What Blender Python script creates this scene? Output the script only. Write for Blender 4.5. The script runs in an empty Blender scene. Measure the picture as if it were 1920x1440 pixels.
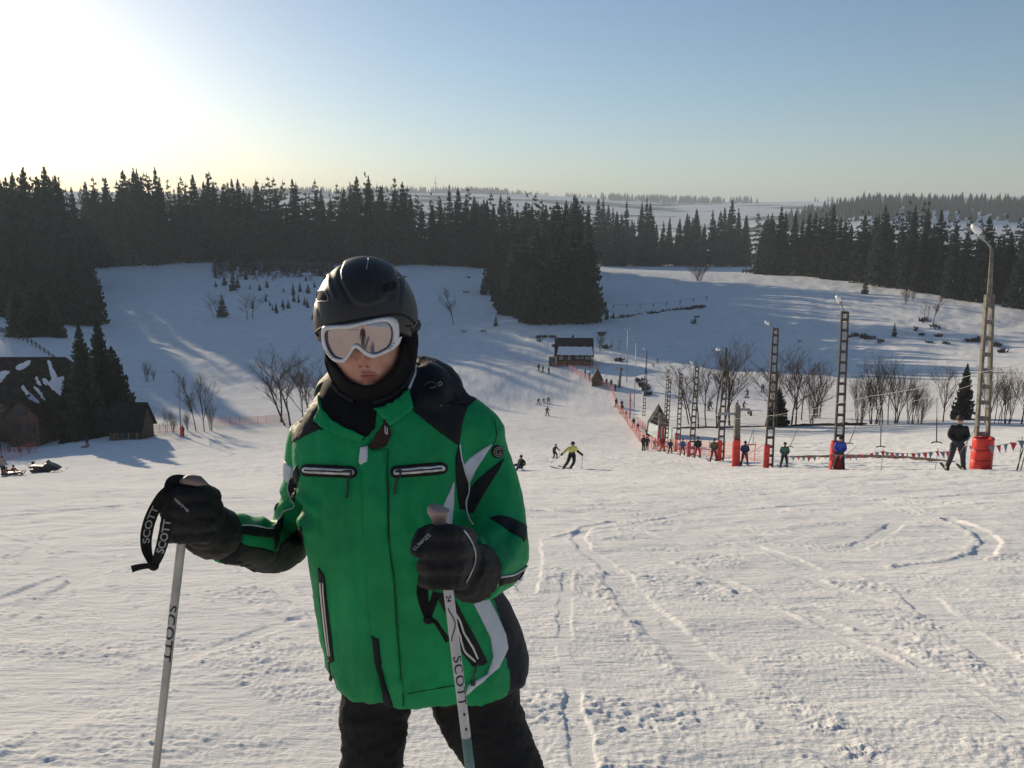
import bpy, bmesh, math, random
import numpy as np
from mathutils import Vector, Matrix
from mathutils.bvhtree import BVHTree
from mathutils.geometry import delaunay_2d_cdt

random.seed(7)
rng = np.random.default_rng(7)
scene = bpy.context.scene
COL = scene.collection
R = math.radians

# ------------------------------------------------------------------ camera
PITCH = R(10.96)
FPX = 1600.0                       # focal length in photo pixels (1920 wide)
cam_d = bpy.data.cameras.new('camera')
cam_d.sensor_width = 36.0
cam_d.lens = FPX / 1920 * 36.0
cam_d.clip_start = 0.05
cam_d.clip_end = 30000
cam = bpy.data.objects.new('camera', cam_d)
COL.objects.link(cam)
cam.location = (0, 0, 0)
cam.rotation_euler = (R(90) - PITCH, 0, 0)
scene.camera = cam

# ------------------------------------------------------------------ light
SUN_AZ, SUN_EL = R(33.0), R(10.6)            # to the left of the view, low
sun_dir = Vector((-math.sin(SUN_AZ) * math.cos(SUN_EL), math.cos(SUN_AZ) * math.cos(SUN_EL), math.sin(SUN_EL)))
world = bpy.data.worlds.new('World')
scene.world = world
world.use_nodes = True
wn = world.node_tree
wn.nodes.clear()
w_out = wn.nodes.new('ShaderNodeOutputWorld')
w_bg = wn.nodes.new('ShaderNodeBackground')
w_sky = wn.nodes.new('ShaderNodeTexSky')
w_sky.sky_type = 'NISHITA'
w_sky.sun_disc = False
w_sky.sun_elevation = SUN_EL
w_sky.sun_rotation = -SUN_AZ
w_sky.altitude = 900
w_sky.air_density = 1.0
w_sky.dust_density = 0.72
w_sky.ozone_density = 2.8
w_bg.inputs['Strength'].default_value = 0.076
w_wb = wn.nodes.new('ShaderNodeMixRGB'); w_wb.blend_type = 'MULTIPLY'; w_wb.inputs[0].default_value = 1.0      # the camera's cool white balance
w_wb.inputs[2].default_value = (1.0, 0.955, 0.93, 1)
wn.links.new(w_sky.outputs['Color'], w_wb.inputs[1])
wn.links.new(w_wb.outputs[0], w_bg.inputs['Color'])
wn.links.new(w_bg.outputs['Background'], w_out.inputs['Surface'])

sun_l = bpy.data.lights.new('sun', 'SUN')
sun_l.energy = 3.8
sun_l.angle = R(0.5)
sun_l.color = (1.0, 0.825, 0.585)
sun = bpy.data.objects.new('sun', sun_l)
COL.objects.link(sun)
sun.rotation_euler = (-sun_dir).to_track_quat('-Z', 'Y').to_euler()

scene.view_settings.view_transform = 'Standard'
scene.view_settings.look = 'None'
scene.view_settings.gamma = 1.0
scene.view_settings.use_curve_mapping = False
scene.view_settings.exposure = 0.76
scene.cycles.max_bounces = 6
scene.cycles.volume_bounces = 0
scene.cycles.caustics_reflective = False
scene.cycles.caustics_refractive = False

# ------------------------------------------------------------------ helpers
CF = np.array([0, math.cos(PITCH), -math.sin(PITCH)])
CU = np.array([0, math.sin(PITCH), math.cos(PITCH)])

def ray(px, py):
    d = CF + np.array([1.0, 0, 0]) * ((px - 960) / FPX) - CU * ((py - 720) / FPX)
    return d

def W(px, py, Y):
    """world point seen at photo pixel (px, py) when it lies Y metres ahead"""
    d = ray(px, py)
    return d * (Y / d[1])

def proj(P):
    P = np.asarray(P, float)
    zc = P @ CF
    return 960 + FPX * P[..., 0] / zc, 720 - FPX * (P @ CU) / zc

def hash2(ix, iy, seed):
    h = (ix.astype(np.int64) * 374761393 + iy.astype(np.int64) * 668265263 + seed * 1442695041) & 0xFFFFFFFF
    h = ((h ^ (h >> 13)) * 1274126177) & 0xFFFFFFFF
    return ((h ^ (h >> 16)) & 0xFFFF) / 65535.0

def vnoise(x, y, seed=0):
    """smooth gradient noise, about -1..1"""
    xi, yi = np.floor(x), np.floor(y)
    fx, fy = x - xi, y - yi
    u, v = fx * fx * fx * (fx * (fx * 6 - 15) + 10), fy * fy * fy * (fy * (fy * 6 - 15) + 10)
    def g(dx, dy):
        a = hash2(xi + dx, yi + dy, seed) * 2 * np.pi
        return np.cos(a) * (fx - dx) + np.sin(a) * (fy - dy)
    a = g(0, 0) * (1 - u) + g(1, 0) * u
    b = g(0, 1) * (1 - u) + g(1, 1) * u
    return (a * (1 - v) + b * v) * 1.5

def fbm(x, y, oct=4, seed=0, gain=0.5):
    s, a, t = 0, 1.0, 0
    for k in range(oct):
        s = s + a * vnoise(x * 2 ** k, y * 2 ** k, seed + k * 17)
        t += a
        a *= gain
    return s / t

def sstep(a, b, x):
    t = np.clip((x - a) / (b - a), 0, 1)
    return t * t * (3 - 2 * t)

def tag(o, label=None, cat=None, group=None, kind=None):
    if label: o['label'] = label
    if cat: o['category'] = cat
    if group: o['group'] = group
    if kind: o['kind'] = kind
    return o

def empty(name, loc=(0, 0, 0), rot=(0, 0, 0), parent=None):
    o = bpy.data.objects.new(name, None)
    o.empty_display_size = 0.2
    COL.objects.link(o)
    o.location = loc
    o.rotation_euler = rot
    if parent: o.parent = parent
    return o

def make_mesh(name, verts, faces, mats=(), smooth=True, mi=None):
    me = bpy.data.meshes.new(name)
    if isinstance(faces, np.ndarray):
        verts = np.asarray(verts, np.float32)
        n, k = faces.shape
        me.vertices.add(len(verts)); me.vertices.foreach_set('co', verts.ravel())
        me.loops.add(n * k); me.loops.foreach_set('vertex_index', faces.astype(np.int32).ravel())
        me.polygons.add(n)
        me.polygons.foreach_set('loop_start', np.arange(0, n * k, k, dtype=np.int32))
        me.update(calc_edges=True)
    else:
        me.from_pydata([tuple(v) for v in verts], [], faces)
        me.update()
    for m in (mats if isinstance(mats, (list, tuple)) else [mats]):
        me.materials.append(m)
    if mi is not None:
        me.polygons.foreach_set('material_index', np.asarray(mi, np.int32))
    if smooth:
        me.polygons.foreach_set('use_smooth', np.ones(len(me.polygons), bool))
    me.validate()
    return me

def obj(name, me, parent=None, loc=None, rot=None):
    o = bpy.data.objects.new(name, me)
    COL.objects.link(o)
    if parent: o.parent = parent
    if loc is not None: o.location = loc
    if rot is not None: o.rotation_euler = rot
    return o

class MB:
    """collects shapes into one mesh"""
    def __init__(self): self.v, self.f, self.m = [], [], []
    def add(self, v, f, m=0):
        b = len(self.v)
        self.v += [tuple(float(c) for c in p) for p in v]
        self.f += [tuple(i + b for i in q) for q in f]
        self.m += [m] * len(f)
    def box(self, c, s, rz=0.0, m=0, top=1.0):
        x, y, z = s[0] / 2, s[1] / 2, s[2] / 2
        pts = [(-x, -y, -z), (x, -y, -z), (x, y, -z), (-x, y, -z), (-x * top, -y * top, z), (x * top, -y * top, z), (x * top, y * top, z), (-x * top, y * top, z)]
        ca, sa = math.cos(rz), math.sin(rz)
        self.add([(c[0] + p[0] * ca - p[1] * sa, c[1] + p[0] * sa + p[1] * ca, c[2] + p[2]) for p in pts],
                 [(3, 2, 1, 0), (4, 5, 6, 7), (0, 1, 5, 4), (1, 2, 6, 5), (2, 3, 7, 6), (3, 0, 4, 7)], m)
    def tube(self, pts, rad, n=8, m=0, cap=True, flat=1.0, up=None):
        pts = [np.asarray(p, float) for p in pts]
        k = len(pts)
        rad = [rad] * k if np.isscalar(rad) else list(rad)
        ref = np.array([0.0, 0, 1]) if up is None else np.asarray(up, float)
        rings, prev = [], None
        for i in range(k):
            t = pts[min(i + 1, k - 1)] - pts[max(i - 1, 0)]
            t = t / (np.linalg.norm(t) + 1e-12)
            a = np.cross(t, ref) if prev is None else prev - t * (prev @ t)
            if np.linalg.norm(a) < 1e-5: a = np.cross(t, [1.0, 0.3, 0])
            a /= np.linalg.norm(a); prev = a
            b = np.cross(a, t)
            rings.append([pts[i] + rad[i] * (math.cos(2 * math.pi * j / n) * a + flat * math.sin(2 * math.pi * j / n) * b) for j in range(n)])
        v = [p for r_ in rings for p in r_]
        f = [(i * n + j, i * n + (j + 1) % n, (i + 1) * n + (j + 1) % n, (i + 1) * n + j) for i in range(k - 1) for j in range(n)]
        if cap:
            f.append(tuple(range(n - 1, -1, -1))); f.append(tuple((k - 1) * n + j for j in range(n)))
        self.add(v, f, m)
    def quad(self, a, b, c, d, m=0): self.add([a, b, c, d], [(0, 1, 2, 3)], m)
    def slab(self, poly, thick, m=0):
        """polygon in 3-D given a thickness vector"""
        n = len(poly); t = np.asarray(thick, float)
        v = [np.asarray(p, float) for p in poly] + [np.asarray(p, float) + t for p in poly]
        f = [tuple(range(n)), tuple(range(2 * n - 1, n - 1, -1))] + [(i, i + n, (i + 1) % n + n, (i + 1) % n) for i in range(n)]
        self.add(v, f, m)
    def ball(self, c, r, n=10, m=0):
        r = (r, r, r) if np.isscalar(r) else r
        v, f = [], []
        k = max(4, n // 2)
        for i in range(k + 1):
            th = math.pi * i / k
            for j in range(n):
                ph = 2 * math.pi * j / n
                v.append((c[0] + r[0] * math.sin(th) * math.cos(ph), c[1] + r[1] * math.sin(th) * math.sin(ph), c[2] + r[2] * math.cos(th)))
        for i in range(k):
            for j in range(n):
                f.append((i * n + j, (i + 1) * n + j, (i + 1) * n + (j + 1) % n, i * n + (j + 1) % n))
        self.add(v, f, m)
    def mesh(self, name, mats, smooth=False): return make_mesh(name, self.v, self.f, mats, smooth, self.m)
    def build(self, name, mats, parent=None, smooth=False, loc=None, rot=None):
        return obj(name, self.mesh(name, mats, smooth), parent, loc, rot)

# ------------------------------------------------------------------ materials
def mat(name, color, rough=0.7, metal=0.0, noise=None, bump=None, spec=None):
    """noise = (scale, amount, second colour or None), bump = (scale, strength, distance)"""
    m = bpy.data.materials.new(name)
    m.use_nodes = True
    nt = m.node_tree
    b = nt.nodes['Principled BSDF']
    b.inputs['Base Color'].default_value = (*color, 1)
    b.inputs['Roughness'].default_value = rough
    b.inputs['Metallic'].default_value = metal
    if spec is not None: b.inputs['Specular IOR Level'].default_value = spec
    tc = nt.nodes.new('ShaderNodeTexCoord')
    if noise:
        n = nt.nodes.new('ShaderNodeTexNoise')
        n.inputs['Scale'].default_value = noise[0]; n.inputs['Detail'].default_value = 5
        nt.links.new(tc.outputs['Object'], n.inputs['Vector'])
        rp = nt.nodes.new('ShaderNodeValToRGB')
        c2 = noise[2] if len(noise) > 2 and noise[2] else tuple(c * (1 - noise[1]) for c in color)
        c1 = tuple(min(1, c * (1 + noise[1] * 0.6)) for c in color)
        rp.color_ramp.elements[0].color = (*c2, 1); rp.color_ramp.elements[0].position = 0.35
        rp.color_ramp.elements[1].color = (*c1, 1); rp.color_ramp.elements[1].position = 0.68
        nt.links.new(n.outputs['Fac'], rp.inputs['Fac'])
        nt.links.new(rp.outputs['Color'], b.inputs['Base Color'])
    if bump:
        n2 = nt.nodes.new('ShaderNodeTexNoise')
        n2.inputs['Scale'].default_value = bump[0]; n2.inputs['Detail'].default_value = 4
        nt.links.new(tc.outputs['Object'], n2.inputs['Vector'])
        bp = nt.nodes.new('ShaderNodeBump')
        bp.inputs['Strength'].default_value = bump[1]; bp.inputs['Distance'].default_value = bump[2]
        nt.links.new(n2.outputs['Fac'], bp.inputs['Height'])
        nt.links.new(bp.outputs['Normal'], b.inputs['Normal'])
    return m

def smooth_loop(pts, n=4):
    """closed Catmull-Rom through the pixel points"""
    out, k = [], len(pts)
    for i in range(k):
        p0, p1, p2, p3 = (np.array(pts[(i + j - 1) % k], float) for j in range(4))
        for s in range(n):
            t = s / n
            out.append(tuple(.5 * (2 * p1 + (p2 - p0) * t + (2 * p0 - 5 * p1 + 4 * p2 - p3) * t * t + (3 * p1 - p0 - 3 * p2 + p3) * t ** 3)))
    return out
def smooth_line(pts, n=5):
    out, k = [], len(pts)
    for i in range(k - 1):
        p0, p1, p2, p3 = (np.array(pts[min(max(i + j - 1, 0), k - 1)], float) for j in range(4))
        for s in range(n):
            t = s / n
            out.append(.5 * (2 * p1 + (p2 - p0) * t + (2 * p0 - 5 * p1 + 4 * p2 - p3) * t * t + (3 * p1 - p0 - 3 * p2 + p3) * t ** 3))
    out.append(np.array(pts[-1], float))
    return out
def voxel_union(mb, voxel, smooth=4, factor=.5):
    me = mb.mesh('temp', [], True)
    o = obj('temp', me)
    m = o.modifiers.new('r', 'REMESH'); m.mode = 'VOXEL'; m.voxel_size = voxel; m.use_smooth_shade = True
    if smooth:
        s = o.modifiers.new('s', 'SMOOTH'); s.iterations = smooth; s.factor = factor
    dg = bpy.context.evaluated_depsgraph_get(); dg.update()
    out = bpy.data.meshes.new_from_object(o.evaluated_get(dg))
    bpy.data.objects.remove(o); bpy.data.meshes.remove(me)
    n = len(out.vertices)
    v = np.empty(n * 3, np.float32); out.vertices.foreach_get('co', v)
    return out, v.reshape(-1, 3).astype(float)
def normals(me):
    v = np.empty(len(me.vertices) * 3, np.float32); me.vertices.foreach_get('normal', v)
    return v.reshape(-1, 3).astype(float)
def set_co(me, co):
    me.vertices.foreach_set('co', np.asarray(co, np.float32).ravel()); me.update()
# ------------------------------------------------------------------ terrain
GS = 0.245                                        # slope of the piste by the camera
CAMH = 1.48
ctrl = []                                         # control points of the ground
for x in (-40, -22, -8, 0, 8, 22, 40):
    for y in (-120, -40, 0, 5, 14):
        ctrl.append((x, y, -CAMH - GS * y))
for px, py, D in (
    # crest on the right, the tow track and the piste
    (1790, 881, 27), (1572, 881, 43), (1469, 878, 51), (1395, 873, 58), (1337, 866, 62), (1307, 859, 72), (1214, 826, 109),
    (1026, 781, 145), (1015, 756, 165), (1012, 697, 188), (1075, 684, 196), (1070, 879, 51), (880, 700, 190), (1170, 775, 148),
    (920, 800, 128), (760, 860, 70), (640, 800, 124),
    (1950, 882, 26), (1700, 885, 32), (960, 905, 36), (960, 892, 42), (620, 895, 52), (300, 905, 55), (60, 910, 50), (-150, 915, 45),
    # left: snowmobile, lamp, shed, house, spruces
    (85, 886, 75), (340, 818, 111), (235, 829, 103), (60, 845, 112), (-80, 850, 105), (165, 822, 112), (450, 800, 122), (560, 800, 124),
    (30, 872, 88), (330, 790, 124), (540, 760, 150), (480, 770, 140),
    (250, 740, 150), (400, 700, 185), (100, 700, 160), (-100, 690, 160), (560, 720, 190), (700, 690, 200), (250, 640, 230), (450, 590, 270),
    (100, 640, 180), (-60, 600, 215), (200, 560, 305), (300, 510, 385), (420, 490, 410), (600, 495, 410), (760, 496, 410), (880, 500, 405),
    (850, 600, 285), (800, 540, 345), (920, 560, 320), (640, 560, 330), (100, 545, 340), (-200, 540, 340), (-100, 480, 420), (700, 640, 245), (900, 660, 218),
    # middle clump, hut slope and the hill on the right
    (1050, 614, 243), (1110, 612, 243), (960, 606, 255), (1100, 505, 520), (1010, 500, 450),
    (1150, 655, 215), (1300, 688, 192), (1200, 690, 185), (1260, 735, 158), (1400, 750, 150), (1300, 780, 132), (1400, 690, 200),
    (1380, 640, 232), (1280, 580, 290), (1150, 560, 330), (1400, 560, 300), (1400, 508, 480), (1250, 497, 560), (1150, 492, 590), (1550, 520, 375),
    (1650, 545, 310), (1800, 566, 270), (1920, 583, 248), (2100, 610, 220), (1550, 590, 255), (1650, 640, 205), (1800, 650, 190), (1920, 680, 160), (1920, 730, 130),
    (1560, 690, 178), (1700, 720, 150), (2080, 700, 130), (2200, 800, 80),
    # ravine and its flat floor
    (1350, 797, 122), (1250, 800, 124), (1480, 797, 118), (1640, 795, 112), (1800, 797, 100), (1920, 800, 95), (1500, 830, 88), (1650, 835, 76),
    (1800, 838, 64), (1900, 842, 56), (1380, 838, 92), (2060, 850, 50),
):
    p = W(px, py, D)
    ctrl.append(tuple(p))
for p in ((-420, 60, -28), (-420, 200, -34), (-420, 420, -16), (-300, 0, -6), (330, 40, -20), (360, 160, -24), (380, 320, -22), (380, 480, -26), (0, 640, -30), (-250, 620, -20), (250, 640, -34),
          (-420, -120, 25), (330, -120, 25), (-150, 0, -2.5), (130, 0, -4), (-150, -120, 27), (130, -120, 27), (-150, 60, -19), (130, 50, -17)):
    ctrl.append(p)
ctrl = np.array(ctrl, float)
_S = 100.0
def _tps_phi(r2): return np.where(r2 > 1e-12, r2 * np.log(r2 + 1e-12), 0) * 0.5
def _tps_fit(P, lam):
    n = len(P); X = P[:, :2] / _S
    d2 = ((X[:, None] - X[None]) ** 2).sum(-1)
    A = np.zeros((n + 3, n + 3))
    A[:n, :n] = _tps_phi(d2) + lam * np.eye(n)
    A[:n, n] = 1; A[:n, n + 1:] = X; A[n, :n] = 1; A[n + 1:, :n] = X.T
    b = np.zeros(n + 3); b[:n] = P[:, 2]
    return np.linalg.solve(A, b)
_tw = _tps_fit(ctrl, 0.0006)
def _tps(x, y):
    if np.size(x) < 64:
        X = np.asarray(x, float).ravel()[:, None] / _S - ctrl[None, :, 0] / _S; Y = np.asarray(y, float).ravel()[:, None] / _S - ctrl[None, :, 1] / _S
        return _tw[-3] + _tw[-2] * np.asarray(x, float) / _S + _tw[-1] * np.asarray(y, float) / _S + (_tps_phi(X * X + Y * Y) @ _tw[:len(ctrl)]).reshape(np.shape(x))
    x, y = np.asarray(x, float) / _S, np.asarray(y, float) / _S
    out = np.full(x.shape, _tw[-3]) + _tw[-2] * x + _tw[-1] * y
    for i in range(len(ctrl)):
        dx, dy = x - ctrl[i, 0] / _S, y - ctrl[i, 1] / _S
        out += _tw[i] * _tps_phi(dx * dx + dy * dy)
    return out

def far_height(x, y):
    """rolling hills a few kilometres off"""
    r = np.hypot(x, y)
    az = np.degrees(np.arctan2(x, y))
    ridge = np.interp(az, [-60, -20, -9, -2, 4, 11, 17, 23, 31, 45, 70], [95, 92, 104, 100, 84, 66, 62, 58, 52, 45, 30])
    z = -34 + (ridge + 34) * sstep(1300, 3600, r) + 10 * fbm(x / 900, y / 900, 4, 5) * sstep(700, 1500, r)
    mid = np.interp(az, [-60, 8, 14, 18, 22, 32, 60], [0, 0, 8, 16, 29, 26, 20])     # nearer wooded rise on the right
    z += mid * np.exp(-((r - 1500) / 330) ** 2) * 1.9
    z -= 40 * sstep(3800, 9000, r)
    return z

def height(x, y):
    x, y = np.asarray(x, float), np.asarray(y, float)
    r = np.hypot(x, y)
    lim = 640.0
    k = np.where(r > lim, lim / np.maximum(r, 1e-6), 1.0)
    near = _tps(x * k, y * k)
    behind = sstep(120, 60, -y) if False else 1.0
    t = sstep(520, 1000, r) * np.ones_like(near)
    back = (y < 0)
    z = near * (1 - t) + np.where(back, near, far_height(x, y)) * t
    return z
def gz(x, y): return float(height(np.array([x]), np.array([y]))[0])
def on_ground(px, D):
    """ground point D metres ahead on the pixel column px"""
    x = (px - 960) / FPX * D
    for _ in range(3):
        z = gz(x, D)
        x = (px - 960) / FPX * float(np.array([x, D, z]) @ CF)
    return np.array([x, D, gz(x, D)])

def hit(px, py, Dmin=60):
    """distance at which the sight line through a photo pixel meets the ground"""
    d = ray(px, py); D = np.arange(Dmin, 560, .5)
    t = D / d[1]; g = height(d[0] * t, D) - d[2] * t
    i = np.argmax(g > 0)
    return float(D[i]) if (g > 0).any() else 300.0

# snow relief close to the camera: worn piste, crumbs, carved ski tracks
def seg_dist(x, y, pl):
    """distance to a polyline and signed side"""
    best = np.full(x.shape, 1e9); side = np.zeros(x.shape)
    for (ax, ay), (bx, by) in zip(pl[:-1], pl[1:]):
        dx, dy = bx - ax, by - ay
        L2 = dx * dx + dy * dy + 1e-9
        t = np.clip(((x - ax) * dx + (y - ay) * dy) / L2, 0, 1)
        d = np.hypot(x - ax - t * dx, y - ay - t * dy)
        s = np.sign((x - ax) * dy - (y - ay) * dx)
        m = d < best
        best[m] = d[m]; side[m] = s[m]
    return best, side

def plane_pt(px, py):
    d = ray(px, py)                                # on the near slope plane
    t = CAMH / (-d[2] - GS * d[1])
    return (d[0] * t, d[1] * t)

TRACKS = [
    ([(1920, 1330), (1700, 1230), (1500, 1150), (1330, 1085), (1200, 1040)], .07, .02, .02), ([(1920, 1352), (1690, 1246), (1490, 1164), (1320, 1098)], .07, .02, .015),
    ([(1000, 950), (1200, 1000), (1420, 1060), (1650, 1130), (1920, 1200)], .08, .018, .012), ([(1920, 925), (1600, 940), (1300, 965), (1050, 1010)], .12, .02, .02),
     ([(600, 1200), (420, 1130), (250, 1075), (80, 1030), (-40, 1005)], .09, .018, .012),
    ([(560, 980), (400, 1010), (200, 1060), (0, 1130)], .10, .018, .014), ([(1100, 1440), (1070, 1300), (1055, 1180), (1065, 1080)], .06, .008, .012), ([(0, 1440), (150, 1330), (330, 1240), (560, 1165)], .08, .018, .014),   # pixel polylines on the near slope, width (m), depth (m), lip (m)
    ([(1150, 980), (1100, 990), (1085, 1010), (1095, 1032), (1130, 1052), (1155, 1080)], .10, .035, .03),
    ([(1155, 1080), (1180, 1120), (1240, 1180), (1330, 1255), (1420, 1310), (1560, 1400), (1640, 1460)], .16, .03, .05),
    ([(1780, 975), (1835, 995), (1858, 1015), (1845, 1040), (1790, 1055), (1700, 1066)], .13, .04, .045),
    ([(1360, 1005), (1450, 1040), (1540, 1072), (1600, 1086)], .10, .035, .02),
    ([(1400, 1115), (1500, 1135), (1600, 1168), (1680, 1195)], .12, .03, .035),
    ([(1600, 1030), (1640, 1010), (1680, 985)], .12, .03, .01),
    
    
    ([(1000, 1010), (1002, 1060), (985, 1110)], .10, .03, .02),
    ([(50, 1075), (60, 1040), (110, 1000), (190, 985), (280, 975)], .12, .02, .008),
    ([(130, 1040), (140, 1065), (160, 1090), (200, 1130), (260, 1180), (330, 1250), (440, 1310), (520, 1345), (640, 1400)], .14, .025, .02),
    ([(40, 1160), (90, 1135), (150, 1090), (230, 1060)], .08, .02, .01),
    ([(0, 1245), (120, 1270), (260, 1285), (420, 1330), (560, 1350)], .26, .018, .006),
    ([(0, 1335), (140, 1370), (260, 1400), (420, 1440)], .28, .018, .006),
    ([(430, 1050), (500, 1090), (560, 1125), (610, 1160)], .10, .025, .015),
    ([(330, 1080), (400, 1110), (460, 1145)], .12, .015, .006),
    ([(700, 900), (500, 897), (300, 893), (100, 899)], .20, .02, .04),
    ([(0, 975), (120, 960), (330, 935), (560, 925)], .16, .03, .015),
    ([(1020, 920), (1250, 925), (1500, 920), (1800, 945)], .2, .02, .03),
    ([(1300, 930), (1500, 960), (1700, 975), (1920, 1010)], .14, .02, .015),
    ([(1700, 1100), (1790, 1180), (1920, 1260)], .16, .02, .01),
    ([(1920, 1120), (1750, 1080), (1620, 1075)], .08, .02, .012),
    ([(660, 1440), (560, 1400), (420, 1360), (330, 1345)], .10, .018, .01),
    
]
PILES = [   # heaps of crumbled snow: pixel, radius (m), height
    (1190, 940, .55, .10), (1290, 958, .5, .06), (1470, 1000, .5, .06), (1220, 1085, .32, .09), (1300, 1090, .40, .09), (1350, 1115, .35, .08), (1230, 1070, .3, .06),
    (1160, 1010, .35, .06), (1600, 985, .3, .05), (1690, 1160, .30, .05), (1700, 1190, .28, .05), (1050, 1170, .25, .05), (1090, 1180, .25, .045), (1210, 1225, .16, .06), (1270, 1300, .16, .05),
    (1450, 1300, .14, .05), (1500, 1330, .16, .06), (1550, 1360, .16, .06), (1610, 1410, .13, .07), (1545, 1362, .09, .07), (1470, 1320, .2, .04), (1560, 1345, .2, .05), (1620, 1400, .10, .06), (1850, 1395, .2, .05),
    (260, 1200, .3, .04), (440, 1230, .3, .05), (520, 1250, .3, .05), (270, 1220, .2, .04), (430, 1060, .3, .05), (580, 1130, .25, .04), (570, 1305, .25, .04), (300, 1395, .25, .04), (1030, 1340, .12, .04), (1080, 1360, .15, .03),
    (1870, 1110, .4, .04), (1800, 945, .6, .06), (1380, 905, .9, .06), (1100, 915, .9, .05), (1640, 905, .5, .07), (1050, 935, .6, .05), (1130, 945, .4, .06), (140, 905, .8, .04), (350, 935, .6, .05), (130, 925, .8, .05),
]
def relief(x, y):
    r = np.hypot(x, y)
    f = sstep(150, 60, r) * (1 + np.clip(r - 8, 0, 60) / 22)
    z = np.zeros_like(x)
    m = (r < 150) & (y > -6)
    xx, yy, rr = x[m], y[m], r[m]
    near = sstep(60, 8, rr)
    # worn surface: gentle undulation, wind- and ski-scraped streaks lying across the fall line
    wob = fbm(xx * .35, yy * .35, 2, 41)
    h = .035 * fbm(xx * .55, yy * .9, 3, 1) + .013 * fbm(xx * 2.2 + wob, yy * 3.4 + wob * 2, 4, 3)
    rough = sstep(-.10, .32, fbm(xx * .45, yy * .55, 3, 9))
    patchy = sstep(-.05, .35, fbm(xx * 1.1 + 3, yy * 1.6, 3, 23))
    wob2 = fbm(xx * 1.3 + 7, yy * 1.3, 3, 43)
    st = fbm(xx * 10 + wob2 * 6, yy * 20 + wob2 * 11 + xx * 3.0 * wob, 2, 21)
    h += (.002 + .011 * rough * patchy) * np.maximum(st, -.2)
    st2 = fbm(xx * 3.0 + yy * 1.6, yy * 13 - xx * 1.5, 3, 27)
    h += .004 * sstep(.0, .4, fbm(xx * .7 + 9, yy * .8, 2, 29)) * np.maximum(st2, -.15)
    # crumbled clods, patchy
    cl = sstep(.02, .42, fbm(xx * .8, yy * 1.1, 3, 31))
    b = np.abs(fbm(xx * 7, yy * 10, 3, 33))
    h += cl * .018 * np.maximum(.30 - b, 0) * 2.2
    b2 = fbm(xx * 15, yy * 15, 2, 36)
    h += (.15 + .85 * cl) * .013 * np.maximum(b2 - .05, 0) * sstep(40, 8, rr)
    b3_ = vnoise(xx * 24, yy * 21, 38)
    h += .018 * np.maximum(b3_ - .36, 0) * sstep(22, 7, rr) * (.35 + .65 * np.maximum(cl, rough * patchy))
    h += .0060 * vnoise(xx * 38, yy * 30, 77) * sstep(13, 5, rr) * (.45 + .55 * rough)
    for pl, w, dp, lip in TRACKS:
        P = [plane_pt(*q) for q in pl]
        xs, ys = [q[0] for q in P], [q[1] for q in P]
        k = (xx > min(xs) - 1) & (xx < max(xs) + 1) & (yy > min(ys) - 1) & (yy < max(ys) + 1)
        if not k.any(): continue
        d, s = seg_dist(xx[k] + .05 * fbm(xx[k] * 2, yy[k] * 2, 2, 55), yy[k], P)
        cut = sstep(w, w * .72, d)
        mod = .45 + .55 * sstep(-.35, .3, vnoise(xx[k] * 1.3, yy[k] * 1.3, 61))
        crumb = np.maximum(.35 + fbm(xx[k] * 11, yy[k] * 11, 3, 57), 0)
        ed = np.exp(-((d - w * 1.25) / (w * .42)) ** 2) * np.where(s > 0, 1, .45)
        h[k] = h[k] * (1 - .75 * cut * mod) - dp * .42 * cut * mod + lip * .42 * ed * crumb
    for px, py, rad, hh in PILES:
        cx, cy = plane_pt(px, py)
        k = (np.abs(xx - cx) < rad * 3) & (np.abs(yy - cy) < rad * 3)
        if not k.any(): continue
        d = np.hypot(xx[k] - cx, (yy[k] - cy) * 1.2)
        q = fbm(xx[k] / rad * 2.6 + px, yy[k] / rad * 3.4, 4, 71, .66)
        h[k] += hh * .36 * np.exp(-(d / rad) ** 2) * np.maximum(q + .22, 0)
    z[m] = h * f[m]
    # broad unevenness further off, ruts on the run-out
    m2 = (r >= 25) & (r < 520)
    x2, y2 = x[m2], y[m2]
    g = sstep(25, 90, r[m2]) * sstep(520, 300, r[m2])
    z[m2] += g * (.10 * fbm(x2 * .12, y2 * .12, 3, 13) + .05 * fbm(x2 * .5, y2 * .35, 2, 15))
    off = sstep(150, 200, y2) * g
    z[m2] += off * (.75 * fbm(x2 * .09, y2 * .05, 3, 19) + .16 * fbm(x2 * .33, y2 * .2, 3, 63) + .10 * sstep(-.1, .3, fbm(x2 * .03, y2 * .02, 2, 64)) * fbm((x2 * .9 + y2 * .45) * .9, (y2 * .9 - x2 * .45) * .05, 3, 65))
    return z

az_f = np.radians(np.arange(-35.0, 35.01, .090))
az_c = np.radians(np.concatenate([np.arange(38, 180, 4.0), np.arange(180, 322.1, 4.0)]))
azs = np.concatenate([az_f, az_c]); NA = len(azs)
rs = [1.0]
while rs[-1] < 9500:
    r_ = rs[-1]
    rs.append(r_ * (1 + (.012 if r_ < 2.6 else .0043 if r_ < 30 else .0085 if r_ < 90 else .013 if r_ < 700 else .035)))
rs = np.array(rs); NR = len(rs)
AA, RR = np.meshgrid(azs, rs)
gx, gy = (RR * np.sin(AA)).ravel(), (RR * np.cos(AA)).ravel()
gzv = height(gx, gy) + relief(gx, gy)
gverts = np.stack([gx, gy, gzv], 1)
ii, jj = np.meshgrid(np.arange(NR - 1), np.arange(NA), indexing='ij')
j2 = (jj + 1) % NA
gfaces = np.stack([ii * NA + jj, ii * NA + j2, (ii + 1) * NA + j2, (ii + 1) * NA + jj], -1).reshape(-1, 4)[:, ::-1]
ctr = len(gverts)
gverts = np.vstack([gverts, [[0, 0, -CAMH]]])

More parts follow.
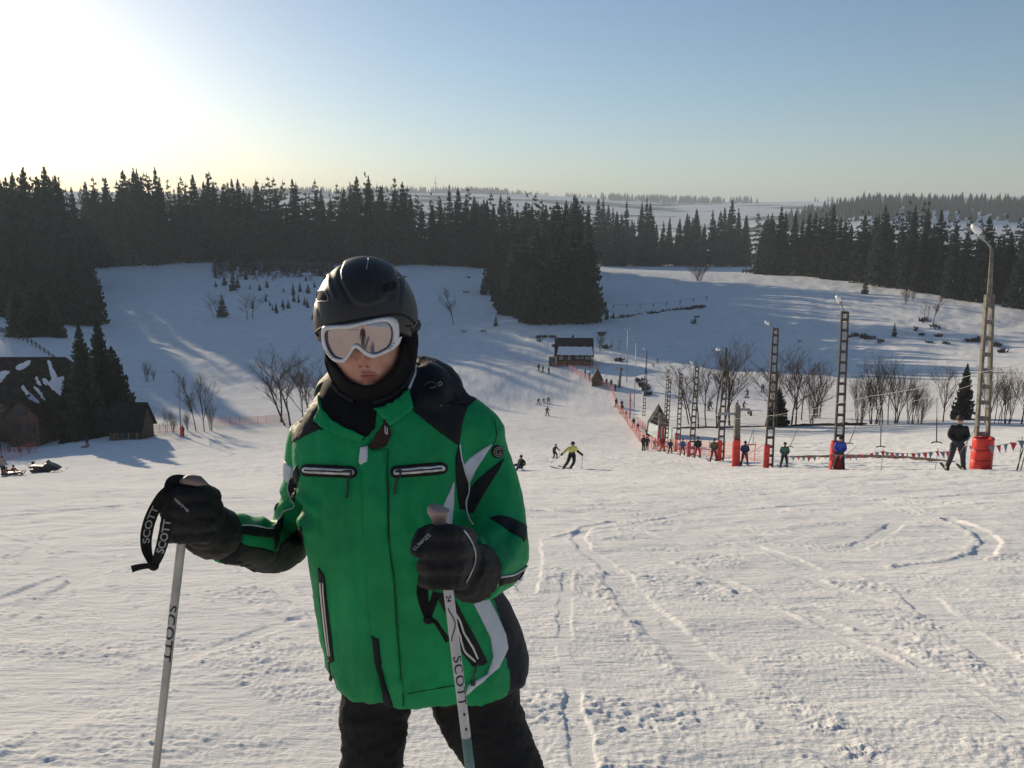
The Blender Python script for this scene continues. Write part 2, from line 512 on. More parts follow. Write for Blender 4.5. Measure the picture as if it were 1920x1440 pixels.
snow = bpy.data.materials.new('snow'); snow.use_nodes = True
nt = snow.node_tree; pb = nt.nodes['Principled BSDF']
geo = nt.nodes.new('ShaderNodeNewGeometry')
def nd(t, **k):
    n = nt.nodes.new(t)
    for a, v in k.items():
        if a in n.inputs: n.inputs[a].default_value = v
        else: setattr(n, a, v)
    return n
def lk(a, b): nt.links.new(a, b)
pb.inputs['Roughness'].default_value = 0.62
pb.inputs['Specular IOR Level'].default_value = 0.0
# colour: clean snow with faint dirty, icy variation; woods on the far hills
n1 = nd('ShaderNodeTexNoise', Scale=.35, Detail=6.0); lk(geo.outputs['Position'], n1.inputs['Vector'])
r1 = nd('ShaderNodeValToRGB')
r1.color_ramp.elements[0].position = .34; r1.color_ramp.elements[0].color = (.78, .785, .79, 1)
r1.color_ramp.elements[1].position = .62; r1.color_ramp.elements[1].color = (.87, .865, .855, 1)
lk(n1.outputs['Fac'], r1.inputs['Fac'])
sep = nd('ShaderNodeSeparateXYZ'); lk(geo.outputs['Position'], sep.inputs[0])
ln = nd('ShaderNodeVectorMath', operation='LENGTH'); lk(geo.outputs['Position'], ln.inputs[0])
farm = nd('ShaderNodeMapRange'); farm.inputs['From Min'].default_value = 900; farm.inputs['From Max'].default_value = 1300
lk(ln.outputs['Value'], farm.inputs['Value'])
mp = nd('ShaderNodeMapping'); mp.inputs['Scale'].default_value = (.0016, .0016, .02); lk(geo.outputs['Position'], mp.inputs['Vector'])
n2 = nd('ShaderNodeTexNoise', Scale=1.0, Detail=7.0, Roughness=.62); lk(mp.outputs[0], n2.inputs['Vector'])
r2 = nd('ShaderNodeValToRGB'); r2.color_ramp.elements[0].position = .50; r2.color_ramp.elements[1].position = .53
lk(n2.outputs['Fac'], r2.inputs['Fac'])
mm = nd('ShaderNodeMath', operation='MULTIPLY'); lk(farm.outputs[0], mm.inputs[0]); lk(r2.outputs['Color'], mm.inputs[1])
mix = nd('ShaderNodeMixRGB'); mix.inputs[2].default_value = (.05, .06, .06, 1)
lk(mm.outputs[0], mix.inputs[0]); lk(r1.outputs['Color'], mix.inputs[1]); lk(mix.outputs[0], pb.inputs['Base Color'])
# grain: fine granular bump near, streaky tracks on the slopes further off
n3 = nd('ShaderNodeTexNoise', Scale=95.0, Detail=4.0, Roughness=.65); lk(geo.outputs['Position'], n3.inputs['Vector'])
mp4 = nd('ShaderNodeMapping'); mp4.inputs['Scale'].default_value = (3.2, 10.0, 6.0); lk(geo.outputs['Position'], mp4.inputs['Vector'])
n4 = nd('ShaderNodeTexNoise', Scale=1.6, Detail=7.0, Roughness=.62); lk(mp4.outputs[0], n4.inputs['Vector'])
nearm = nd('ShaderNodeMapRange'); nearm.inputs['From Min'].default_value = 3; nearm.inputs['From Max'].default_value = 26; nearm.inputs['To Min'].default_value = 1; nearm.inputs['To Max'].default_value = 0
lk(ln.outputs['Value'], nearm.inputs['Value'])
b1 = nd('ShaderNodeBump', Distance=.006); lk(nearm.outputs[0], b1.inputs['Strength']); lk(n3.outputs['Fac'], b1.inputs['Height'])
b2 = nd('ShaderNodeBump', Distance=.05); b2.inputs['Strength'].default_value = .5; lk(n4.outputs['Fac'], b2.inputs['Height']); lk(b1.outputs[0], b2.inputs['Normal'])
mp5 = nd('ShaderNodeMapping'); mp5.inputs['Scale'].default_value = (.22, .035, .1); mp5.inputs['Rotation'].default_value = (0, 0, R(24)); lk(geo.outputs['Position'], mp5.inputs['Vector'])
n5 = nd('ShaderNodeTexNoise', Scale=2.0, Detail=8.0, Roughness=.66); lk(mp5.outputs[0], n5.inputs['Vector'])
midm = nd('ShaderNodeMapRange'); midm.inputs['From Min'].default_value = 120; midm.inputs['From Max'].default_value = 230; lk(ln.outputs['Value'], midm.inputs['Value'])
midk = nd('ShaderNodeMath', operation='MULTIPLY'); midk.inputs[1].default_value = .75; lk(midm.outputs[0], midk.inputs[0])
b3 = nd('ShaderNodeBump', Distance=.5); lk(midk.outputs[0], b3.inputs['Strength']); lk(n5.outputs['Fac'], b3.inputs['Height']); lk(b2.outputs[0], b3.inputs['Normal'])
lk(b3.outputs[0], pb.inputs['Normal'])

gm = make_mesh('snow_slope', gverts, gfaces, snow)
bmf = [(ctr, (j + 1) % NA, j) for j in range(NA)]
ground = obj('snow_ground', gm); tag(ground, kind='structure')
cap = make_mesh('snow_cap', np.vstack([gverts[:NA], gverts[ctr:]]), np.array([(NA, j, (j + 1) % NA) for j in range(NA)])[:, ::-1], snow)
capo = obj('snow_patch', cap); tag(capo, kind='structure')
# ------------------------------------------------------------------ spruces
needle = mat('spruce_needles', (.042, .058, .040), .8, noise=(.6, .45), spec=.15)
_n = needle.node_tree; _b = _n.nodes['Principled BSDF']; _oi = _n.nodes.new('ShaderNodeObjectInfo'); _hs = _n.nodes.new('ShaderNodeHueSaturation')
_mr = _n.nodes.new('ShaderNodeMapRange'); _mr.inputs['To Min'].default_value = .55; _mr.inputs['To Max'].default_value = 1.5
_src = _b.inputs['Base Color'].links[0].from_socket
_n.links.new(_oi.outputs['Random'], _mr.inputs['Value']); _n.links.new(_mr.outputs[0], _hs.inputs['Value']); _n.links.new(_src, _hs.inputs['Color']); _n.links.new(_hs.outputs[0], _b.inputs['Base Color'])
_tl = _n.nodes.new('ShaderNodeBsdfTranslucent'); _mx = _n.nodes.new('ShaderNodeMixShader'); _mx.inputs[0].default_value = .22
_n.links.new(_hs.outputs[0], _tl.inputs['Color']); _n.links.new(_b.outputs[0], _mx.inputs[1]); _n.links.new(_tl.outputs[0], _mx.inputs[2]); _n.links.new(_mx.outputs[0], _n.nodes['Material Output'].inputs['Surface'])
bark = mat('spruce_bark', (.09, .065, .05), .9, noise=(3, .4), spec=.1)

def spruce(seed, H, Rb, whorls, nb, base=.04, sparse=0.0):
    """crown of drooping boughs in whorls round a trunk"""
    rd = random.Random(seed)
    V, F = [], []
    def tri(*p):
        b = len(V); V.extend(p); F.append((b, b + 1, b + 2))
    for w in range(whorls):
        t = (w + rd.random() * .6) / whorls
        h = H * (base + (1 - base) * t ** .86)
        rr = Rb * (1 - t) ** .82 + .22 * (1 - t) + .10
        if t < .1: rr *= .75 + 2.5 * t
        n = nb if t < .8 else max(5, nb - 1)
        a0 = rd.random() * 6.28
        for k in range(n):
            if rd.random() < sparse: continue
            a = a0 + 6.283 * k / n + rd.uniform(-.3, .3)
            L = rr * rd.uniform(.62, 1.18)
            dx, dy = math.cos(a), math.sin(a); sx, sy = -dy, dx
            droop = L * rd.uniform(.25, .5) * (1.1 - .7 * t)
            lift = L * .12 + .1 * t * L
            hh = h + rd.uniform(-.3, .3) * H / whorls
            def P(u, s, dz=0):
                z = hh - droop * math.sin(u * 1.5) + lift * u ** 3 + dz
                return (dx * L * u + sx * s, dy * L * u + sy * s, z)
            wd = L * rd.uniform(.24, .34) + .1
            c = [P(0, 0), P(.35, 0, .05 * L), P(.7, 0, .03 * L), P(1, 0)]
            for (u0, u1, i) in ((.12, .45, 0), (.4, .75, 1), (.66, .97, 2)):
                for s in (-1, 1):
                    q = wd * (1.05 - .62 * u1) * rd.uniform(.7, 1.3)
                    tri(c[i], c[i + 1], P(u1 - .08, s * q, -.16 * L * rd.uniform(.5, 1.4)))
            for u in (.22, .45, .68, .9):                 # hanging sprays
                q = rd.uniform(-.5, .5) * wd
                tri(P(u - .17, q), P(u + .17, q * .6), P(u + rd.uniform(-.1, .15), q * 1.4, -max(L * rd.uniform(.25, .5), .022 * H)))
                tri(P(u, -wd * .5, .02 * L), P(u + .05, wd * .5, .02 * L), P(u + .12, rd.uniform(-.3, .3) * wd, .022 * H * rd.uniform(.4, 1)))
    # leader
    for k in range(3):
        a = k * 2.1
        tri((0, 0, H * 1.015), (.12 * math.cos(a), .12 * math.sin(a), H * .955), (.12 * math.cos(a + 2.1), .12 * math.sin(a + 2.1), H * .955))
    return np.array(V), np.array(F)

CROWNS, TRUNKS = [], []
SPEC = [(20, 2.9, 34, 7, .05, .05), (20, 2.5, 36, 6, .06, .10), (20, 3.2, 34, 7, .03, .05), (20, 2.3, 38, 6, .08, .16), (20, 2.7, 32, 7, .05, .1), (20, 3.0, 36, 7, .02, .0), (20, 2.0, 36, 5, .10, .24)]
for i, s in enumerate(SPEC):
    v, f = spruce(100 + i, *s)
    CROWNS.append(make_mesh('spruce_crown', v, f, needle, smooth=False))
    mb = MB(); mb.tube([(0, 0, -1.2), (0, 0, 4), (0.05, 0, 11), (0, 0.03, 19.4)], [.30, .25, .15, .03], 7)
    TRUNKS.append(mb.mesh('spruce_trunk', bark, True))
v, f = spruce(300, 20, 3.6, 44, 9, .015, .0); CROWNS.append(make_mesh('spruce_crown', v, f, needle, smooth=False)); TRUNKS.append(TRUNKS[0])
v, f = spruce(301, 20, 4.2, 40, 9, .03, .06); CROWNS.append(make_mesh('spruce_crown', v, f, needle, smooth=False)); TRUNKS.append(TRUNKS[0])
v, f = spruce(302, 20, 5.0, 15, 7, .02, .1); CROWNS.append(make_mesh('young_crown', v, f, needle, smooth=False)); TRUNKS.append(TRUNKS[0])   # short young spruce
LOW = []
for i in range(4):
    v, f = spruce(500 + i, 20, 2.6 + .3 * i, 13, 5, .05, .05); LOW.append((v, f))

tree_count = 0
def plant(x, y, h, var, wide, label, group, cat='tree', name='spruce_tree', z=None):
    global tree_count
    tree_count += 1
    zz = gz(x, y) if z is None else z
    e = empty(name, (x, y, zz - .1), (0, 0, random.random() * 6.28))
    tag(e, label, cat, group)
    s = h / 20
    e.scale = (s * wide, s * wide, s)
    obj('trunk', TRUNKS[var], e); obj('crown', CROWNS[var], e)
    return e

def top_height(px, D, ytop):
    """tree height so that a tree at column px, D ahead reaches pixel row ytop"""
    q = W(px, ytop, D)
    x = q[0]
    return x, q[2] - gz(x, D)

forest_v, forest_f, forest_n = [], [], 0
def mass(x, y, h, wide):
    global forest_n
    v, f = LOW[random.randrange(4)]
    a = random.random() * 6.28; ca, sa = math.cos(a), math.sin(a); s = h / 20
    p = np.stack([(v[:, 0] * ca - v[:, 1] * sa) * s * wide + x, (v[:, 0] * sa + v[:, 1] * ca) * s * wide + y, v[:, 2] * s + gz(x, y)], 1)
    forest_v.append(p); forest_f.append(f + forest_n); forest_n += len(v)

LAND = {'tall dark spruce in the ridge wood': ((250, 'nearest the left stand'), (330, 'left above the clearing'), (400, 'above the clearing'), (480, 'above the round bare tree'), (560, 'above the undergrowth band'), (640, 'left of the helmet'), (720, 'right of the helmet'), (800, 'above the lone bare tree'), (2000, 'beside the wedge')),
    'dark spruce in the thin belt beyond the hill': ((1150, 'touching the wedge of wood'), (1210, 'left of its bright gap'), (1270, 'right of its bright gap'), (1330, 'above the dense hilltop bush'), (2000, 'at its right end')),
    'dark spruce in the tracked hill wood': ((1500, 'at its left end'), (1570, 'left above the blue rider'), (1640, 'right above the blue rider'), (1720, 'above the pale hilltop shrubs'), (1790, 'left of the tallest post'), (1850, 'just left of the tallest lamp'), (1900, 'just right of the tallest lamp'), (3000, 'at the right edge')),
    'dark spruce atop the wedge of wood': ((950, 'at its left shoulder'), (1010, 'left of its middle'), (1060, 'right of its middle'), (2000, 'at its straight right side')),
    'dark spruce halfway down the dense left stand': ((-40, 'beyond the picture edge'), (50, 'at the left edge'), (110, 'above the lodge ridge'), (2000, 'on its right flank')),
    'dark spruce low in the dense left stand': ((-40, 'beyond the picture edge'), (40, 'at the left edge'), (85, 'above the lodge ridge'), (130, 'above the big front spruce'), (2000, 'on its right flank')),
    'dark spruce in the middle of the wedge of wood': ((980, 'on its left flank'), (1045, 'in its middle'), (2000, 'on its straight right side')),
    'dark spruce low in the wedge of wood': ((1000, 'on its left flank'), (1060, 'in its middle'), (2000, 'on its straight right side')),
    'dark spruce lowest on the wedge of wood': ((1020, 'at its left foot'), (1050, 'left behind the ticket hut'), (1080, 'right behind the ticket hut'), (2000, 'at its right foot')),
    'bushy spruce at the foot of the dense left stand': ((45, 'nearest the left edge'), (75, 'above the lodge roof snow'), (2000, 'above the lodge ridge end')),
    'tall dark spruce in the dense left stand': ((0, 'cut by the left edge'), (60, 'above the lodge ridge'), (2000, 'at its right shoulder'))}
def place(label, px, k):
    if label not in LAND: return label
    return label + ', ' + next(t for q, t in LAND[label] if px < q) + (', second row' if k else '')
def belt(px0, px1, step, base, tops, rows, dD, label, group, jitter=16, wide=(.85, 1.2), variants=(0, 1, 2, 3, 4, 5, 6), drop=7, first=1, D=None):
    """rows of spruces between two pixel columns; front row(s) single trees, those behind one mass"""
    bx, by, bd = zip(*base); tx, ty = zip(*tops)
    for k in range(rows):
        px = px0 + random.uniform(0, step)
        while px < px1:
            d = np.interp(px, bx, bd) + k * dD + random.uniform(-.35, .35) * dD
            yt = np.interp(px, tx, ty) - 12 + random.choice((-.9, -.3, .2, .6, 1.1, 1.9, 2.4)) * random.uniform(.6, 1.2) * jitter + (rows - 1 - k) * drop * random.uniform(.2, 1.3)
            x, h = top_height(px, d, yt)
            if h > 4:
                wd = random.uniform(*wide)
                if k < first: plant(x, d, h, random.choice(variants), wd, place(label, px, k), group)
                else: mass(x, d, h, wd * 1.1)
            px += step * random.uniform(.55, 1.5)

G1 = 'spruces of the dark wood across the valley'
belt(150, 905, 17, [(150, 500, 400), (420, 490, 412), (880, 498, 408)], [(150, 352), (200, 348), (255, 335), (330, 345), (400, 345), (500, 352), (580, 362), (640, 350), (700, 352), (760, 362), (800, 360), (860, 365), (905, 380)], 4, 9,
     'tall dark spruce in the ridge wood', G1, first=2, jitter=17)
belt(-80, 150, 20, [(-170, 520, 405), (150, 500, 400)], [(-170, 345), (60, 345), (150, 352)], 2, 9, 'tall dark spruce at the back of the left stand, on the ridge above the lodge', G1, first=1, jitter=17)
G2 = 'spruces of the tall stand at the left edge'
belt(-60, 112, 22, [(-160, 600, 330), (112, 560, 330)], [(-160, 335), (0, 338), (40, 326), (90, 332), (112, 345)], 3, 9, 'tall dark spruce in the dense left stand', G2, first=2, jitter=10, wide=(1.0, 1.35))
belt(-60, 168, 24, [(-160, 600, 285), (168, 560, 285)], [(-160, 400), (60, 395), (110, 400), (140, 440), (168, 480)], 2, 8, 'dark spruce halfway down the dense left stand', G2, first=1, jitter=16, wide=(1.0, 1.3), variants=(0, 2, 5))
belt(-60, 172, 26, [(-160, 600, 235), (172, 600, 240)], [(-160, 470), (60, 465), (172, 505)], 2, 7, 'dark spruce low in the dense left stand', G2, first=2, jitter=16, wide=(1.0, 1.35), variants=(0, 2, 5))
belt(15, 100, 20, [(15, 640, 186), (100, 640, 186)], [(15, 545), (60, 540), (100, 560)], 1, 5, 'bushy spruce at the foot of the dense left stand', G2, first=1, jitter=12, wide=(1.3, 1.6), variants=(7, 8))
G3 = 'spruces of the wedge of wood behind the ticket hut'
belt(880, 1108, 13, [(880, 500, 400), (1108, 500, 420)], [(880, 380), (940, 385), (1000, 385), (1040, 392), (1068, 376), (1108, 400)], 3, 8, 'dark spruce atop the wedge of wood', G3, first=2, jitter=13, wide=(1.0, 1.25))
belt(925, 1104, 15, [(925, 560, 330), (1104, 560, 330)], [(925, 430), (960, 410), (1020, 405), (1068, 388), (1104, 405)], 2, 8, 'dark spruce in the middle of the wedge of wood', G3, first=1, jitter=14, wide=(1.1, 1.35), variants=(0, 2, 5))
belt(950, 1104, 16, [(950, 590, 285), (1104, 590, 290)], [(950, 470), (1000, 440), (1060, 420), (1104, 420)], 2, 7, 'dark spruce low in the wedge of wood', G3, first=1, jitter=14, wide=(1.1, 1.4), variants=(0, 2, 5))
belt(985, 1108, 15, [(985, 612, 252), (1108, 614, 250)], [(985, 520), (1030, 470), (1080, 445), (1108, 440)], 2, 6, 'dark spruce lowest on the wedge of wood', G3, first=2, jitter=14, wide=(1.1, 1.4), variants=(0, 2, 5))
G4 = 'spruces of the thin belt beyond the open hill'
belt(1100, 1412, 13, [(1100, 500, 560), (1412, 508, 540)], [(1100, 395), (1130, 398), (1190, 395), (1230, 400), (1260, 412), (1290, 398), (1330, 398), (1370, 398), (1412, 420)], 2, 10, 'dark spruce in the thin belt beyond the hill', G4, first=2, jitter=14, wide=(.85, 1.15))
G5 = 'spruces of the wood on the right hillside'
belt(1418, 2010, 19, [(1418, 500, 420), (1500, 512, 390), (1600, 532, 350), (1700, 548, 312), (1800, 566, 282), (1920, 583, 258), (2010, 600, 250)], [(1418, 418), (1450, 405), (1500, 405), (1560, 400), (1590, 402), (1610, 418), (1660, 402), (1750, 396), (1810, 420), (1840, 422), (1870, 412), (1920, 412), (2010, 415)], 4, 9,
     'dark spruce in the tracked hill wood', G5, first=2, jitter=14, wide=(.95, 1.2))
BRUSH = [spruce(560 + i, 20, 3.2 + .4 * i, 8, 4, .03, .0) for i in range(3)]
EDGE = [spruce(580 + i, 20, 2.7 + .3 * i, 11, 5, .05, .05) for i in range(3)]
_rd = random.Random(31)
for a0, a1, r0, r1, n_ in ((-60, -34, 335, 400, 150), (33.8, 60, 238, 300, 150)):     # the woods go on beyond the picture
    for _ in range(n_):
        az, r = R(_rd.uniform(a0, a1)), _rd.uniform(r0, r1)
        x, y = r * math.sin(az), r * math.cos(az)
        v, f = EDGE[_rd.randrange(3)]; h = _rd.uniform(24, 33); s_ = h / 20; q = _rd.random() * 6.28
        forest_v.append(np.stack([(v[:, 0] * math.cos(q) - v[:, 1] * math.sin(q)) * s_ * 1.15 + x, (v[:, 0] * math.sin(q) + v[:, 1] * math.cos(q)) * s_ * 1.15 + y, v[:, 2] * s_ + gz(x, y)], 1))
        forest_f.append(f + forest_n); forest_n += len(v)
if forest_v:
    fo = obj('forest', make_mesh('forest', np.vstack(forest_v), np.vstack(forest_f), needle, smooth=False)); tag(fo, 'deep dark spruce forest behind the front rows of trees', kind='stuff')

# wooded skyline of the far hills: small spruces a kilometre and more away
fv, ff, fn = [], [], 0
for i in range(5200):
    az = R(random.uniform(-20, 34)); r = random.choice([random.uniform(1250, 1650), random.uniform(3150, 3700), random.uniform(3150, 3700)])
    if r < 2000 and not (math.degrees(az) > 17.5): continue
    x, y = r * math.sin(az), r * math.cos(az)
    if fbm(np.array([x / 420]), np.array([y / 420]), 3, 88)[0] < (.06 if r > 2000 else -.25): continue
    h = random.uniform(14, 26) * (1.0 if r < 2000 else 1.15); w = h * .24
    zb = gz(x, y) - 1
    b = fn
    fv += [(x - w, y, zb), (x + w, y, zb), (x, y - w, zb), (x, y + w, zb), (x, y, zb + h), (x, y, zb + h * .55)]
    ff += [(b, b + 1, b + 4), (b + 2, b + 3, b + 4)]
    fn += 6
fo = obj('distant_woods', make_mesh('distant_woods', fv, ff, needle, smooth=False)); tag(fo, 'small hazy woods along the far ridges', kind='stuff')
print('TREES', tree_count, forest_n)
# ------------------------------------------------------------------ lift, posts, fences, huts
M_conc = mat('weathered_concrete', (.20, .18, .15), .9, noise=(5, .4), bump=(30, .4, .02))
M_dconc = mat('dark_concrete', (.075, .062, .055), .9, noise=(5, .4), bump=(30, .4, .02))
M_steel = mat('grey_steel', (.30, .31, .32), .5, .6, noise=(4, .25))
M_glass = mat('lamp_glass', (.75, .77, .78), .15, 0, spec=.6)
M_red = mat('red_vinyl_pad', (.72, .035, .022), .42, noise=(3, .3), bump=(6, .35, .05))
M_pink = mat('faded_red_vinyl_pad', (.62, .05, .06), .5, noise=(3, .3), bump=(6, .35, .05))
M_net = mat('orange_net', (.72, .20, .13), .7)
M_wire = mat('steel_cable', (.22, .22, .22), .45, .7)
M_wood = mat('brown_timber', (.17, .085, .045), .8, noise=(4, .5), bump=(18, .4, .03))
M_dwood = mat('dark_timber', (.06, .04, .03), .85, noise=(4, .5), bump=(18, .4, .03))
M_roof = mat('dark_sheet_roof', (.018, .018, .021), .8, noise=(1.2, .5), bump=(5, .3, .05), spec=.1)
M_oldroof = mat('brown_shingle_roof', (.042, .032, .026), .9, noise=(1.5, .55), bump=(8, .6, .06), spec=.1)
M_roofsnow = mat('roof_snow', (.82, .83, .85), .7, noise=(2, .06), bump=(4, .4, .08))
M_win = mat('dark_window_glass', (.03, .035, .04), .12, spec=.7)
M_winpale = mat('pale_window', (.42, .45, .5), .3)
M_green_p = mat('green_painted_board', (.03, .12, .07), .7, noise=(5, .3))
M_hole = mat('dark_hole', (.003, .003, .003), .9)
M_blk = mat('black_rubber', (.015, .015, .016), .55)

def gp_(px, D): return on_ground(px, D)

def lattice_post(px, D, top, w0, w1, solid, lamp, label, m=M_conc, group='lattice lamp posts along the tow'):
    b = gp_(px, D); t = W(top[0], top[1], D)
    root = empty('lamp_post', tuple(b)); tag(root, label, 'lamp post', group)
    h = t - b
    hs = h * (1 - solid)
    mbs = {}
    th = .10 * (w0 / .5)
    for s in (-1, 1):
        mb = MB()
        k = 6
        pts = [hs * i / k + np.array([s * (w0 * (1 - i / k) + w1 * i / k) / 2, 0, 0]) for i in range(k + 1)]
        for a, c in zip(pts[:-1], pts[1:]):
            pass
        n = len(pts)
        v = []
        for p in pts:
            for dx, dy in ((-1, -1), (1, -1), (1, 1), (-1, 1)): v.append((p[0] + dx * th / 2, p[1] + dy * th * .9, p[2]))
        f = [(i * 4 + j, i * 4 + (j + 1) % 4, i * 4 + 4 + (j + 1) % 4, i * 4 + 4 + j) for i in range(n - 1) for j in range(4)] + [(3, 2, 1, 0), (n * 4 - 4, n * 4 - 3, n * 4 - 2, n * 4 - 1)]
        v[0:4] = [(a, c, z - .6) for a, c, z in v[0:4]]
        mb.add(v, f); mb.build('upright', m, root)
    nr = max(5, int(hs[2] / (.56 * (w0 / .45) ** .6)))
    rung = MB(); rung.box((0, 0, 0), (1, th * 1.5, .13 * (w0 / .45)))
    rm_ = rung.mesh('rung', m)
    for i in range(nr):
        q = (i + .35) / nr
        o = obj('rung', rm_, root); p = hs * q; o.location = tuple(p); o.scale = ((w0 * (1 - q) + w1 * q) - th * 1.02, 1, 1)
    if solid > 0:
        mb = MB(); mb.tube([hs + np.array([0, 0, -.3]), hs, h], [w1 * .46, w1 * .44, w1 * .27], 8); mb.build('pole_top', m, root)
    else:
        mb = MB(); mb.box(tuple(h), (w1 + th, th * 2, .12)); mb.build('cap', m, root)
    if lamp is not None:
        l = W(lamp[0], lamp[1], D) - b
        d = l - h; d_ = d / np.linalg.norm(d)
        e = h + d * .45
        mb = MB(); mb.tube([h - np.array([0, 0, .1]), h + d * .1, e], .035 * (w0 / .45), 6); mb.build('lamp_arm', M_steel, root, True)
        L = max(.5, np.linalg.norm(d) * .62)
        mb = MB(); mb.tube([e, e + d_ * .10 * L, e + d_ * .35 * L], [.05, .09, .10], 10); hd = mb.build('lamp_head', M_steel, root, True)
        mb = MB(); mb.tube([e + d_ * .36 * L, e + d_ * .5 * L, e + d_ * .85 * L, e + d_ * L], [.11, .16, .16, .08], 12, flat=.7); mb.build('lamp_glass', M_glass, hd, True)
    return root, b

def crash_pad(px, D, py_top, wid, label, m=M_red, hump=0.0):
    b = gp_(px, D); t = W(px, py_top, D); hgt = t[2] - b[2]
    root = empty('crash_pad', tuple(b)); tag(root, label, 'crash pad', 'red crash pads round the lift posts')
    mb = MB(); n = 20; rings = []
    zs = [-.15, .03, .10 * hgt, .33 * hgt, .36 * hgt, .39 * hgt, .65 * hgt, .68 * hgt, .71 * hgt, .93 * hgt, .98 * hgt, hgt, hgt, .9 * hgt]
    sc = [1.0, 1.03, 1.05, 1.03, .98, 1.03, 1.03, .98, 1.03, 1.0, 1.03, 1.0, .62, .58]
    for z, s in zip(zs, sc):
        ring = []
        for j in range(n):
            a = 2 * math.pi * j / n; c, q = math.cos(a), math.sin(a)
            lift = hump * max(0, c) * (1 if z > .9 * hgt else 0)
            ring.append((wid / 2 * s * math.copysign(abs(c) ** .7, c), wid * .42 * s * math.copysign(abs(q) ** .7, q), z + lift))
        rings.append(ring)
    k = len(rings)
    mb.add([p for r_ in rings for p in r_], [(i * n + j, i * n + (j + 1) % n, (i + 1) * n + (j + 1) % n, (i + 1) * n + j) for i in range(k - 1) for j in range(n)] + [tuple((k - 1) * n + j for j in range(n))])
    mb.build('pad', m, root, True)
    for z in (.36, .68):
        s = MB(); s.tube([(wid / 2 * .995 * math.copysign(abs(math.cos(a)) ** .7, math.cos(a)), wid * .42 * .995 * math.copysign(abs(math.sin(a)) ** .7, math.sin(a)), z * hgt) for a in np.linspace(0, 2 * math.pi, 21)], .012, 4); s.build('strap', M_blk, root)
    return root

lattice_post(1838, 29.5, (1860, 466), .46, .20, .20, (1826, 424), 'tallest concrete lattice lamp post, standing behind the big red pad at the right')
crash_pad(1838, 29.0, 822, .66, 'big bright red crash pad wrapped round the nearest lamp post', hump=.05)
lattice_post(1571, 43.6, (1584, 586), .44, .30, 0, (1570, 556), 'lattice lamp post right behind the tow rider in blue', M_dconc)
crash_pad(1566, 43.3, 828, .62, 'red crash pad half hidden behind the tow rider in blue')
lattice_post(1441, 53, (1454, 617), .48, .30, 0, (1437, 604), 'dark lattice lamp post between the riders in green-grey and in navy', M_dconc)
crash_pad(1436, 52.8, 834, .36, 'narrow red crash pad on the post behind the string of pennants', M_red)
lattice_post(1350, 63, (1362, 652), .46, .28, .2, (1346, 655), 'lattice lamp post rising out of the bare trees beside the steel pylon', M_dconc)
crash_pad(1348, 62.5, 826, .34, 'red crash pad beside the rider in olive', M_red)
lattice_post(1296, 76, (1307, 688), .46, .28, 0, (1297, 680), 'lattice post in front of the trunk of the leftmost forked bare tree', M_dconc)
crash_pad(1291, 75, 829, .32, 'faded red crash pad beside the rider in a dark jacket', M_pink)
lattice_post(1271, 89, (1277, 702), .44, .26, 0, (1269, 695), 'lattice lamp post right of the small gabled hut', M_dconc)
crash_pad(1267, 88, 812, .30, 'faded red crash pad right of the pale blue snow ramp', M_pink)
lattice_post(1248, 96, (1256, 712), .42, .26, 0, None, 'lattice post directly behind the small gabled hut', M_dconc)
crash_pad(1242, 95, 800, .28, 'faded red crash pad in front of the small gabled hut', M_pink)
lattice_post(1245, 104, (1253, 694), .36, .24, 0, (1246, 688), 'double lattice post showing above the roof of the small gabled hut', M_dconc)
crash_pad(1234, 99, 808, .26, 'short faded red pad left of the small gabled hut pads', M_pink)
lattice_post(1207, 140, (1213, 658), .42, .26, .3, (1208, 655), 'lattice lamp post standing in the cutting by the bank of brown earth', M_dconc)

def round_post(px, D, top, lamp, label, r=.09, two=False):
    b = gp_(px, D); t = W(top[0], top[1], D) - b
    root = empty('lamp_post', tuple(b)); tag(root, label, 'lamp post', 'slim lamp posts by the pistes')
    mb = MB(); mb.tube([(0, 0, -.5), t * .5, t], [r, r * .8, r * .55], 8); mb.build('pole', M_steel, root, True)
    for l in ([lamp] if not two else lamp):
        d = W(l[0], l[1], D) - b
        mb = MB(); mb.tube([t, t * .3 + d * .7, d], .04, 6); ar = mb.build('lamp_arm', M_steel, root, True)
        mb = MB(); u_ = (d - t) / np.linalg.norm(d - t); mb.tube([d - u_ * .25, d, d + u_ * .3], [.07, .13, .08], 8, flat=.5); mb.build('lamp_head', M_blk if D < 120 else M_glass, ar, True)
    return root
round_post(339, 111, (335, 702), (325, 697), 'slim dark lamp post by the left piste edge with its arm pointing left', .10)
round_post(1175, 172, (1177, 620), ((1172, 617), (1181, 616)), 'slim lamp post with two lamps right of the ticket hut', .10, True)
round_post(1189, 152, (1193, 641), (1187, 637), 'thin lamp post between the ticket hut and the cutting', .08)
crash_pad(341, 110.5, 800, .36, 'small red pad at the foot of the slim left lamp post', M_pink)
crash_pad(1181, 138, 738, .22, 'tiny faded red pad on the upper tow post above the net fence', M_pink)

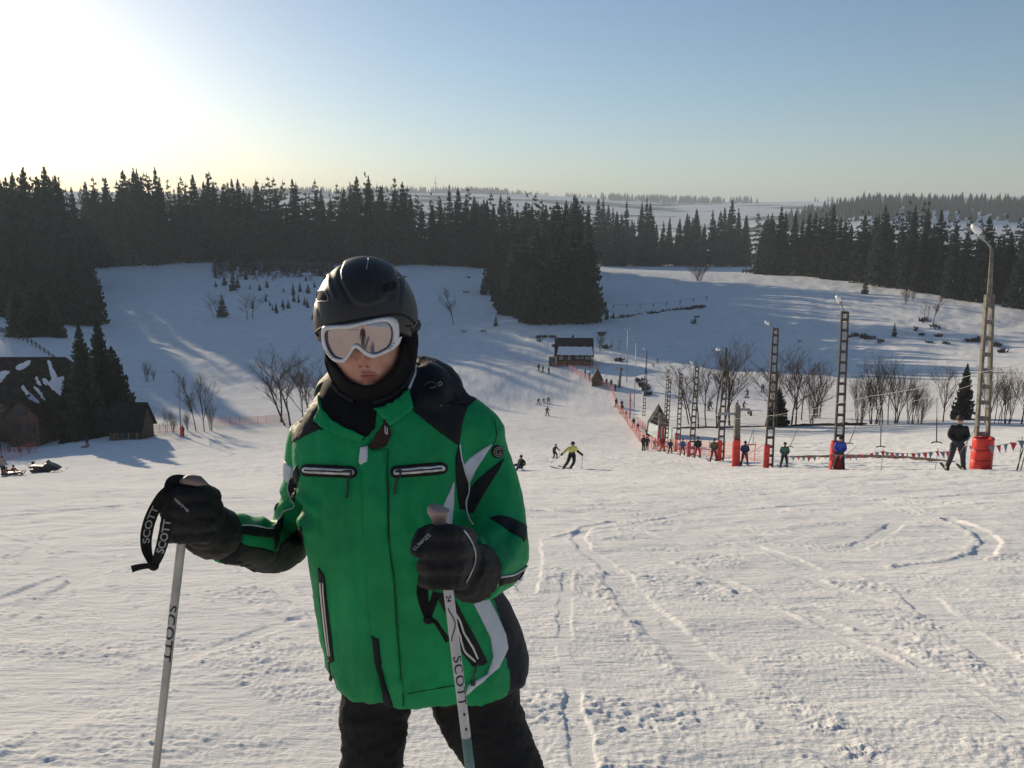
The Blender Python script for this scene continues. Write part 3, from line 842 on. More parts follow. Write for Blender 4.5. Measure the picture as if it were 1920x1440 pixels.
# tow pylons with cross arms and pulleys
def pylon(px, D, ytop, arm_l, arm_r, label, pad=None, w=.42):
    b = gp_(px, D); t = W(px + 3, ytop, D) - b
    root = empty('tow_pylon', tuple(b)); tag(root, label, 'lift pylon', 'pylons of the drag lift')
    mb = MB(); n = 4
    v = [];
    for q, s in ((-.08, 1.1), (1, .8)):
        for dx, dy in ((-1, -1), (1, -1), (1, 1), (-1, 1)): v.append(tuple(t * q + np.array([dx * w / 2 * s, dy * w / 2 * s, 0])))
    mb.add(v, [(0, 1, 5, 4), (1, 2, 6, 5), (2, 3, 7, 6), (3, 0, 4, 7), (4, 5, 6, 7)]); mb.build('pillar', M_conc, root)
    heads = []
    for i, a in enumerate((arm_l, arm_r)):
        if a is None: continue
        e = W(a[0], a[1], D) - b
        s = t * .965; s = s + np.array([0, 0, e[2] - s[2]]) if True else s
        mb = MB(); mb.box(((s[0] + e[0]) / 2, 0, e[2]), (abs(e[0] - s[0]), .14, .16)); ar = mb.build('cross_arm', M_steel, root)
        for k in (-.28, .28):
            mb = MB(); mb.tube([(e[0] - .05, k, e[2] - .22), (e[0] + .05, k, e[2] - .22)], .17, 14); mb.build('pulley', M_blk, ar, True)
        mb = MB(); mb.box((e[0], 0, e[2] - .1), (.10, .75, .12)); mb.build('pulley_beam', M_steel, ar)
        heads.append(np.array([b[0] + e[0], b[1], b[2] + e[2] - .38]))
    return root, heads
_, hA = pylon(1380, 58, 760, (1346, 776), (1406, 768), 'grey concrete drag lift pylon with two cross arms above a bright red pad')
crash_pad(1379, 57.6, 824, .50, 'bright red crash pad round the grey drag lift pylon')
_, hB = pylon(1236, 102, 775, (1224, 781), (1247, 779), 'grey drag lift pylon in front of the small gabled hut', w=.5)
_, hC = pylon(1161, 168, 690, (1153, 690), (1167, 690), 'far T-shaped drag lift pylon beside the queue at the kiosk', w=.5)
def cable(pts, label, r=.010):
    P = []
    for a, c in zip(pts[:-1], pts[1:]):
        L = np.linalg.norm(c - a)
        for s in range(12):
            q = s / 12; P.append(a * (1 - q) + c * q - np.array([0, 0, 4 * q * (1 - q) * L * .012]))
    P.append(pts[-1])
    mb = MB(); mb.tube(P, r, 5, cap=False); o = mb.build('tow_cable', M_wire, None, True); tag(o, label, 'cable', 'cables of the drag lift'); return P
CA = cable([hC[0], hB[0], hA[0], W(1635, 742, 36), W(1840, 698, 28), W(2050, 640, 22)], 'upper drag lift cable rising to the right past the tallest lamp post')
CB = cable([hC[1], hB[1], hA[1], W(1650, 762, 40), W(1822, 722, 31), W(2050, 665, 24)], 'lower drag lift cable rising to the right past the tallest lamp post')
cable([W(1213, 685, 140), W(1253, 700, 104), W(1277, 706, 89), W(1307, 694, 76)], 'power line strung between the tops of the lattice posts', .012)

# hanging drag bars
def drag_bar(top, bot, D, label):
    a, c = W(top[0], top[1], D), W(bot[0], bot[1], D)
    root = empty('drag_bar', tuple(c)); tag(root, label, 'drag bar', 'drag bars hanging from the tow cable')
    a = a - c
    mb = MB(); mb.tube([a * .55, a], .012, 5); mb.build('rope', M_blk, root)
    mb = MB(); mb.tube([(0, 0, 0), a * .55], .022, 6); mb.build('rod', M_blk, root)
    mb = MB(); mb.tube([(-.22, 0, -.02), (-.1, 0, .03), (.1, 0, .03), (.22, 0, -.02)], .026, 6); mb.build('cross_bar', M_blk, root)
for t, b_, D, l in (((1414, 800), (1403, 834), 57, 'drag bar slanting down behind the rider in navy'), ((1496, 803), (1481, 838), 50, 'drag bar slanting down above the rider in green-grey'),
                    ((1608, 790), (1592, 832), 42, 'drag bar slanting down beside the rider in blue'), ((1653, 762), (1651, 838), 40, 'empty drag bar hanging straight behind the pennants'),
                    ((1757, 746), (1756, 830), 34, 'empty drag bar hanging straight left of the rider in black'), ((1413, 806), (1412, 834), 60, 'empty drag bar hanging straight right of the red-padded pylon')):
    drag_bar(t, b_, D, l)
def tow_rope(px1, py1, D1, px2, py2, D2, label):
    mb = MB(); mb.tube([W(px1, py1, D1), W(px2, py2, D2)], .014, 5); o = mb.build('tow_rope', M_wire); tag(o, label, 'rope', 'tow ropes pulling the riders')
tow_rope(1585, 855, 42.8, 1606, 836, 44, 'tow rope at the hip of the rider in blue')
tow_rope(1800, 850, 26.8, 1836, 792, 26, 'tow rope running up from the rider in black past the red pad')
tow_rope(1402, 852, 57.5, 1440, 830, 56, 'tow rope running right from the rider in navy')

# net fences: posts and knotted strands
def net_fence(line, hgt, label, cell=.16, rows=8, group='orange net fences'):
    P = [on_ground(px, D) for px, D in line]
    root = empty('net_fence', tuple(P[0])); tag(root, label, 'net fence', group)
    o0 = P[0]
    net = MB(); acc = 0; posts = []
    for a, c in zip(P[:-1], P[1:]):
        L = np.linalg.norm(c - a); n = max(1, int(L / 1.2)); d = (c - a) / L
        sd = np.cross(d, [0, 0, 1]); sd /= np.linalg.norm(sd) + 1e-9
        for s in range(n):
            p0, p1 = a + (c - a) * s / n, a + (c - a) * (s + 1) / n
            p0 = np.array([p0[0], p0[1], gz(p0[0], p0[1])]); p1 = np.array([p1[0], p1[1], gz(p1[0], p1[1])])
            if s % 2 == 0: posts.append(p0 - o0)
            sag = .08 if s % 2 else .02
            for r_ in range(rows + 1):
                z = .08 + (hgt - .08) * r_ / rows; w = .011 if 0 < r_ < rows else .022
                q0, q1 = p0 - o0 + [0, 0, z - (.02 if s % 2 else .08) * (r_ / rows)], p1 - o0 + [0, 0, z - sag * (r_ / rows)]
                net.add([q0 - [0, 0, w], q1 - [0, 0, w], q1 + [0, 0, w], q0 + [0, 0, w]], [(0, 1, 2, 3)])
            m_ = int(1.2 / cell)
            for k in range(m_):
                q = p0 + (p1 - p0) * (k + .5) / m_ - o0
                net.add([q - d * .010 + [0, 0, .06], q + d * .010 + [0, 0, .06], q + d * .010 + [0, 0, hgt - .06], q - d * .010 + [0, 0, hgt - .06]], [(0, 1, 2, 3)])
    n_ = net.build('net', M_net, root); n_['kind'] = 'stuff'
    pm = MB(); pm.tube([(0, 0, -.3), (0, 0, hgt + .12)], .028, 6); pme = pm.mesh('post', M_pink)
    for p in posts[:160]: obj('post', pme, root, tuple(p))
    return root
net_fence([(1066, 188), (1105, 176), (1148, 166), (1153, 158), (1160, 150), (1168, 142), (1177, 128), (1190, 118), (1200, 107), (1215, 98), (1232, 92), (1262, 87), (1300, 80), (1345, 73), (1380, 67), (1424, 61)], 1.35, 'long orange net fence curving along the tow from the kiosk down to the near posts')
net_fence([(1036, 192), (1062, 194), (1095, 192), (1125, 186)], 1.2, 'short orange net fence below the ticket hut')
net_fence([(-40, 88), (0, 92), (40, 95), (70, 100)], 1.3, 'orange net fence under the saplings at the left edge')
net_fence([(268, 113), (300, 114), (335, 115)], 1.1, 'short orange net fence left of the slim lamp post')
net_fence([(396, 122), (450, 124), (500, 127), (540, 130)], 1.1, 'orange net fence along the left edge of the piste')
net_fence([(1196, 128), (1206, 122), (1218, 114), (1230, 109)], 1.1, 'faded net fence beside the cutting above the small gabled hut')
# pennants
M_pr = mat('red_pennant', (.62, .05, .09), .6); M_pb = mat('grey_blue_pennant', (.16, .22, .28), .6)
fl = empty('pennant_string', tuple(W(1480, 862, 47))); tag(fl, 'string of red and grey-blue pennants sagging across the snow at the right', 'pennants')
o0 = np.array(fl.location); nodes = [W(1478, 855, 47), W(1560, 852, 43), W(1655, 846, 38), W(1757, 846, 33), W(1812, 836, 30.5), W(1915, 826, 26.5), W(1990, 822, 25)]
rope = []; k = 0
pmesh = {}
for i_, m_ in enumerate((M_pr, M_pb)):
    mb = MB(); mb.slab([(-.10, 0, 0), (.10, 0, 0), (.03, .02, -.28)], (0, .006, 0)); pmesh[i_] = mb.mesh('pennant', m_)
for a, c in zip(nodes[:-1], nodes[1:]):
    L = np.linalg.norm(c - a); n = max(3, int(L / .5))
    for s in range(n):
        q = s / n; p = a + (c - a) * q - np.array([0, 0, 4 * q * (1 - q) * .10]); rope.append(p - o0)
        o = obj('pennant', pmesh[k % 2], fl, tuple(p - o0)); o.rotation_euler = (random.uniform(-.5, .5), random.uniform(-.25, .25), random.uniform(-.9, .9)); k += 1
rope.append(nodes[-1] - o0); mb = MB(); mb.tube(rope, .008, 4); mb.build('cord', M_blk, fl)
for p in nodes[:-1]:
    g_ = gz(p[0], p[1]); mb = MB(); mb.tube([(p[0] - o0[0], p[1] - o0[1], g_ - .2 - o0[2]), (p[0] - o0[0] + .02, p[1] - o0[1], p[2] + .12 - o0[2])], .014, 5); mb.build('stake', M_steel, fl)

# skis and poles stuck in the snow at the right edge
rk = empty('parked_skis', tuple(gp_(1908, 25.5))); tag(rk, 'pair of skis stuck upright in the snow at the right edge', 'skis')
for dx, ln in ((-.06, .75), (.06, .80)):
    mb = MB(); mb.tube([(dx, 0, -.2), (dx + .10, 0, ln * .6), (dx + .16, 0, ln), (dx + .19, -.05, ln + .07)], .035, 6, flat=.25); mb.build('ski', M_blk, rk)

# --- buildings
def gable(root, x0, x1, y0, y1, zw, zr, axis, mw, mr, over=.35, thick=.14, zb=-.8):
    """walls with gable ends and a thick two-sided roof; ridge along 'x' or 'y'"""
    mb = MB()
    if axis == 'x':
        ym = (y0 + y1) / 2
        v = [(x0, y0, zb), (x1, y0, zb), (x1, y1, zb), (x0, y1, zb), (x0, y0, zw), (x1, y0, zw), (x1, y1, zw), (x0, y1, zw), (x0, ym, zr), (x1, ym, zr)]
        f = [(0, 1, 5, 4), (2, 3, 7, 6), (1, 2, 6, 9, 5), (3, 0, 4, 8, 7)]
    else:
        xm = (x0 + x1) / 2
        v = [(x0, y0, zb), (x1, y0, zb), (x1, y1, zb), (x0, y1, zb), (x0, y0, zw), (x1, y0, zw), (x1, y1, zw), (x0, y1, zw), (xm, y0, zr), (xm, y1, zr)]
        f = [(1, 2, 6, 5), (3, 0, 4, 7), (0, 1, 5, 8, 4), (2, 3, 7, 9, 6)]
    mb.add(v, f); wall = mb.build('wall', mw, root)
    mb = MB(); up = .03
    if axis == 'x':
        ym = (y0 + y1) / 2; k = (zr - zw) / (ym - y0)
        for s, ye in ((-1, y0 - over), (1, y1 + over)):
            ze = zw - over * k + up
            mb.slab([(x0 - over, ye, ze), (x1 + over, ye, ze), (x1 + over, ym, zr + up), (x0 - over, ym, zr + up)], (0, 0, thick))
    else:
        xm = (x0 + x1) / 2; k = (zr - zw) / (xm - x0)
        for s, xe in ((-1, x0 - over), (1, x1 + over)):
            ze = zw - over * k + up
            mb.slab([(xe, y0 - over, ze), (xe, y1 + over, ze), (xm, y1 + over, zr + up), (xm, y0 - over, zr + up)], (0, 0, thick))
    rf = mb.build('roof', mr, root)
    return wall, rf
def win(root, c, w, h, m=M_win, frame=M_dwood, nm='window', face='y'):
    mb = MB(); x, y, z = c
    mb.box((x, y, z), (w + .14, .10, h + .14)); fr_ = mb.build(nm, frame, root)
    mb = MB(); mb.box((x, y - .055, z), (w, .02, h)); mb.build('pane', m, fr_)
    return fr_
# ticket hut at the end of the run-out
p = gp_(1076, 196); hut = empty('ticket_hut', tuple(p), (0, 0, R(-4))); tag(hut, 'wooden lift hut with a dark roof and a snow covered porch roof under the wood', 'hut')
k = 196 / 1600.
gable(hut, -4.1, 4.1, 0, 6.0, 3.1, 5.75, 'x', M_wood, M_roof, .45)
mb = MB(); mb.slab([(-3.9, -.2, 3.75), (4.3, -.2, 3.75), (4.6, -2.6, 2.35), (-4.6, -2.6, 2.35)], (0, 0, .14)); pr = mb.build('porch_roof', M_roof, hut)
mb = MB()
n = 14
top_ = [(-3.6 + 7.7 * i / n, -.25, 3.98 + .05 * math.sin(i * 1.9)) for i in range(n + 1)]; bot_ = [(-3.9 + 8.3 * i / n, -2.35 + .12 * math.sin(i * 2.3), 2.55 + .05 * math.sin(i * 1.3)) for i in range(n + 1)]
mb.slab(top_ + bot_[::-1], (0, -.05, .30)); mb.build('snow_load', M_roofsnow, pr)
for x in (-4.3, -1.5, 1.4, 4.3):
    mb = MB(); mb.box((x, -2.3, 1.0), (.22, .22, 2.9)); mb.build('porch_post', M_dwood, hut)
win(hut, (-3.0, -.06, 1.6), .9, .9, M_winpale); win(hut, (-1.2, -.06, 1.6), .9, 1.0, M_winpale)
win(hut, (1.3, -.06, 1.9), 1.9, 1.0, M_winpale); win(hut, (3.2, -.06, 1.9), 1.2, 1.2, M_winpale)
mb = MB(); mb.box((.15, -.06, .85), (.95, .10, 2.0)); dr = mb.build('door', M_dwood, hut); mb = MB(); mb.box((.5, -.14, .9), (.05, .06, .18)); mb.build('handle', M_steel, dr)
mb = MB(); mb.box((-5.1, -.5, .9), (1.4, 2.2, 1.9)); mb.build('green_lean_to', M_green_p, hut)
mb = MB(); mb.box((-.3, 3.0, 6.0), (.5, .5, 1.0)); mb.build('chimney', M_dwood, hut)
mb = MB(); mb.box((2.5, -1.9, .55), (3.2, .10, 1.1)); mb.build('porch_railing', M_dwood, hut)
# kiosk
p = gp_(1119, 172); ki = empty('kiosk', tuple(p), (0, 0, R(-5.7))); tag(ki, 'tiny steep-roofed wooden kiosk in the lift queue below the ticket hut', 'kiosk')
gable(ki, -1.05, 1.05, 0, 2.2, 1.35, 3.35, 'y', M_wood, M_roof, .35, .10)
win(ki, (0, -.06, 1.15), .9, .6, M_win); mb = MB(); mb.box((0, -.18, .78), (1.3, .3, .06)); mb.build('counter', M_dwood, ki)
# small gabled hut of the tow
p = gp_(1233, 114); gh = empty('tow_hut', tuple(p), (0, 0, R(-9.8))); tag(gh, 'small hut with a steep brown gable, below the cutting among lattice posts', 'hut')
gable(gh, -1.15, 1.15, 0, 3.0, 1.7, 3.75, 'y', M_dwood, M_oldroof, .3, .12)
mb = MB(); mb.slab([(-1.42, -.34, 1.42), (1.42, -.34, 1.42), (0, -.34, 3.86)], (0, -.08, 0)); mb.build('gable_boarding', mat('weathered_boards', (.105, .078, .055), .85, noise=(6, .5), bump=(14, .5, .03)), gh)
mb = MB(); mb.box((0, -.05, .75), (1.5, .08, 1.9)); mb.build('dark_opening', M_hole, gh)
for x in (-1.05, 1.05):
    mb = MB(); mb.box((x, -.12, .6), (.14, .14, 2.4)); mb.build('corner_post', M_wood, gh)
# pale blue shaded snow ramp by the tow hut: sheets with the blue shade put into their colour
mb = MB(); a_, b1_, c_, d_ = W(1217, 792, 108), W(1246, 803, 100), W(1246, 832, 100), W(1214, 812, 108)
mb.slab([a_, b1_, c_, d_], (.02, .10, 0)); M_shade_snow = mat('shade_blue_snow', (.42, .52, .55), .6, noise=(1.5, .2)); o = mb.build('shaded_snow_sheet', M_shade_snow); tag(o, 'pale blue sheet coloured as shaded snow in front of the small gabled hut', 'shaded snow')
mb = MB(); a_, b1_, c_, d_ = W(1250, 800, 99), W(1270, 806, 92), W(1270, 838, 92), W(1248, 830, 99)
mb.slab([a_, b1_, c_, d_], (.02, .10, 0)); o = mb.build('shaded_snow_sheet', M_shade_snow); tag(o, 'pale blue sheet coloured as shaded snow right of the faded pads, below the lattice posts', 'shaded snow')

# brown lodge at the left edge
p = gp_(40, 118); lodge = empty('lodge', tuple(p)); tag(lodge, 'large brown timber lodge with a snow-patched steep roof at the left edge', 'house')
kx = 118 / 1600.
def lx(px): return (px - 960) * 118 / (1600 * math.cos(PITCH)) * 1.02 - p[0]
zr = W(60, 673, 122)[2] - p[2]; ze = W(60, 752, 116)[2] - p[2]
x0, x1 = -16.0, 5.9
# main roof, ridge along x with a half hip at the right end
mb = MB(); mb.add([(x0, 0, -3), (x1, 0, -3), (x1, 9, -3), (x0, 9, -3), (x0, 0, ze), (x1, 0, ze), (x1, 9, ze), (x0, 9, ze), (x1, 4.5, ze + 3.0)], [(0, 1, 5, 4), (1, 2, 6, 8, 5), (2, 3, 7, 6), (3, 0, 4, 7)]); mb.build('wall', M_dwood, lodge)
mb = MB()
mb.slab([(x0 - .6, -1.0, ze - .6), (x1 + .7, -1.0, ze - .6), (x1 + .7, 3.0, ze + (zr - ze) * .62), (x1 - .8, 4.5, zr), (x0 - .6, 4.5, zr)], (0, .05, .2))
mb.slab([(x0 - .6, 10, ze - .6), (x1 + .7, 10, ze - .6), (x1 + .7, 6.0, ze + (zr - ze) * .62), (x1 - .8, 4.5, zr), (x0 - .6, 4.5, zr)], (0, .05, .2))
mb.slab([(x1 + .7, 3.0, ze + (zr - ze) * .62), (x1 + .7, 6.0, ze + (zr - ze) * .62), (x1 - .8, 4.5, zr)], (0, 0, .2))
rf = mb.build('roof', M_oldroof, lodge)
# cross wing towards the viewer
x2, x3 = .2, 4.4; xm = 2.3; zw2 = ze - 1.6; zr2 = ze + .5; yf = -3.0
mb = MB(); mb.add([(x2, yf, -4), (x3, yf, -4), (x3, 0, -3), (x2, 0, -3), (x2, yf, zw2), (x3, yf, zw2), (x3, 0, zw2), (x2, 0, zw2), (xm, yf, zr2)], [(0, 1, 5, 8, 4), (1, 2, 6, 5), (3, 0, 4, 7)]); mb.build('wing_wall', M_wood, lodge)
mb = MB()
for xe, zz in ((x2 - .6, zw2 - .5), (x3 + .6, zw2 - .5)):
    mb.slab([(xe, yf - .7, zz), (xe, 2.2, zz), (xm, 2.2, zr2), (xm, yf - .7, zr2)], (0, 0, .2))
wr = mb.build('wing_roof', M_oldroof, lodge)
def snow_on(polys, objs, m, par):
    V_, F_ = [], []
    for o_ in objs:
        b_ = len(V_); V_ += [tuple(v.co + Vector(p)) for v in o_.data.vertices]; F_ += [tuple(i + b_ for i in f.vertices) for f in o_.data.polygons]
    B = BVHTree.FromPolygons(V_, F_)
    for poly in polys:
        P_ = []
        for x, y in smooth_loop(poly, 4):
            x += random.uniform(-1.6, 1.6); y += random.uniform(-1.4, 1.4)
            h = B.ray_cast(Vector((0, 0, 0)), Vector(ray(x, y)).normalized())
            if h[0] is not None: P_.append(np.array(h[0]) - p)
        if len(P_) < 4: continue
        mb = MB(); mb.slab([q + [0, -.02, .03] for q in P_], (0, -.03, .09)); mb.build('snow_patch', m, par)
snow_on([[(29, 691), (37, 685), (48, 679), (57, 677), (56, 684), (50, 687), (44, 693), (35, 694)], [(1, 700), (8, 697), (18, 697), (12, 704), (6, 712), (1, 718)],
         [(90, 677), (95, 679), (99, 690), (104, 700), (108, 709), (118, 706), (123, 716), (118, 730), (113, 742), (106, 736), (99, 731), (92, 724), (86, 720), (96, 714), (94, 698)],
         [(40, 727), (46, 736), (52, 746), (58, 751), (66, 755), (74, 756), (66, 746), (58, 738), (50, 731), (45, 724)], [(63, 726), (69, 735), (77, 745), (84, 752), (82, 744), (77, 736), (70, 728)],
         [(66, 708), (72, 711), (77, 722), (73, 723), (68, 715)], [(80, 712), (85, 711), (91, 717), (86, 723), (82, 719)]], [rf, wr], M_roofsnow, rf)
win(lodge, (xm, yf - .06, zw2 + .5), 1.2, 1.2); win(lodge, (1.3, yf - .06, zw2 - 2.0), 1.0, 1.3); win(lodge, (3.3, yf - .06, zw2 - 2.0), 1.0, 1.3)
mb = MB(); mb.box((-8.0, -1.6, ze - 1.25), (15.2, 1.8, .22)); bal_ = mb.build('balcony', M_conc, lodge)
mb = MB(); mb.box((-8.0, -2.45, ze - .75), (15.2, .08, .9)); mb.build('railing', M_wood, bal_)
for x in (-13, -10.4, -7.8, -5.2, -2.8): win(lodge, (x, -.06, ze - 2.6), 1.1, 1.3)
# dark shed right of the spruces
p = gp_(236, 106); sh = empty('shed', tuple(p)); tag(sh, 'low dark shed with a plain black roof right of the two big spruces', 'shed')
gable(sh, -2.1, 1.95, 0, 4.0, 1.55, 4.35, 'x', M_dwood, M_roof, .38, .14)
fr_ = win(sh, (-.25, -.07, .65), 1.35, .95, M_win, mat('pale_window_frame', (.42, .36, .22), .7)); mb = MB(); mb.box((-.25, -.14, .65), (.06, .03, .95)); mb.build('mullion', M_wood, fr_)
mb = MB(); mb.box((-1.55, -.06, .35), (.8, .08, 1.9)); mb.build('door', M_wood, sh)
mb = MB(); mb.box((1.5, -.07, .3), (.25, .1, 2.2)); mb.build('corner_post', M_conc, sh)
# rail fence above the lodge
fr2 = [on_ground(px, D) for px, D in ((-20, 200), (0, 196), (20, 185), (60, 176), (100, 168), (140, 160), (180, 152))]
rail = empty('rail_fence', tuple(fr2[0])); tag(rail, 'dark wooden rail fence curving over the snow above the lodge roof', 'fence'); o0 = fr2[0]
pm = MB(); pm.box((0, 0, .35), (.16, .16, 1.5)); pme = pm.mesh('post', M_dwood)
for a, c in zip(fr2[:-1], fr2[1:]):
    n = max(2, int(np.linalg.norm(c - a) / 2.2))
    for s in range(n):
        q0, q1 = a + (c - a) * s / n, a + (c - a) * (s + 1) / n
        q0[2], q1[2] = gz(q0[0], q0[1]), gz(q1[0], q1[1])
        obj('post', pme, rail, tuple(q0 - o0))
        for z in (.45, .95):
            mb = MB(); mb.tube([q0 - o0 + [0, 0, z], q1 - o0 + [0, 0, z]], .06, 4); mb.build('rail', M_dwood, rail)
# thin wire fence posts on the hill
wf = [on_ground(px, D) for px, D in ((1150, 300), (1175, 300), (1200, 300), (1225, 300), (1250, 302), (1275, 304), (1300, 306), (1325, 308))]
wfr = empty('wire_fence', tuple(wf[0])); tag(wfr, 'faint line of fence posts across the shaded hill right of the wood', 'fence')
for q in wf: mb = MB(); mb.box((0, 0, .4), (.22, .22, 2.0)); mb.build('post', M_dwood, wfr, loc=tuple(q - wf[0]))
mb = MB(); mb.tube([q - wf[0] + [0, 0, 1.2] for q in wf], .03, 4); mb.build('wire', M_dwood, wfr)
# relay mast on the far ridge
p = on_ground(817, 3600); ms = empty('radio_mast', tuple(p)); tag(ms, 'thin radio mast just visible on the hazy far ridge', 'mast')
mb = MB(); mb.tube([(0, 0, -5), (0, 0, 45), (0, 0, 75)], [3.0, 1.8, .8], 6); mb.build('mast', M_steel, ms); mb = MB(); mb.box((0, 0, 42), (7, 7, 4)); mb.build('platform', M_steel, ms)
# ------------------------------------------------------------------ the skier in front of the camera
def bvh_of(me):
    n = len(me.vertices); v = np.empty(n * 3, np.float32); me.vertices.foreach_get('co', v)
    return BVHTree.FromPolygons([tuple(p) for p in v.reshape(-1, 3)], [tuple(p.vertices) for p in me.polygons])
YMIN = [0.0]
def on_surf(bvh, px, py, Yguess=1.62):
    d = Vector(ray(px, py)).normalized()
    h = bvh.ray_cast(Vector((0, 0, 0)), d)
    while h[0] is not None and h[0].y < YMIN[0]: h = bvh.ray_cast(h[0] + d * .004, d)
    if h[0] is None:
        p = W(px, py, Yguess)
        q = bvh.find_nearest(Vector(p))
        return np.array(q[0]), np.array(q[1])
    return np.array(h[0]), np.array(h[1])
def fill(poly, step):
    """triangulate a 2-D polygon with inner grid points -> points, triangles, number of boundary points"""
    P = []
    k = len(poly)
    for i in range(k):
        a, b = np.array(poly[i], float), np.array(poly[(i + 1) % k], float)
        m = max(1, int(np.linalg.norm(b - a) / step))
        for s in range(m): P.append(a + (b - a) * s / m)
    nb = len(P); B = np.array(P)
    lo, hi = B.min(0), B.max(0)
    gx_, gy_ = np.meshgrid(np.arange(lo[0] + step / 2, hi[0], step), np.arange(lo[1] + step / 2, hi[1], step))
    q = np.stack([gx_.ravel(), gy_.ravel()], 1)
    ins = np.zeros(len(q), bool); j = nb - 1
    for i in range(nb):
        xi, yi, xj, yj = *B[i], *B[j]
        c = ((yi > q[:, 1]) != (yj > q[:, 1])) & (q[:, 0] < (xj - xi) * (q[:, 1] - yi) / (yj - yi + 1e-12) + xi)
        ins ^= c; j = i
    q = q[ins]
    dmin = np.sqrt(((q[:, None] - B[None]) ** 2).sum(-1)).min(1) if len(q) else np.zeros(0)
    q = q[dmin > step * .45]
    allp = [Vector(p) for p in B] + [Vector(p) for p in q]
    r = delaunay_2d_cdt(allp, [(i, (i + 1) % nb) for i in range(nb)], [list(range(nb))], 1, 1e-5)
    return [tuple(p) for p in r[0]], r[2], nb
def patch(name, bvh, poly, m, parent, off=.0022, step=7, curve=True, Yg=1.62, skirt=.004, rim=0.0):
    """a cloth panel lying on the garment: outline in pixels, cast onto the real surface, with its own thickness"""
    if curve: poly = smooth_loop(poly, 3)
    pts, tris, nb = fill(poly, step)
    V, inner = [], []
    for x, y in pts:
        p, n = on_surf(bvh, x, y, Yg)
        d = Vector(ray(x, y)).normalized()
        if n @ np.array(d) > 0: n = -n
        V.append(p + n * off); inner.append(p - n * skirt)
    F = []
    for t in tris:
        a, b, c = (np.array(V[i]) for i in t)
        nn = np.cross(b - a, c - a)
        F.append(tuple(t) if nn @ (a + b + c) < 0 else tuple(reversed(t)))
    # skirt round the border
    cnt = {}
    for t in F:
        for i in range(3):
            e = (t[i], t[(i + 1) % 3]); cnt[tuple(sorted(e))] = cnt.get(tuple(sorted(e)), []) + [e]
    base = len(V); mp_ = {}
    for k_, es in list(cnt.items()):
        if len(es) == 1:
            a, b = es[0]
            for q in (a, b):
                if q not in mp_: mp_[q] = len(V); V.append(inner[q])
            F.append((b, a, mp_[a], mp_[b]))
    return obj(name, make_mesh(name, V, F, m, True), parent)
def line_on(name, bvh, pts, r, m, parent, off=.002, n=6, Yg=1.62, sub=4, flat=1.0):
    P = [on_surf(bvh, *q, Yg) for q in smooth_line(pts, sub)]
    mb = MB(); mb.tube([p + (n_ if n_ @ p < 0 else -n_) * off for p, n_ in P], r, n)
    return mb.build(name, m, parent, True)

# cloth with weave, creases
def cloth(name, col, rough=.75, weave=900, sheen=.0, amt=.18):
    m = mat(name, col, rough, noise=(9, amt), spec=.25)
    nt_ = m.node_tree; b = nt_.nodes['Principled BSDF']
    tc = nt_.nodes.new('ShaderNodeTexCoord')
    a = nt_.nodes.new('ShaderNodeTexNoise'); a.inputs['Scale'].default_value = weave; a.inputs['Detail'].default_value = 2
    c = nt_.nodes.new('ShaderNodeTexNoise'); c.inputs['Scale'].default_value = 22; c.inputs['Detail'].default_value = 5; c.inputs['Distortion'].default_value = .6
    b1_ = nt_.nodes.new('ShaderNodeBump'); b1_.inputs['Distance'].default_value = .0004; b1_.inputs['Strength'].default_value = .5
    b2_ = nt_.nodes.new('ShaderNodeBump'); b2_.inputs['Distance'].default_value = .009; b2_.inputs['Strength'].default_value = .55
    for n_ in (a, c): nt_.links.new(tc.outputs['Object'], n_.inputs['Vector'])
    nt_.links.new(a.outputs['Fac'], b1_.inputs['Height']); nt_.links.new(c.outputs['Fac'], b2_.inputs['Height'])
    nt_.links.new(b1_.outputs[0], b2_.inputs['Normal']); nt_.links.new(b2_.outputs[0], b.inputs['Normal'])
    if sheen: b.inputs['Sheen Weight'].default_value = sheen
    return m
M_green = cloth('green_shell', (.005, .285, .090), .62)
M_black = cloth('black_shell', (.013, .013, .015), .68)
M_navy = cloth('dark_side_panel', (.014, .015, .024), .7)
M_white = cloth('white_panel', (.62, .63, .68), .6, amt=.06)
M_trous = cloth('black_trousers', (.010, .010, .011), .75)
M_glove = cloth('black_glove', (.011, .010, .011), .62)
M_knit = cloth('black_knit', (.008, .008, .009), .95, 500)
M_silver = mat('silver_zip', (.62, .6, .58), .35, .6, bump=(420, .5, .001))
M_pull = mat('dark_zip_pull', (.03, .03, .03), .5)
M_brown = cloth('brown_lining', (.045, .02, .018), .8)
M_helmet = mat('matt_black_helmet', (.026, .024, .022), .50, noise=(40, .15), bump=(700, .12, .0006), spec=.45)
M_line = mat('helmet_edge', (.30, .28, .25), .45)
M_frame = mat('white_goggle_frame', (.66, .66, .68), .32)
M_skin = bpy.data.materials.new('skin'); M_skin.use_nodes = True
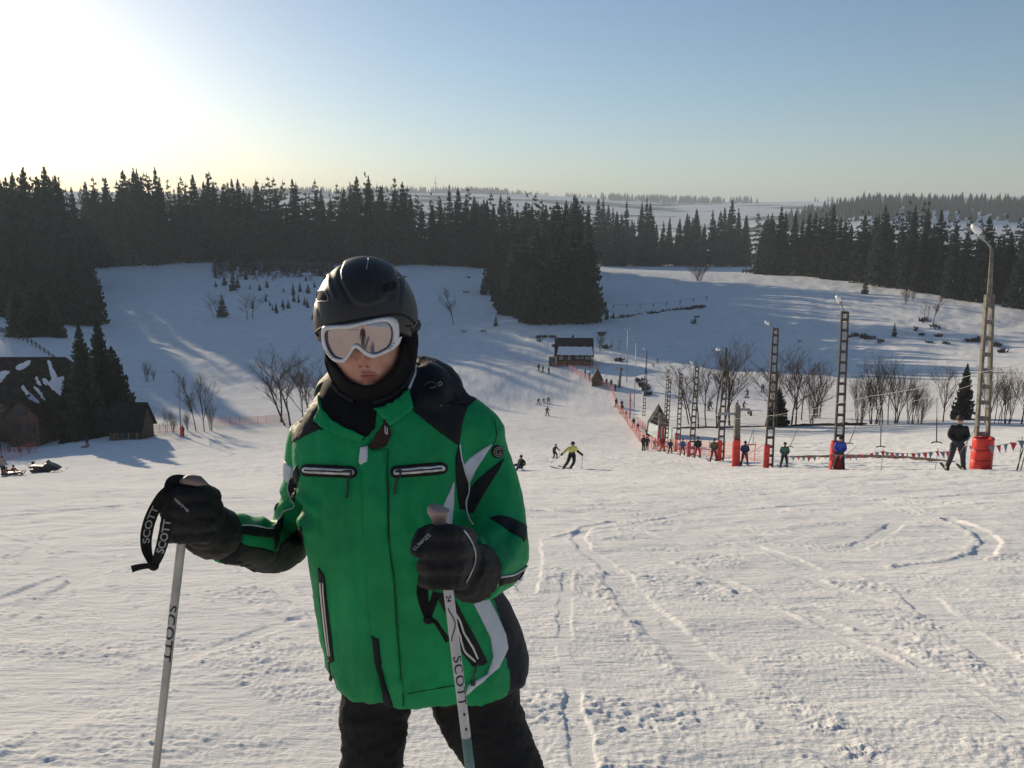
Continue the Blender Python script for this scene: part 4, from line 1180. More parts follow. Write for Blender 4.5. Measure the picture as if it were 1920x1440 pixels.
def skin_mat():
    nt_ = M_skin.node_tree; b = nt_.nodes['Principled BSDF']
    at = nt_.nodes.new('ShaderNodeAttribute'); at.attribute_name = 'lip'
    at2 = nt_.nodes.new('ShaderNodeAttribute'); at2.attribute_name = 'flush'
    n = nt_.nodes.new('ShaderNodeTexNoise'); n.inputs['Scale'].default_value = 38; n.inputs['Detail'].default_value = 5
    tc = nt_.nodes.new('ShaderNodeTexCoord'); nt_.links.new(tc.outputs['Object'], n.inputs['Vector'])
    r = nt_.nodes.new('ShaderNodeValToRGB')
    r.color_ramp.elements[0].color = (.42, .20, .15, 1); r.color_ramp.elements[0].position = .3
    r.color_ramp.elements[1].color = (.58, .33, .25, 1); r.color_ramp.elements[1].position = .7
    nt_.links.new(n.outputs['Fac'], r.inputs['Fac'])
    m1 = nt_.nodes.new('ShaderNodeMixRGB'); m1.inputs[2].default_value = (.46, .19, .14, 1)
    nt_.links.new(at2.outputs['Fac'], m1.inputs[0]); nt_.links.new(r.outputs[0], m1.inputs[1])
    m2 = nt_.nodes.new('ShaderNodeMixRGB'); m2.inputs[2].default_value = (.33, .10, .085, 1)
    nt_.links.new(at.outputs['Fac'], m2.inputs[0]); nt_.links.new(m1.outputs[0], m2.inputs[1])
    nt_.links.new(m2.outputs[0], b.inputs['Base Color'])
    b.inputs['Roughness'].default_value = .5
    b.inputs['Subsurface Weight'].default_value = .12; b.inputs['Subsurface Radius'].default_value = (.012, .005, .003); b.inputs['Subsurface Scale'].default_value = .6
    bp = nt_.nodes.new('ShaderNodeBump'); bp.inputs['Distance'].default_value = .0006; bp.inputs['Strength'].default_value = .4
    n2 = nt_.nodes.new('ShaderNodeTexNoise'); n2.inputs['Scale'].default_value = 420
    nt_.links.new(tc.outputs['Object'], n2.inputs['Vector']); nt_.links.new(n2.outputs['Fac'], bp.inputs['Height']); nt_.links.new(bp.outputs[0], b.inputs['Normal'])
skin_mat()

skier = empty('person', (0, 1.78, -CAMH - GS * 1.78))
tag(skier, 'person in a green and black ski jacket, helmet and white goggles holding two poles', 'person')
INV = Matrix.Translation(-skier.location)
def attach(o):                                       # parts are modelled in world space
    o.parent = skier; o.matrix_parent_inverse = INV
    return o
class _P: pass

def T(mb, rows, n=18, flat=1.0):                      # tube through (px, py, Y, radius)
    P = smooth_line([tuple(W(a, b, c)) + (r,) for a, b, c, r in rows], 5)
    mb.tube([p[:3] for p in P], [p[3] for p in P], n)

def loft(mb, rows, n=40, pw=2.4):
    rr = smooth_line([tuple(map(float, r)) for r in rows], 4)
    rings = []
    for py, xl, xr, Y, hd in rr:
        a, b = W(xl, py, Y), W(xr, py, Y)
        c = (a + b) / 2; hw = (b[0] - a[0]) / 2
        ring = []
        for j in range(n):
            t = 2 * math.pi * j / n
            cs, sn = math.cos(t), math.sin(t)
            ring.append(c + np.array([hw * math.copysign(abs(cs) ** (2 / pw), cs), hd * math.copysign(abs(sn) ** (2 / pw), sn), 0]))
        rings.append(ring)
    k = len(rings)
    v = [p for r_ in rings for p in r_]
    f = [(i * n + j, (i + 1) * n + j, (i + 1) * n + (j + 1) % n, i * n + (j + 1) % n) for i in range(k - 1) for j in range(n)]
    f.append(tuple(range(n))); f.append(tuple((k - 1) * n + j for j in range(n - 1, -1, -1)))
    mb.add(v, f)

# --- trousers
mb = MB()
loft(mb, [(1160, 640, 960, 1.76, .11), (1220, 640, 985, 1.765, .125), (1262, 645, 985, 1.77, .122), (1278, 665, 970, 1.77, .10)])
T(mb, [(716, 1270, 1.76, .085), (704, 1330, 1.75, .079), (700, 1390, 1.74, .074), (696, 1450, 1.74, .071), (690, 1560, 1.74, .070), (685, 1700, 1.76, .072), (680, 1830, 1.78, .075), (680, 1880, 1.78, .075)])
T(mb, [(885, 1265, 1.77, .105), (898, 1330, 1.76, .100), (927, 1390, 1.75, .087), (955, 1450, 1.74, .080), (1000, 1560, 1.74, .078), (1040, 1700, 1.76, .078), (1065, 1830, 1.78, .078), (1070, 1880, 1.78, .076)])
me, co = voxel_union(mb, .008, 5)
nn = normals(me)
u, v_ = proj(co)
fold = fbm(u / 30 + v_ / 60, v_ / 14, 3, 3) * .006 + fbm(u / 12, v_ / 10, 2, 4) * .0025
fold += .006 * np.exp(-((v_ - 1355 - (u - 640) * .1) / 9) ** 2) * sstep(760, 640, u) - .004 * np.exp(-((v_ - 1418 + (u - 640) * .35) / 6) ** 2) * sstep(760, 690, u)
set_co(me, co + nn * fold[:, None]); me.materials.append(M_trous)
attach(obj('trousers', me))
for px_ in (680, 1072):
    mb = MB(); T(mb, [(px_, 1850, 1.80, .07), (px_, 1905, 1.80, .068)]); T(mb, [(px_, 1895, 1.84, .06), (px_, 1915, 1.72, .058), (px_, 1925, 1.64, .045)])
    me, co = voxel_union(mb, .008, 3); me.materials.append(M_black); attach(obj('ski_boot', me))

# --- jacket: body, sleeves, rolled hood in one cloth surface
mb = MB()
loft(mb, [(690, 640, 800, 1.79, .07), (722, 612, 838, 1.79, .10), (750, 588, 872, 1.785, .118), (775, 570, 892, 1.78, .128), (805, 556, 902, 1.775, .135), (850, 553, 900, 1.765, .142), (900, 560, 893, 1.755, .146), (980, 570, 893, 1.75, .148),
          (1060, 584, 915, 1.75, .15), (1150, 598, 962, 1.755, .152), (1205, 607, 985, 1.757, .155), (1245, 617, 992, 1.757, .152), (1262, 632, 985, 1.757, .142)])
T(mb, [(800, 765, 1.79, .058), (845, 776, 1.79, .056), (884, 801, 1.785, .060), (900, 830, 1.78, .062)])
T(mb, [(850, 806, 1.79, .055), (882, 815, 1.785, .069), (893, 850, 1.78, .070), (909, 900, 1.765, .0705), (921, 950, 1.74, .070), (927, 1000, 1.70, .069), (930, 1040, 1.64, .067), (912, 1064, 1.57, .060), (892, 1074, 1.52, .056)])
T(mb, [(596, 806, 1.80, .062), (589, 850, 1.81, .062), (582, 900, 1.84, .060), (570, 955, 1.87, .060), (545, 1008, 1.87, .060), (512, 1026, 1.81, .058), (470, 1014, 1.72, .055), (435, 1010, 1.65, .053), (418, 1008, 1.625, .052)])
T(mb, [(628, 752, 1.80, .050), (650, 728, 1.86, .055), (715, 712, 1.93, .062), (790, 716, 1.87, .060), (828, 742, 1.80, .055), (838, 762, 1.77, .04)])
T(mb, [(796, 700, 1.80, .035), (806, 735, 1.76, .045), (800, 775, 1.70, .04)])
JK, co = voxel_union(mb, .0065, 6)
nn = normals(JK)
u, v_ = proj(co)
s1, s2 = co[:, 0], co[:, 2]
f = .0050 * fbm(u / 55 + v_ / 170, v_ / 120, 3, 11) + .0022 * fbm(u / 22, v_ / 34, 3, 12)
# vertical pulls down the front, gathers above the hem
front = (co[:, 1] < 1.72) & (u > 575) & (u < 905)
f += front * (.0045 * np.sin(u / 17 + 1.5 * fbm(u / 60, v_ / 160, 2, 15)) * sstep(960, 1250, v_) + .005 * fbm(u / 20, v_ / 150, 2, 16))
f += .004 * np.exp(-((v_ - 1283) / 14) ** 2) * np.sin(u / 9 + 2 * fbm(u / 40, v_ / 40, 2, 18)) * (v_ > 1240)
# elbow folds
e1 = np.exp(-(((u - 552) / 34) ** 2 + ((v_ - 958) / 48) ** 2))
f += .010 * e1 * np.sin((v_ * .8 - u * .55) / 6.2 + 2 * fbm(u / 30, v_ / 30, 2, 17))
e2 = np.exp(-(((u - 470) / 40) ** 2 + ((v_ - 985) / 30) ** 2)); f += .005 * e2 * np.sin((u + v_ * .6) / 8.5)
e3 = np.exp(-(((u - 925) / 60) ** 2 + ((v_ - 1020) / 48) ** 2)); f += .007 * e3 * np.sin((u * .75 + v_ * .35) / 9.0 + 2.2 * fbm(u / 40, v_ / 40, 2, 19))
e4 = np.exp(-(((u - 905) / 45) ** 2 + ((v_ - 870) / 60) ** 2)); f += .004 * e4 * np.sin((u * .5 - v_) / 15)
e5 = np.exp(-(((u - 905) / 18) ** 2 + ((v_ - 1020) / 14) ** 2)) * (co[:, 1] < 1.66); f += .006 * e5 * np.sin((u - v_) / 5)
co = co + nn * f[:, None]
set_co(JK, co); JK.materials.append(M_green); JK.materials.append(M_black); JK.materials.append(M_navy)
JK_CO = co
jacket = attach(obj('jacket', JK))
JB = bvh_of(JK)
def jp(name, poly, m, **k):
    return patch(name, JB, poly, m, jacket, **k)
ctrs = np.empty(len(JK.polygons) * 3, np.float32); JK.polygons.foreach_get('center', ctrs); ctrs = ctrs.reshape(-1, 3).astype(float)
fu, fv_ = proj(ctrs)
def in_poly(poly, x, y):
    r_ = np.zeros(x.shape, bool); j = len(poly) - 1
    for i in range(len(poly)):
        (xi, yi), (xj, yj) = poly[i], poly[j]
        r_ ^= ((yi > y) != (yj > y)) & (x < (xj - xi) * (y - yi) / (yj - yi + 1e-12) + xi)
        j = i
    return r_
mi = np.zeros(len(ctrs), np.int32)
mi[in_poly([(560, 765), (600, 660), (700, 600), (800, 600), (880, 690), (912, 742), (895, 746), (874, 757), (862, 780), (850, 770), (800, 740), (768, 712), (700, 700), (640, 715), (604, 744), (575, 768)], fu, fv_)] = 1
mi[in_poly([(912, 1085), (948, 1189), (951, 1216), (936, 1250), (907, 1274), (876, 1300), (880, 1360), (1080, 1360), (1080, 1060), (930, 1060)], fu, fv_) & (ctrs[:, 1] > 1.655)] = 2
mi[in_poly([(412, 1015), (433, 1012), (466, 1027), (495, 1031), (520, 1038), (530, 1020), (556, 997), (567, 988), (572, 1060), (543, 1120), (430, 1110)], fu, fv_)] = 1
JK.polygons.foreach_set('material_index', mi)
P_R = [(781, 662), (809, 677), (830, 690), (862, 724), (900, 746), (890, 752), (877, 763), (867, 791), (860, 836), (822, 809), (776, 772), (764, 734), (770, 716), (778, 687)]
jp('shoulder_yoke', P_R, M_black, curve=False)
jp('shoulder_yoke', [(604, 748), (580, 762), (560, 778), (547, 806), (549, 830), (572, 817), (601, 804), (593, 791), (608, 768)], M_black, curve=False, step=5)
# dark opening of the collar and the collar wings
jp('collar_lining', [(600, 744), (610, 716), (636, 700), (700, 720), (768, 716), (764, 736), (735, 762), (706, 772), (703, 803), (679, 826), (640, 806), (612, 790), (607, 768)], M_knit, curve=False, off=.004, step=6)
jp('collar_wing', [(705, 770), (735, 760), (764, 733), (774, 768), (754, 784), (731, 800), (722, 790)], M_green, curve=False, off=.014, step=5)
jp('collar_wing', [(601, 744), (608, 768), (618, 786), (650, 803), (684, 818), (677, 829), (640, 818), (608, 804), (593, 791), (603, 770)], M_green, curve=False, off=.010, step=4)
jp('zip_garage', [(720, 768), (727, 764), (729, 800), (734, 815), (722, 838), (702, 843), (690, 836), (705, 822), (718, 800)], M_brown, curve=False, off=.009, step=4)
line_on('zip_pull', JB, [(722, 800), (721, 812), (725, 814), (725, 802)], .0012, M_silver, jacket, off=.011)
jp('placket', [(676, 838), (722, 842), (729, 1000), (738, 1080), (748, 1210), (758, 1327), (740, 1324), (716, 1250), (697, 1190), (684, 1040), (679, 930)], M_green, curve=False, off=.0035, step=8)
jp('neck_tab', [(675, 838), (688, 837), (688, 865), (679, 871), (674, 868)], M_white, curve=False, off=.0075, step=4)
jp('front_strip', [(697, 1190), (710, 1197), (714, 1240), (722, 1280), (738, 1322), (722, 1323), (712, 1280), (705, 1247)], M_black, curve=False, off=.005, step=5)
def pocket(l, r, hw, name='chest_pocket'):
    l, r = np.array(l, float), np.array(r, float); d = (r - l) / np.linalg.norm(r - l); n_ = np.array([-d[1], d[0]])
    def caps(h, cut):
        a, b = l + d * cut, r - d * cut
        return [tuple(a + n_ * h * math.sin(t) - d * h * math.cos(t)) for t in np.linspace(-1.57, 1.57, 7)] + [tuple(b + n_ * h * math.sin(t) + d * h * math.cos(t)) for t in np.linspace(1.57, -1.57, 7)]
    o = jp(name, caps(hw, hw), M_black, curve=False, off=.003, step=4)
    s_ = patch('zip', JB, caps(hw * .48, hw * .95), M_silver, o, off=.0052, step=3, curve=False)
    patch('zip_tape', JB, caps(hw * .13, hw), M_pull, o, off=.0064, step=3, curve=False)
    return o
po = pocket((564, 881), (670, 886), 11.5)
line_on('zip_pull', JB, [(645, 884), (660, 884), (654, 900), (652, 920), (650, 932)], [.0022] * 16 + [.0045] * 5, M_pull, po, off=.007)
po = pocket((732, 886), (839, 877), 11.5)
line_on('zip_pull', JB, [(744, 884), (751, 882), (747, 900), (744, 912), (743, 926)], [.0022] * 16 + [.0045] * 5, M_pull, po, off=.007)
# hand pockets
po = jp('hand_pocket', [(598, 1064), (609, 1080), (613, 1122), (620, 1180), (627, 1240), (617, 1243), (608, 1190), (600, 1122)], M_black, curve=False, off=.003, step=4)
line_on('zip', JB, [(603, 1090), (606, 1130), (611, 1180), (619, 1229)], .0022, M_silver, po, off=.004)
line_on('zip', JB, [(607, 1090), (610, 1130), (615, 1180), (622, 1229)], .0016, M_silver, po, off=.004)
line_on('zip_pull', JB, [(621, 1238), (622, 1250), (624, 1262), (625, 1272)], [.002] * 10 + [.0042] * 6, M_pull, po, off=.006)
po = jp('hand_pocket', [(816, 1112), (846, 1112), (880, 1176), (914, 1241), (906, 1247), (885, 1249), (866, 1222), (840, 1160)], M_black, curve=False, off=.003, step=5)
line_on('zip', JB, [(853, 1146), (868, 1180), (884, 1212), (894, 1234)], .0024, M_silver, po, off=.004)
line_on('zip', JB, [(853, 1160), (862, 1192), (874, 1222), (890, 1240)], .0024, M_silver, po, off=.004)
line_on('zip_pull', JB, [(893, 1240), (890, 1256), (887, 1270), (884, 1284)], [.002] * 10 + [.0045] * 6, M_pull, po, off=.006)
# side panel and white flash
YMIN[0] = 1.60
jp('white_flash', [(878, 1112), (909, 1112), (930, 1152), (947, 1190), (951, 1215), (935, 1251), (907, 1275), (874, 1302), (878, 1284), (914, 1263), (925, 1231), (919, 1194), (902, 1160)], M_white, curve=False, off=.0035, step=6)
jp('white_flash', [(851, 902), (832, 947), (838, 980), (846, 985), (850, 950)], M_white, curve=False, off=.003, step=5)
YMIN[0] = 0
# right sleeve
jp('sleeve_flash', [(923, 832), (898, 846), (880, 859), (868, 873), (874, 890), (880, 905), (893, 880), (908, 857)], M_white, curve=False, step=5)
jp('sleeve_panel', [(945, 860), (936, 880), (926, 896), (905, 930), (888, 962), (876, 962), (880, 918), (893, 902), (906, 890), (925, 875)], M_black, curve=False, step=5)
jp('sleeve_panel', [(859, 836), (863, 856), (872, 888), (876, 908), (876, 930), (873, 955), (862, 955), (858, 930), (854, 889), (854, 858)], M_black, curve=False, step=4)
line_on('piping', JB, [(860, 833), (863, 853), (868, 874), (877, 905), (877, 922), (872, 940), (874, 956), (881, 972), (890, 984)], .0016, M_white, jacket, off=.003)
jp('sleeve_panel', [(918, 972), (935, 967), (952, 969), (985, 984), (997, 1012), (976, 1008), (958, 998), (938, 984)], M_black, curve=False, step=5)
jp('cuff_band', [(936, 1098), (938, 1081), (963, 1077), (990, 1060), (984, 1082), (965, 1090)], M_black, curve=False, step=4)
line_on('piping', JB, [(924, 1091), (932, 1096), (938, 1082), (963, 1077), (988, 1061)], .0017, M_white, jacket, off=.003)
line_on('seam', JB, [(927, 790), (931, 810), (928, 828), (918, 838)], .0008, M_black, jacket, off=.0005)
line_on('seam', JB, [(727, 842), (729, 1000), (738, 1080), (748, 1210), (757, 1322)], .0008, M_black, jacket, off=.0036)
line_on('seam', JB, [(765, 1301), (800, 1294), (850, 1286), (874, 1282)], .0008, M_black, jacket, off=.0006)
# badge with a ring and a G
bo = jp('sleeve_badge', [(932 + 11 * math.cos(t), 847 + 12.5 * math.sin(t)) for t in np.linspace(0, 6.283, 17)[:-1]], M_black, curve=False, off=.004, step=3)
line_on('badge_ring', JB, [(932 + 8 * math.cos(t), 847 + 9.4 * math.sin(t)) for t in np.linspace(0, 6.283, 14)], .0008, M_line, bo, off=.0048, sub=2)
line_on('badge_letter', JB, [(932 + 4.6 * math.cos(t), 847 + 5.6 * math.sin(t)) for t in np.linspace(-.7, -5.9, 10)] + [(932, 847)], .0011, M_line, bo, off=.0048, sub=2)
# left sleeve
jp('sleeve_underside', [(433, 1009), (466, 1024), (495, 1028), (520, 1036), (526, 1020), (537, 1010), (556, 994), (566, 986), (569, 1010), (572, 1044), (543, 1072), (495, 1086), (447, 1068), (412, 1052), (415, 1015)], M_black, curve=False, step=6, Yg=1.75)
jp('sleeve_panel', [(451, 986), (480, 989), (511, 993), (514, 1009), (480, 1006), (451, 1001)], M_black, curve=False, step=4, Yg=1.72)
line_on('piping', JB, [(451, 985), (480, 988), (511, 992)], .0013, M_white, jacket, off=.003, Yg=1.72)
line_on('piping', JB, [(508, 988), (516, 984), (528, 969), (533, 958), (548, 952), (552, 946), (546, 934), (541, 915), (546, 895), (558, 872)], .0015, M_white, jacket, off=.003, Yg=1.8)
jp('sleeve_panel', [(511, 992), (524, 972), (533, 966), (530, 985), (524, 1002), (522, 1022), (515, 1032)], M_black, curve=False, step=4, Yg=1.8)
jp('sleeve_flash', [(532, 864), (549, 878), (545, 896), (540, 905), (531, 897)], M_white, curve=False, step=4, Yg=1.8)
jp('sleeve_panel', [(557, 872), (563, 890), (556, 912), (553, 940), (547, 934), (541, 915), (546, 895)], M_black, curve=False, step=4, Yg=1.8)
jp('sleeve_panel', [(512, 937), (495, 948), (502, 956), (515, 958), (520, 945)], M_brown, curve=False, step=4, Yg=1.84)
# hood toggles
line_on('hood_toggle', JB, [(796, 727), (802, 721), (812, 720), (816, 727), (806, 730)], .0028, M_pull, jacket, off=.004)
line_on('hood_toggle', JB, [(820, 722), (824, 718), (827, 722), (823, 726), (820, 722)], .0011, M_line, jacket, off=.004)
line_on('hood_edge', JB, [(779, 690), (776, 705), (771, 716), (766, 730)], .0032, M_white, jacket, off=.003)

# --- head: one continuous surface with a modelled face, neck below
def ellip(c, hx, hy, hz, nu=96, nv=80):
    th = np.linspace(0.02, math.pi - .02, nv); ph = np.linspace(0, 2 * math.pi, nu, endpoint=False)
    TT, PP = np.meshgrid(th, ph, indexing='ij')
    v = np.stack([c[0] + hx * np.sin(TT) * np.cos(PP), c[1] + hy * np.sin(TT) * np.sin(PP), c[2] + hz * np.cos(TT)], -1).reshape(-1, 3)
    i_, j_ = np.meshgrid(np.arange(nv - 1), np.arange(nu), indexing='ij')
    f = np.stack([i_ * nu + j_, (i_ + 1) * nu + j_, (i_ + 1) * nu + (j_ + 1) % nu, i_ * nu + (j_ + 1) % nu], -1).reshape(-1, 4)
    return v, f
HC = W(690, 636, 1.735)
hv, hf = ellip(HC, .079, .100, .118, 200, 180)
# jaw narrows
kz = (hv[:, 2] - HC[2]) / .118
hv[:, 0] = HC[0] + (hv[:, 0] - HC[0]) * np.where(kz < 0, 1 - .22 * kz ** 2, 1)
u, v_ = proj(hv)
fr = hv[:, 1] < HC[1]
def G(x, y, sx, sy): return np.exp(-((u - x) / sx) ** 2 - ((v_ - y) / sy) ** 2) * fr
d = .030 * G(681, 667, 8.5, 13) + .016 * G(681, 640, 8, 22) + .013 * G(681, 679, 8, 6) + .008 * (G(670, 679, 5.5, 5.5) + G(693, 678, 5.5, 5.5))
d -= .011 * (G(676, 686.5, 3.0, 2.0) + G(688, 686, 3.0, 2.0))
d += .006 * G(690, 700, 26, 9) - .0025 * G(683, 692, 3, 5)
mx = 691.5
lipy = 703.5 + .0035 * (u - mx) ** 2 * .5
upper = np.exp(-((v_ - (699.2 - .9 * np.exp(-((u - 687) / 7) ** 2) + 1.6 * np.exp(-((u - 686) / 3) ** 2) + .0065 * (u - mx) ** 2)) / 2.5) ** 2) * np.exp(-((u - mx) / 17.5) ** 4)
lower = np.exp(-((v_ - (708.8 - .007 * (u - mx) ** 2)) / 3.6) ** 2) * np.exp(-((u - mx) / 15.5) ** 4)
part = np.exp(-((v_ - (703.6 + .0035 * (u - mx) ** 2)) / 1.25) ** 2) * np.exp(-((u - mx) / 19) ** 4)
d += (.0050 * upper + .0068 * lower - .0070 * part) * fr
d += .010 * G(690, 726, 16, 10) - .004 * G(690, 716, 16, 3.5)
d += .004 * (G(650, 676, 14, 16) + G(728, 672, 16, 16))
dirv = -hv / np.linalg.norm(hv, axis=1)[:, None]
hv = hv + dirv * d[:, None]
me = make_mesh('body', hv, hf, M_skin)
lip = np.clip((np.maximum(upper * 1.0, lower * 1.05) - .30) * 1.9, 0, 1) * fr
lip = np.maximum(lip, np.clip(part * 1.2, 0, 1) * fr)
at = me.attributes.new('lip', 'FLOAT', 'POINT'); at.data.foreach_set('value', lip.astype(np.float32))
fl = np.clip(.75 * G(681, 672, 12, 12) + .35 * (G(652, 684, 13, 12) + G(724, 682, 15, 14)) + .3 * G(690, 712, 20, 6), 0, 1)
at = me.attributes.new('flush', 'FLOAT', 'POINT'); at.data.foreach_set('value', fl.astype(np.float32))
head = attach(obj('body', me))
HB = bvh_of(me)

# balaclava with its face opening
BC = W(698, 652, 1.752)
bv, bf = ellip(BC, .0935, .112, .122, 220, 190)
kz = (bv[:, 2] - BC[2]) / .122
bv[:, 1] -= .012 * np.clip(-kz, 0, 1) * (bv[:, 1] < BC[1])
u, v_ = proj(bv)
OPEN = [(604, 600), (608, 650), (618, 676), (632, 691), (643, 707), (659, 720), (683, 727), (706, 723), (730, 708), (746, 686), (754, 657), (754, 600)]
def inside(poly, x, y):
    r_ = np.zeros(x.shape, bool); j = len(poly) - 1
    for i in range(len(poly)):
        (xi, yi), (xj, yj) = poly[i], poly[j]
        r_ ^= ((yi > y) != (yj > y)) & (x < (xj - xi) * (y - yi) / (yj - yi + 1e-12) + xi)
        j = i
    return r_
OPS = smooth_loop(OPEN, 5)
kill = inside(OPS, u, v_) & (bv[:, 1] < BC[1])
bf2 = bf[~kill[bf].any(1)]
shell = make_mesh('balaclava', bv + 0, bf2, M_knit)
full = make_mesh('tmp', bv, bf, M_knit); KB = bvh_of(full); bpy.data.meshes.remove(full)
bal = attach(obj('balaclava', shell))
line_on('opening_edge', KB, [OPS[i] for i in range(5, len(OPS) - 8)], .0052, M_knit, bal, off=.001, n=8, sub=1)
mb = MB(); T(mb, [(694, 690, 1.78, .075), (694, 740, 1.78, .070), (690, 790, 1.76, .080), (690, 830, 1.74, .07)], 28)
me, co = voxel_union(mb, .008, 3); nn = normals(me); uu, vv = proj(co)
set_co(me, co + nn * (.004 * np.sin(vv / 6 + fbm(uu / 30, vv / 30, 2, 5) * 2))[:, None]); me.materials.append(M_knit)
obj('neck_gaiter', me, bal)

# helmet: shell with a brim line that rises over the goggles
CH = W(687, 597, 1.735); hx, hy, hzz = .1045, .128, .1225
nu, nv = 140, 70
ph = np.linspace(0, 2 * math.pi, nu, endpoint=False)
edge = np.interp(np.degrees(ph), [0, 30, 60, 90, 120, 150, 180, 210, 240, 258, 270, 282, 300, 330, 360],
                 [-.36, -.42, -.45, -.45, -.45, -.42, -.36, -.31, -.17, -.105, -.07, -.045, -.03, -.20, -.36])
hv, hf = [], []
for i in range(nv + 6):
    for j in range(nu):
        if i < nv:
            t = .02 + (math.acos(max(-1, edge[j])) - .02) * i / (nv - 1); s_ = 1.0
        else:
            t = math.acos(max(-1, edge[j])) + .02 * math.sin((i - nv + 1) * .6); s_ = 1 - .022 * (i - nv + 1)
        q = math.sin(t)
        hv.append((CH[0] + hx * s_ * q * math.cos(ph[j]), CH[1] + hy * s_ * q * math.sin(ph[j]), CH[2] + hzz * math.cos(t)))
hv = np.array(hv)
for i in range(nv + 5):
    for j in range(nu): hf.append((i * nu + j, (i + 1) * nu + j, (i + 1) * nu + (j + 1) % nu, i * nu + (j + 1) % nu))
u, v_ = proj(hv)
rad = (hv - CH) / np.linalg.norm(hv - CH, axis=1)[:, None]
def near_line(pts, w):
    b_, _ = seg_dist(u, v_, pts); return np.exp(-(b_ / w) ** 2) * (hv[:, 1] < CH[1] + .03)
dd = -.0030 * near_line([(645, 489), (636, 509), (637, 526), (646, 545), (658, 565)], 2.6)
dd += .0045 * sstep(14, 0, np.abs(u - (655 + (v_ - 485) * .12))) * 0
dd += .0035 * inside([(648, 480), (639, 509), (640, 526), (660, 566), (690, 575), (722, 562), (738, 520), (735, 480)], u, v_) * (hv[:, 1] < CH[1] + .05)
dd += .0028 * near_line([(616, 516), (617, 530), (622, 545), (628, 560)], 3.0)
dd -= .0026 * near_line([(595, 540), (592, 566), (599, 594)], 2.0) + .0024 * near_line([(745, 505), (752, 540), (748, 575)], 2.2) + .002 * near_line([(700, 500), (706, 530), (700, 560)], 2)
hv = hv + rad * dd[:, None]
me = make_mesh('helmet', hv, hf, M_helmet)
helmet = attach(obj('helmet', me)); LB = bvh_of(me)
def hp(name, poly, m, par=helmet, **k): return patch(name, LB, poly, m, par, Yg=1.7, **k)
vo = hp('vent', [(595.5, 546), (605, 545), (612, 551), (616, 559), (614, 564), (604, 565), (595, 564)], M_hole, off=.0012, step=3)
line_on('vent_rim', LB, [(595.5, 546), (605, 545), (612, 551), (616, 559), (614, 564), (604, 565), (595, 564), (595, 546)], .0013, M_line, vo, off=.001, Yg=1.7)
hp('vent', [(718, 537), (730, 530), (741, 528), (742, 540), (732, 545), (721, 547)], M_hole, off=.0012, step=3)
line_on('seam_edge', LB, [(691, 485), (689, 495), (687, 505)], .0012, M_line, helmet, off=.0006, Yg=1.7)
line_on('side_mark', LB, [(752, 512), (757, 522), (760, 540)], .0012, M_line, helmet, off=.0006, Yg=1.7)
line_on('brim_edge', LB, [(590, 632), (598, 618), (622, 609), (660, 602), (700, 595), (735, 590), (752, 590), (768, 597), (784, 614)], .0022, M_black, helmet, off=.001, Yg=1.66)
for rows_ in ([(760, 600, 1.72, .020), (762, 640, 1.715, .025), (760, 690, 1.72, .020)], [(618, 640, 1.715, .012), (623, 680, 1.715, .016), (636, 715, 1.715, .014)]):
    mb = MB(); T(mb, rows_, 16)
    me, co = voxel_union(mb, .005, 4); me.materials.append(M_knit); obj('ear_pad', me, helmet)
line_on('chin_strap', KB, [(772, 690), (760, 715), (735, 740), (700, 752)], .006, M_black, helmet, off=.003, Yg=1.68, flat=.3)
line_on('chin_strap', KB, [(626, 715), (640, 735), (665, 750)], .006, M_black, helmet, off=.003, Yg=1.68, flat=.3)

# goggles
def gY(px, py): return 1.600 + ((px - 668) / 100.0) ** 2 * .062 + ((py - 640) / 100.0) ** 2 * .03
def resample(loop, n):
    L = np.array(loop + [loop[0]], float); s_ = np.concatenate([[0], np.cumsum(np.linalg.norm(np.diff(L, axis=0), axis=1))])
    t = np.linspace(0, s_[-1], n, endpoint=False)
    return np.stack([np.interp(t, s_, L[:, 0]), np.interp(t, s_, L[:, 1])], 1)
OUT = [(604, 614), (618, 610), (650, 608), (672, 604.5), (704, 597), (726, 594), (741, 597), (748, 610), (748, 640), (744, 650), (732, 659), (708, 669), (696, 671), (683, 665), (670, 654), (664, 655), (657, 665), (648, 677.5), (637, 680.5), (622, 675), (609, 658), (603, 638)]
INN = [(611.6, 621), (629, 617.5), (657, 616), (674, 611.5), (704, 604.6), (723.6, 603.7), (733, 610), (737, 622), (736, 636), (732, 647), (725, 654), (708.5, 662), (697, 663), (682, 655), (670, 645.5), (661, 647), (654, 660), (646, 670), (637, 673), (623, 667), (613, 650), (609.5, 634)]
def pair_loops():
    a, b = smooth_loop(OUT, 6), smooth_loop(INN, 6)
    return np.array(a), np.array(b)
A_, B_ = pair_loops(); NL = len(A_)
def gp(q, off):
    p = W(q[0], q[1], gY(*q)); dd_ = p / np.linalg.norm(p); return p + dd_ * off
rings = [[gp(q, .030) for q in A_], [gp(q, .002) for q in A_], [gp(a * .72 + b * .28, -.0045) for a, b in zip(A_, B_)], [gp(a * .3 + b * .7, -.005) for a, b in zip(A_, B_)], [gp(q, -.001) for q in B_], [gp(q, .008) for q in B_]]
V = [p for r_ in rings for p in r_]
F = [(i * NL + j, (i + 1) * NL + j, (i + 1) * NL + (j + 1) % NL, i * NL + (j + 1) % NL) for i in range(len(rings) - 1) for j in range(NL)]
gog = attach(obj('goggles', make_mesh('goggle_frame', V, F, M_frame)))
M_lens = bpy.data.materials.new('mirror_lens'); M_lens.use_nodes = True
b_ = M_lens.node_tree.nodes['Principled BSDF']; b_.inputs['Base Color'].default_value = (.37, .31, .305, 1); b_.inputs['Metallic'].default_value = .95; b_.inputs['Roughness'].default_value = .09
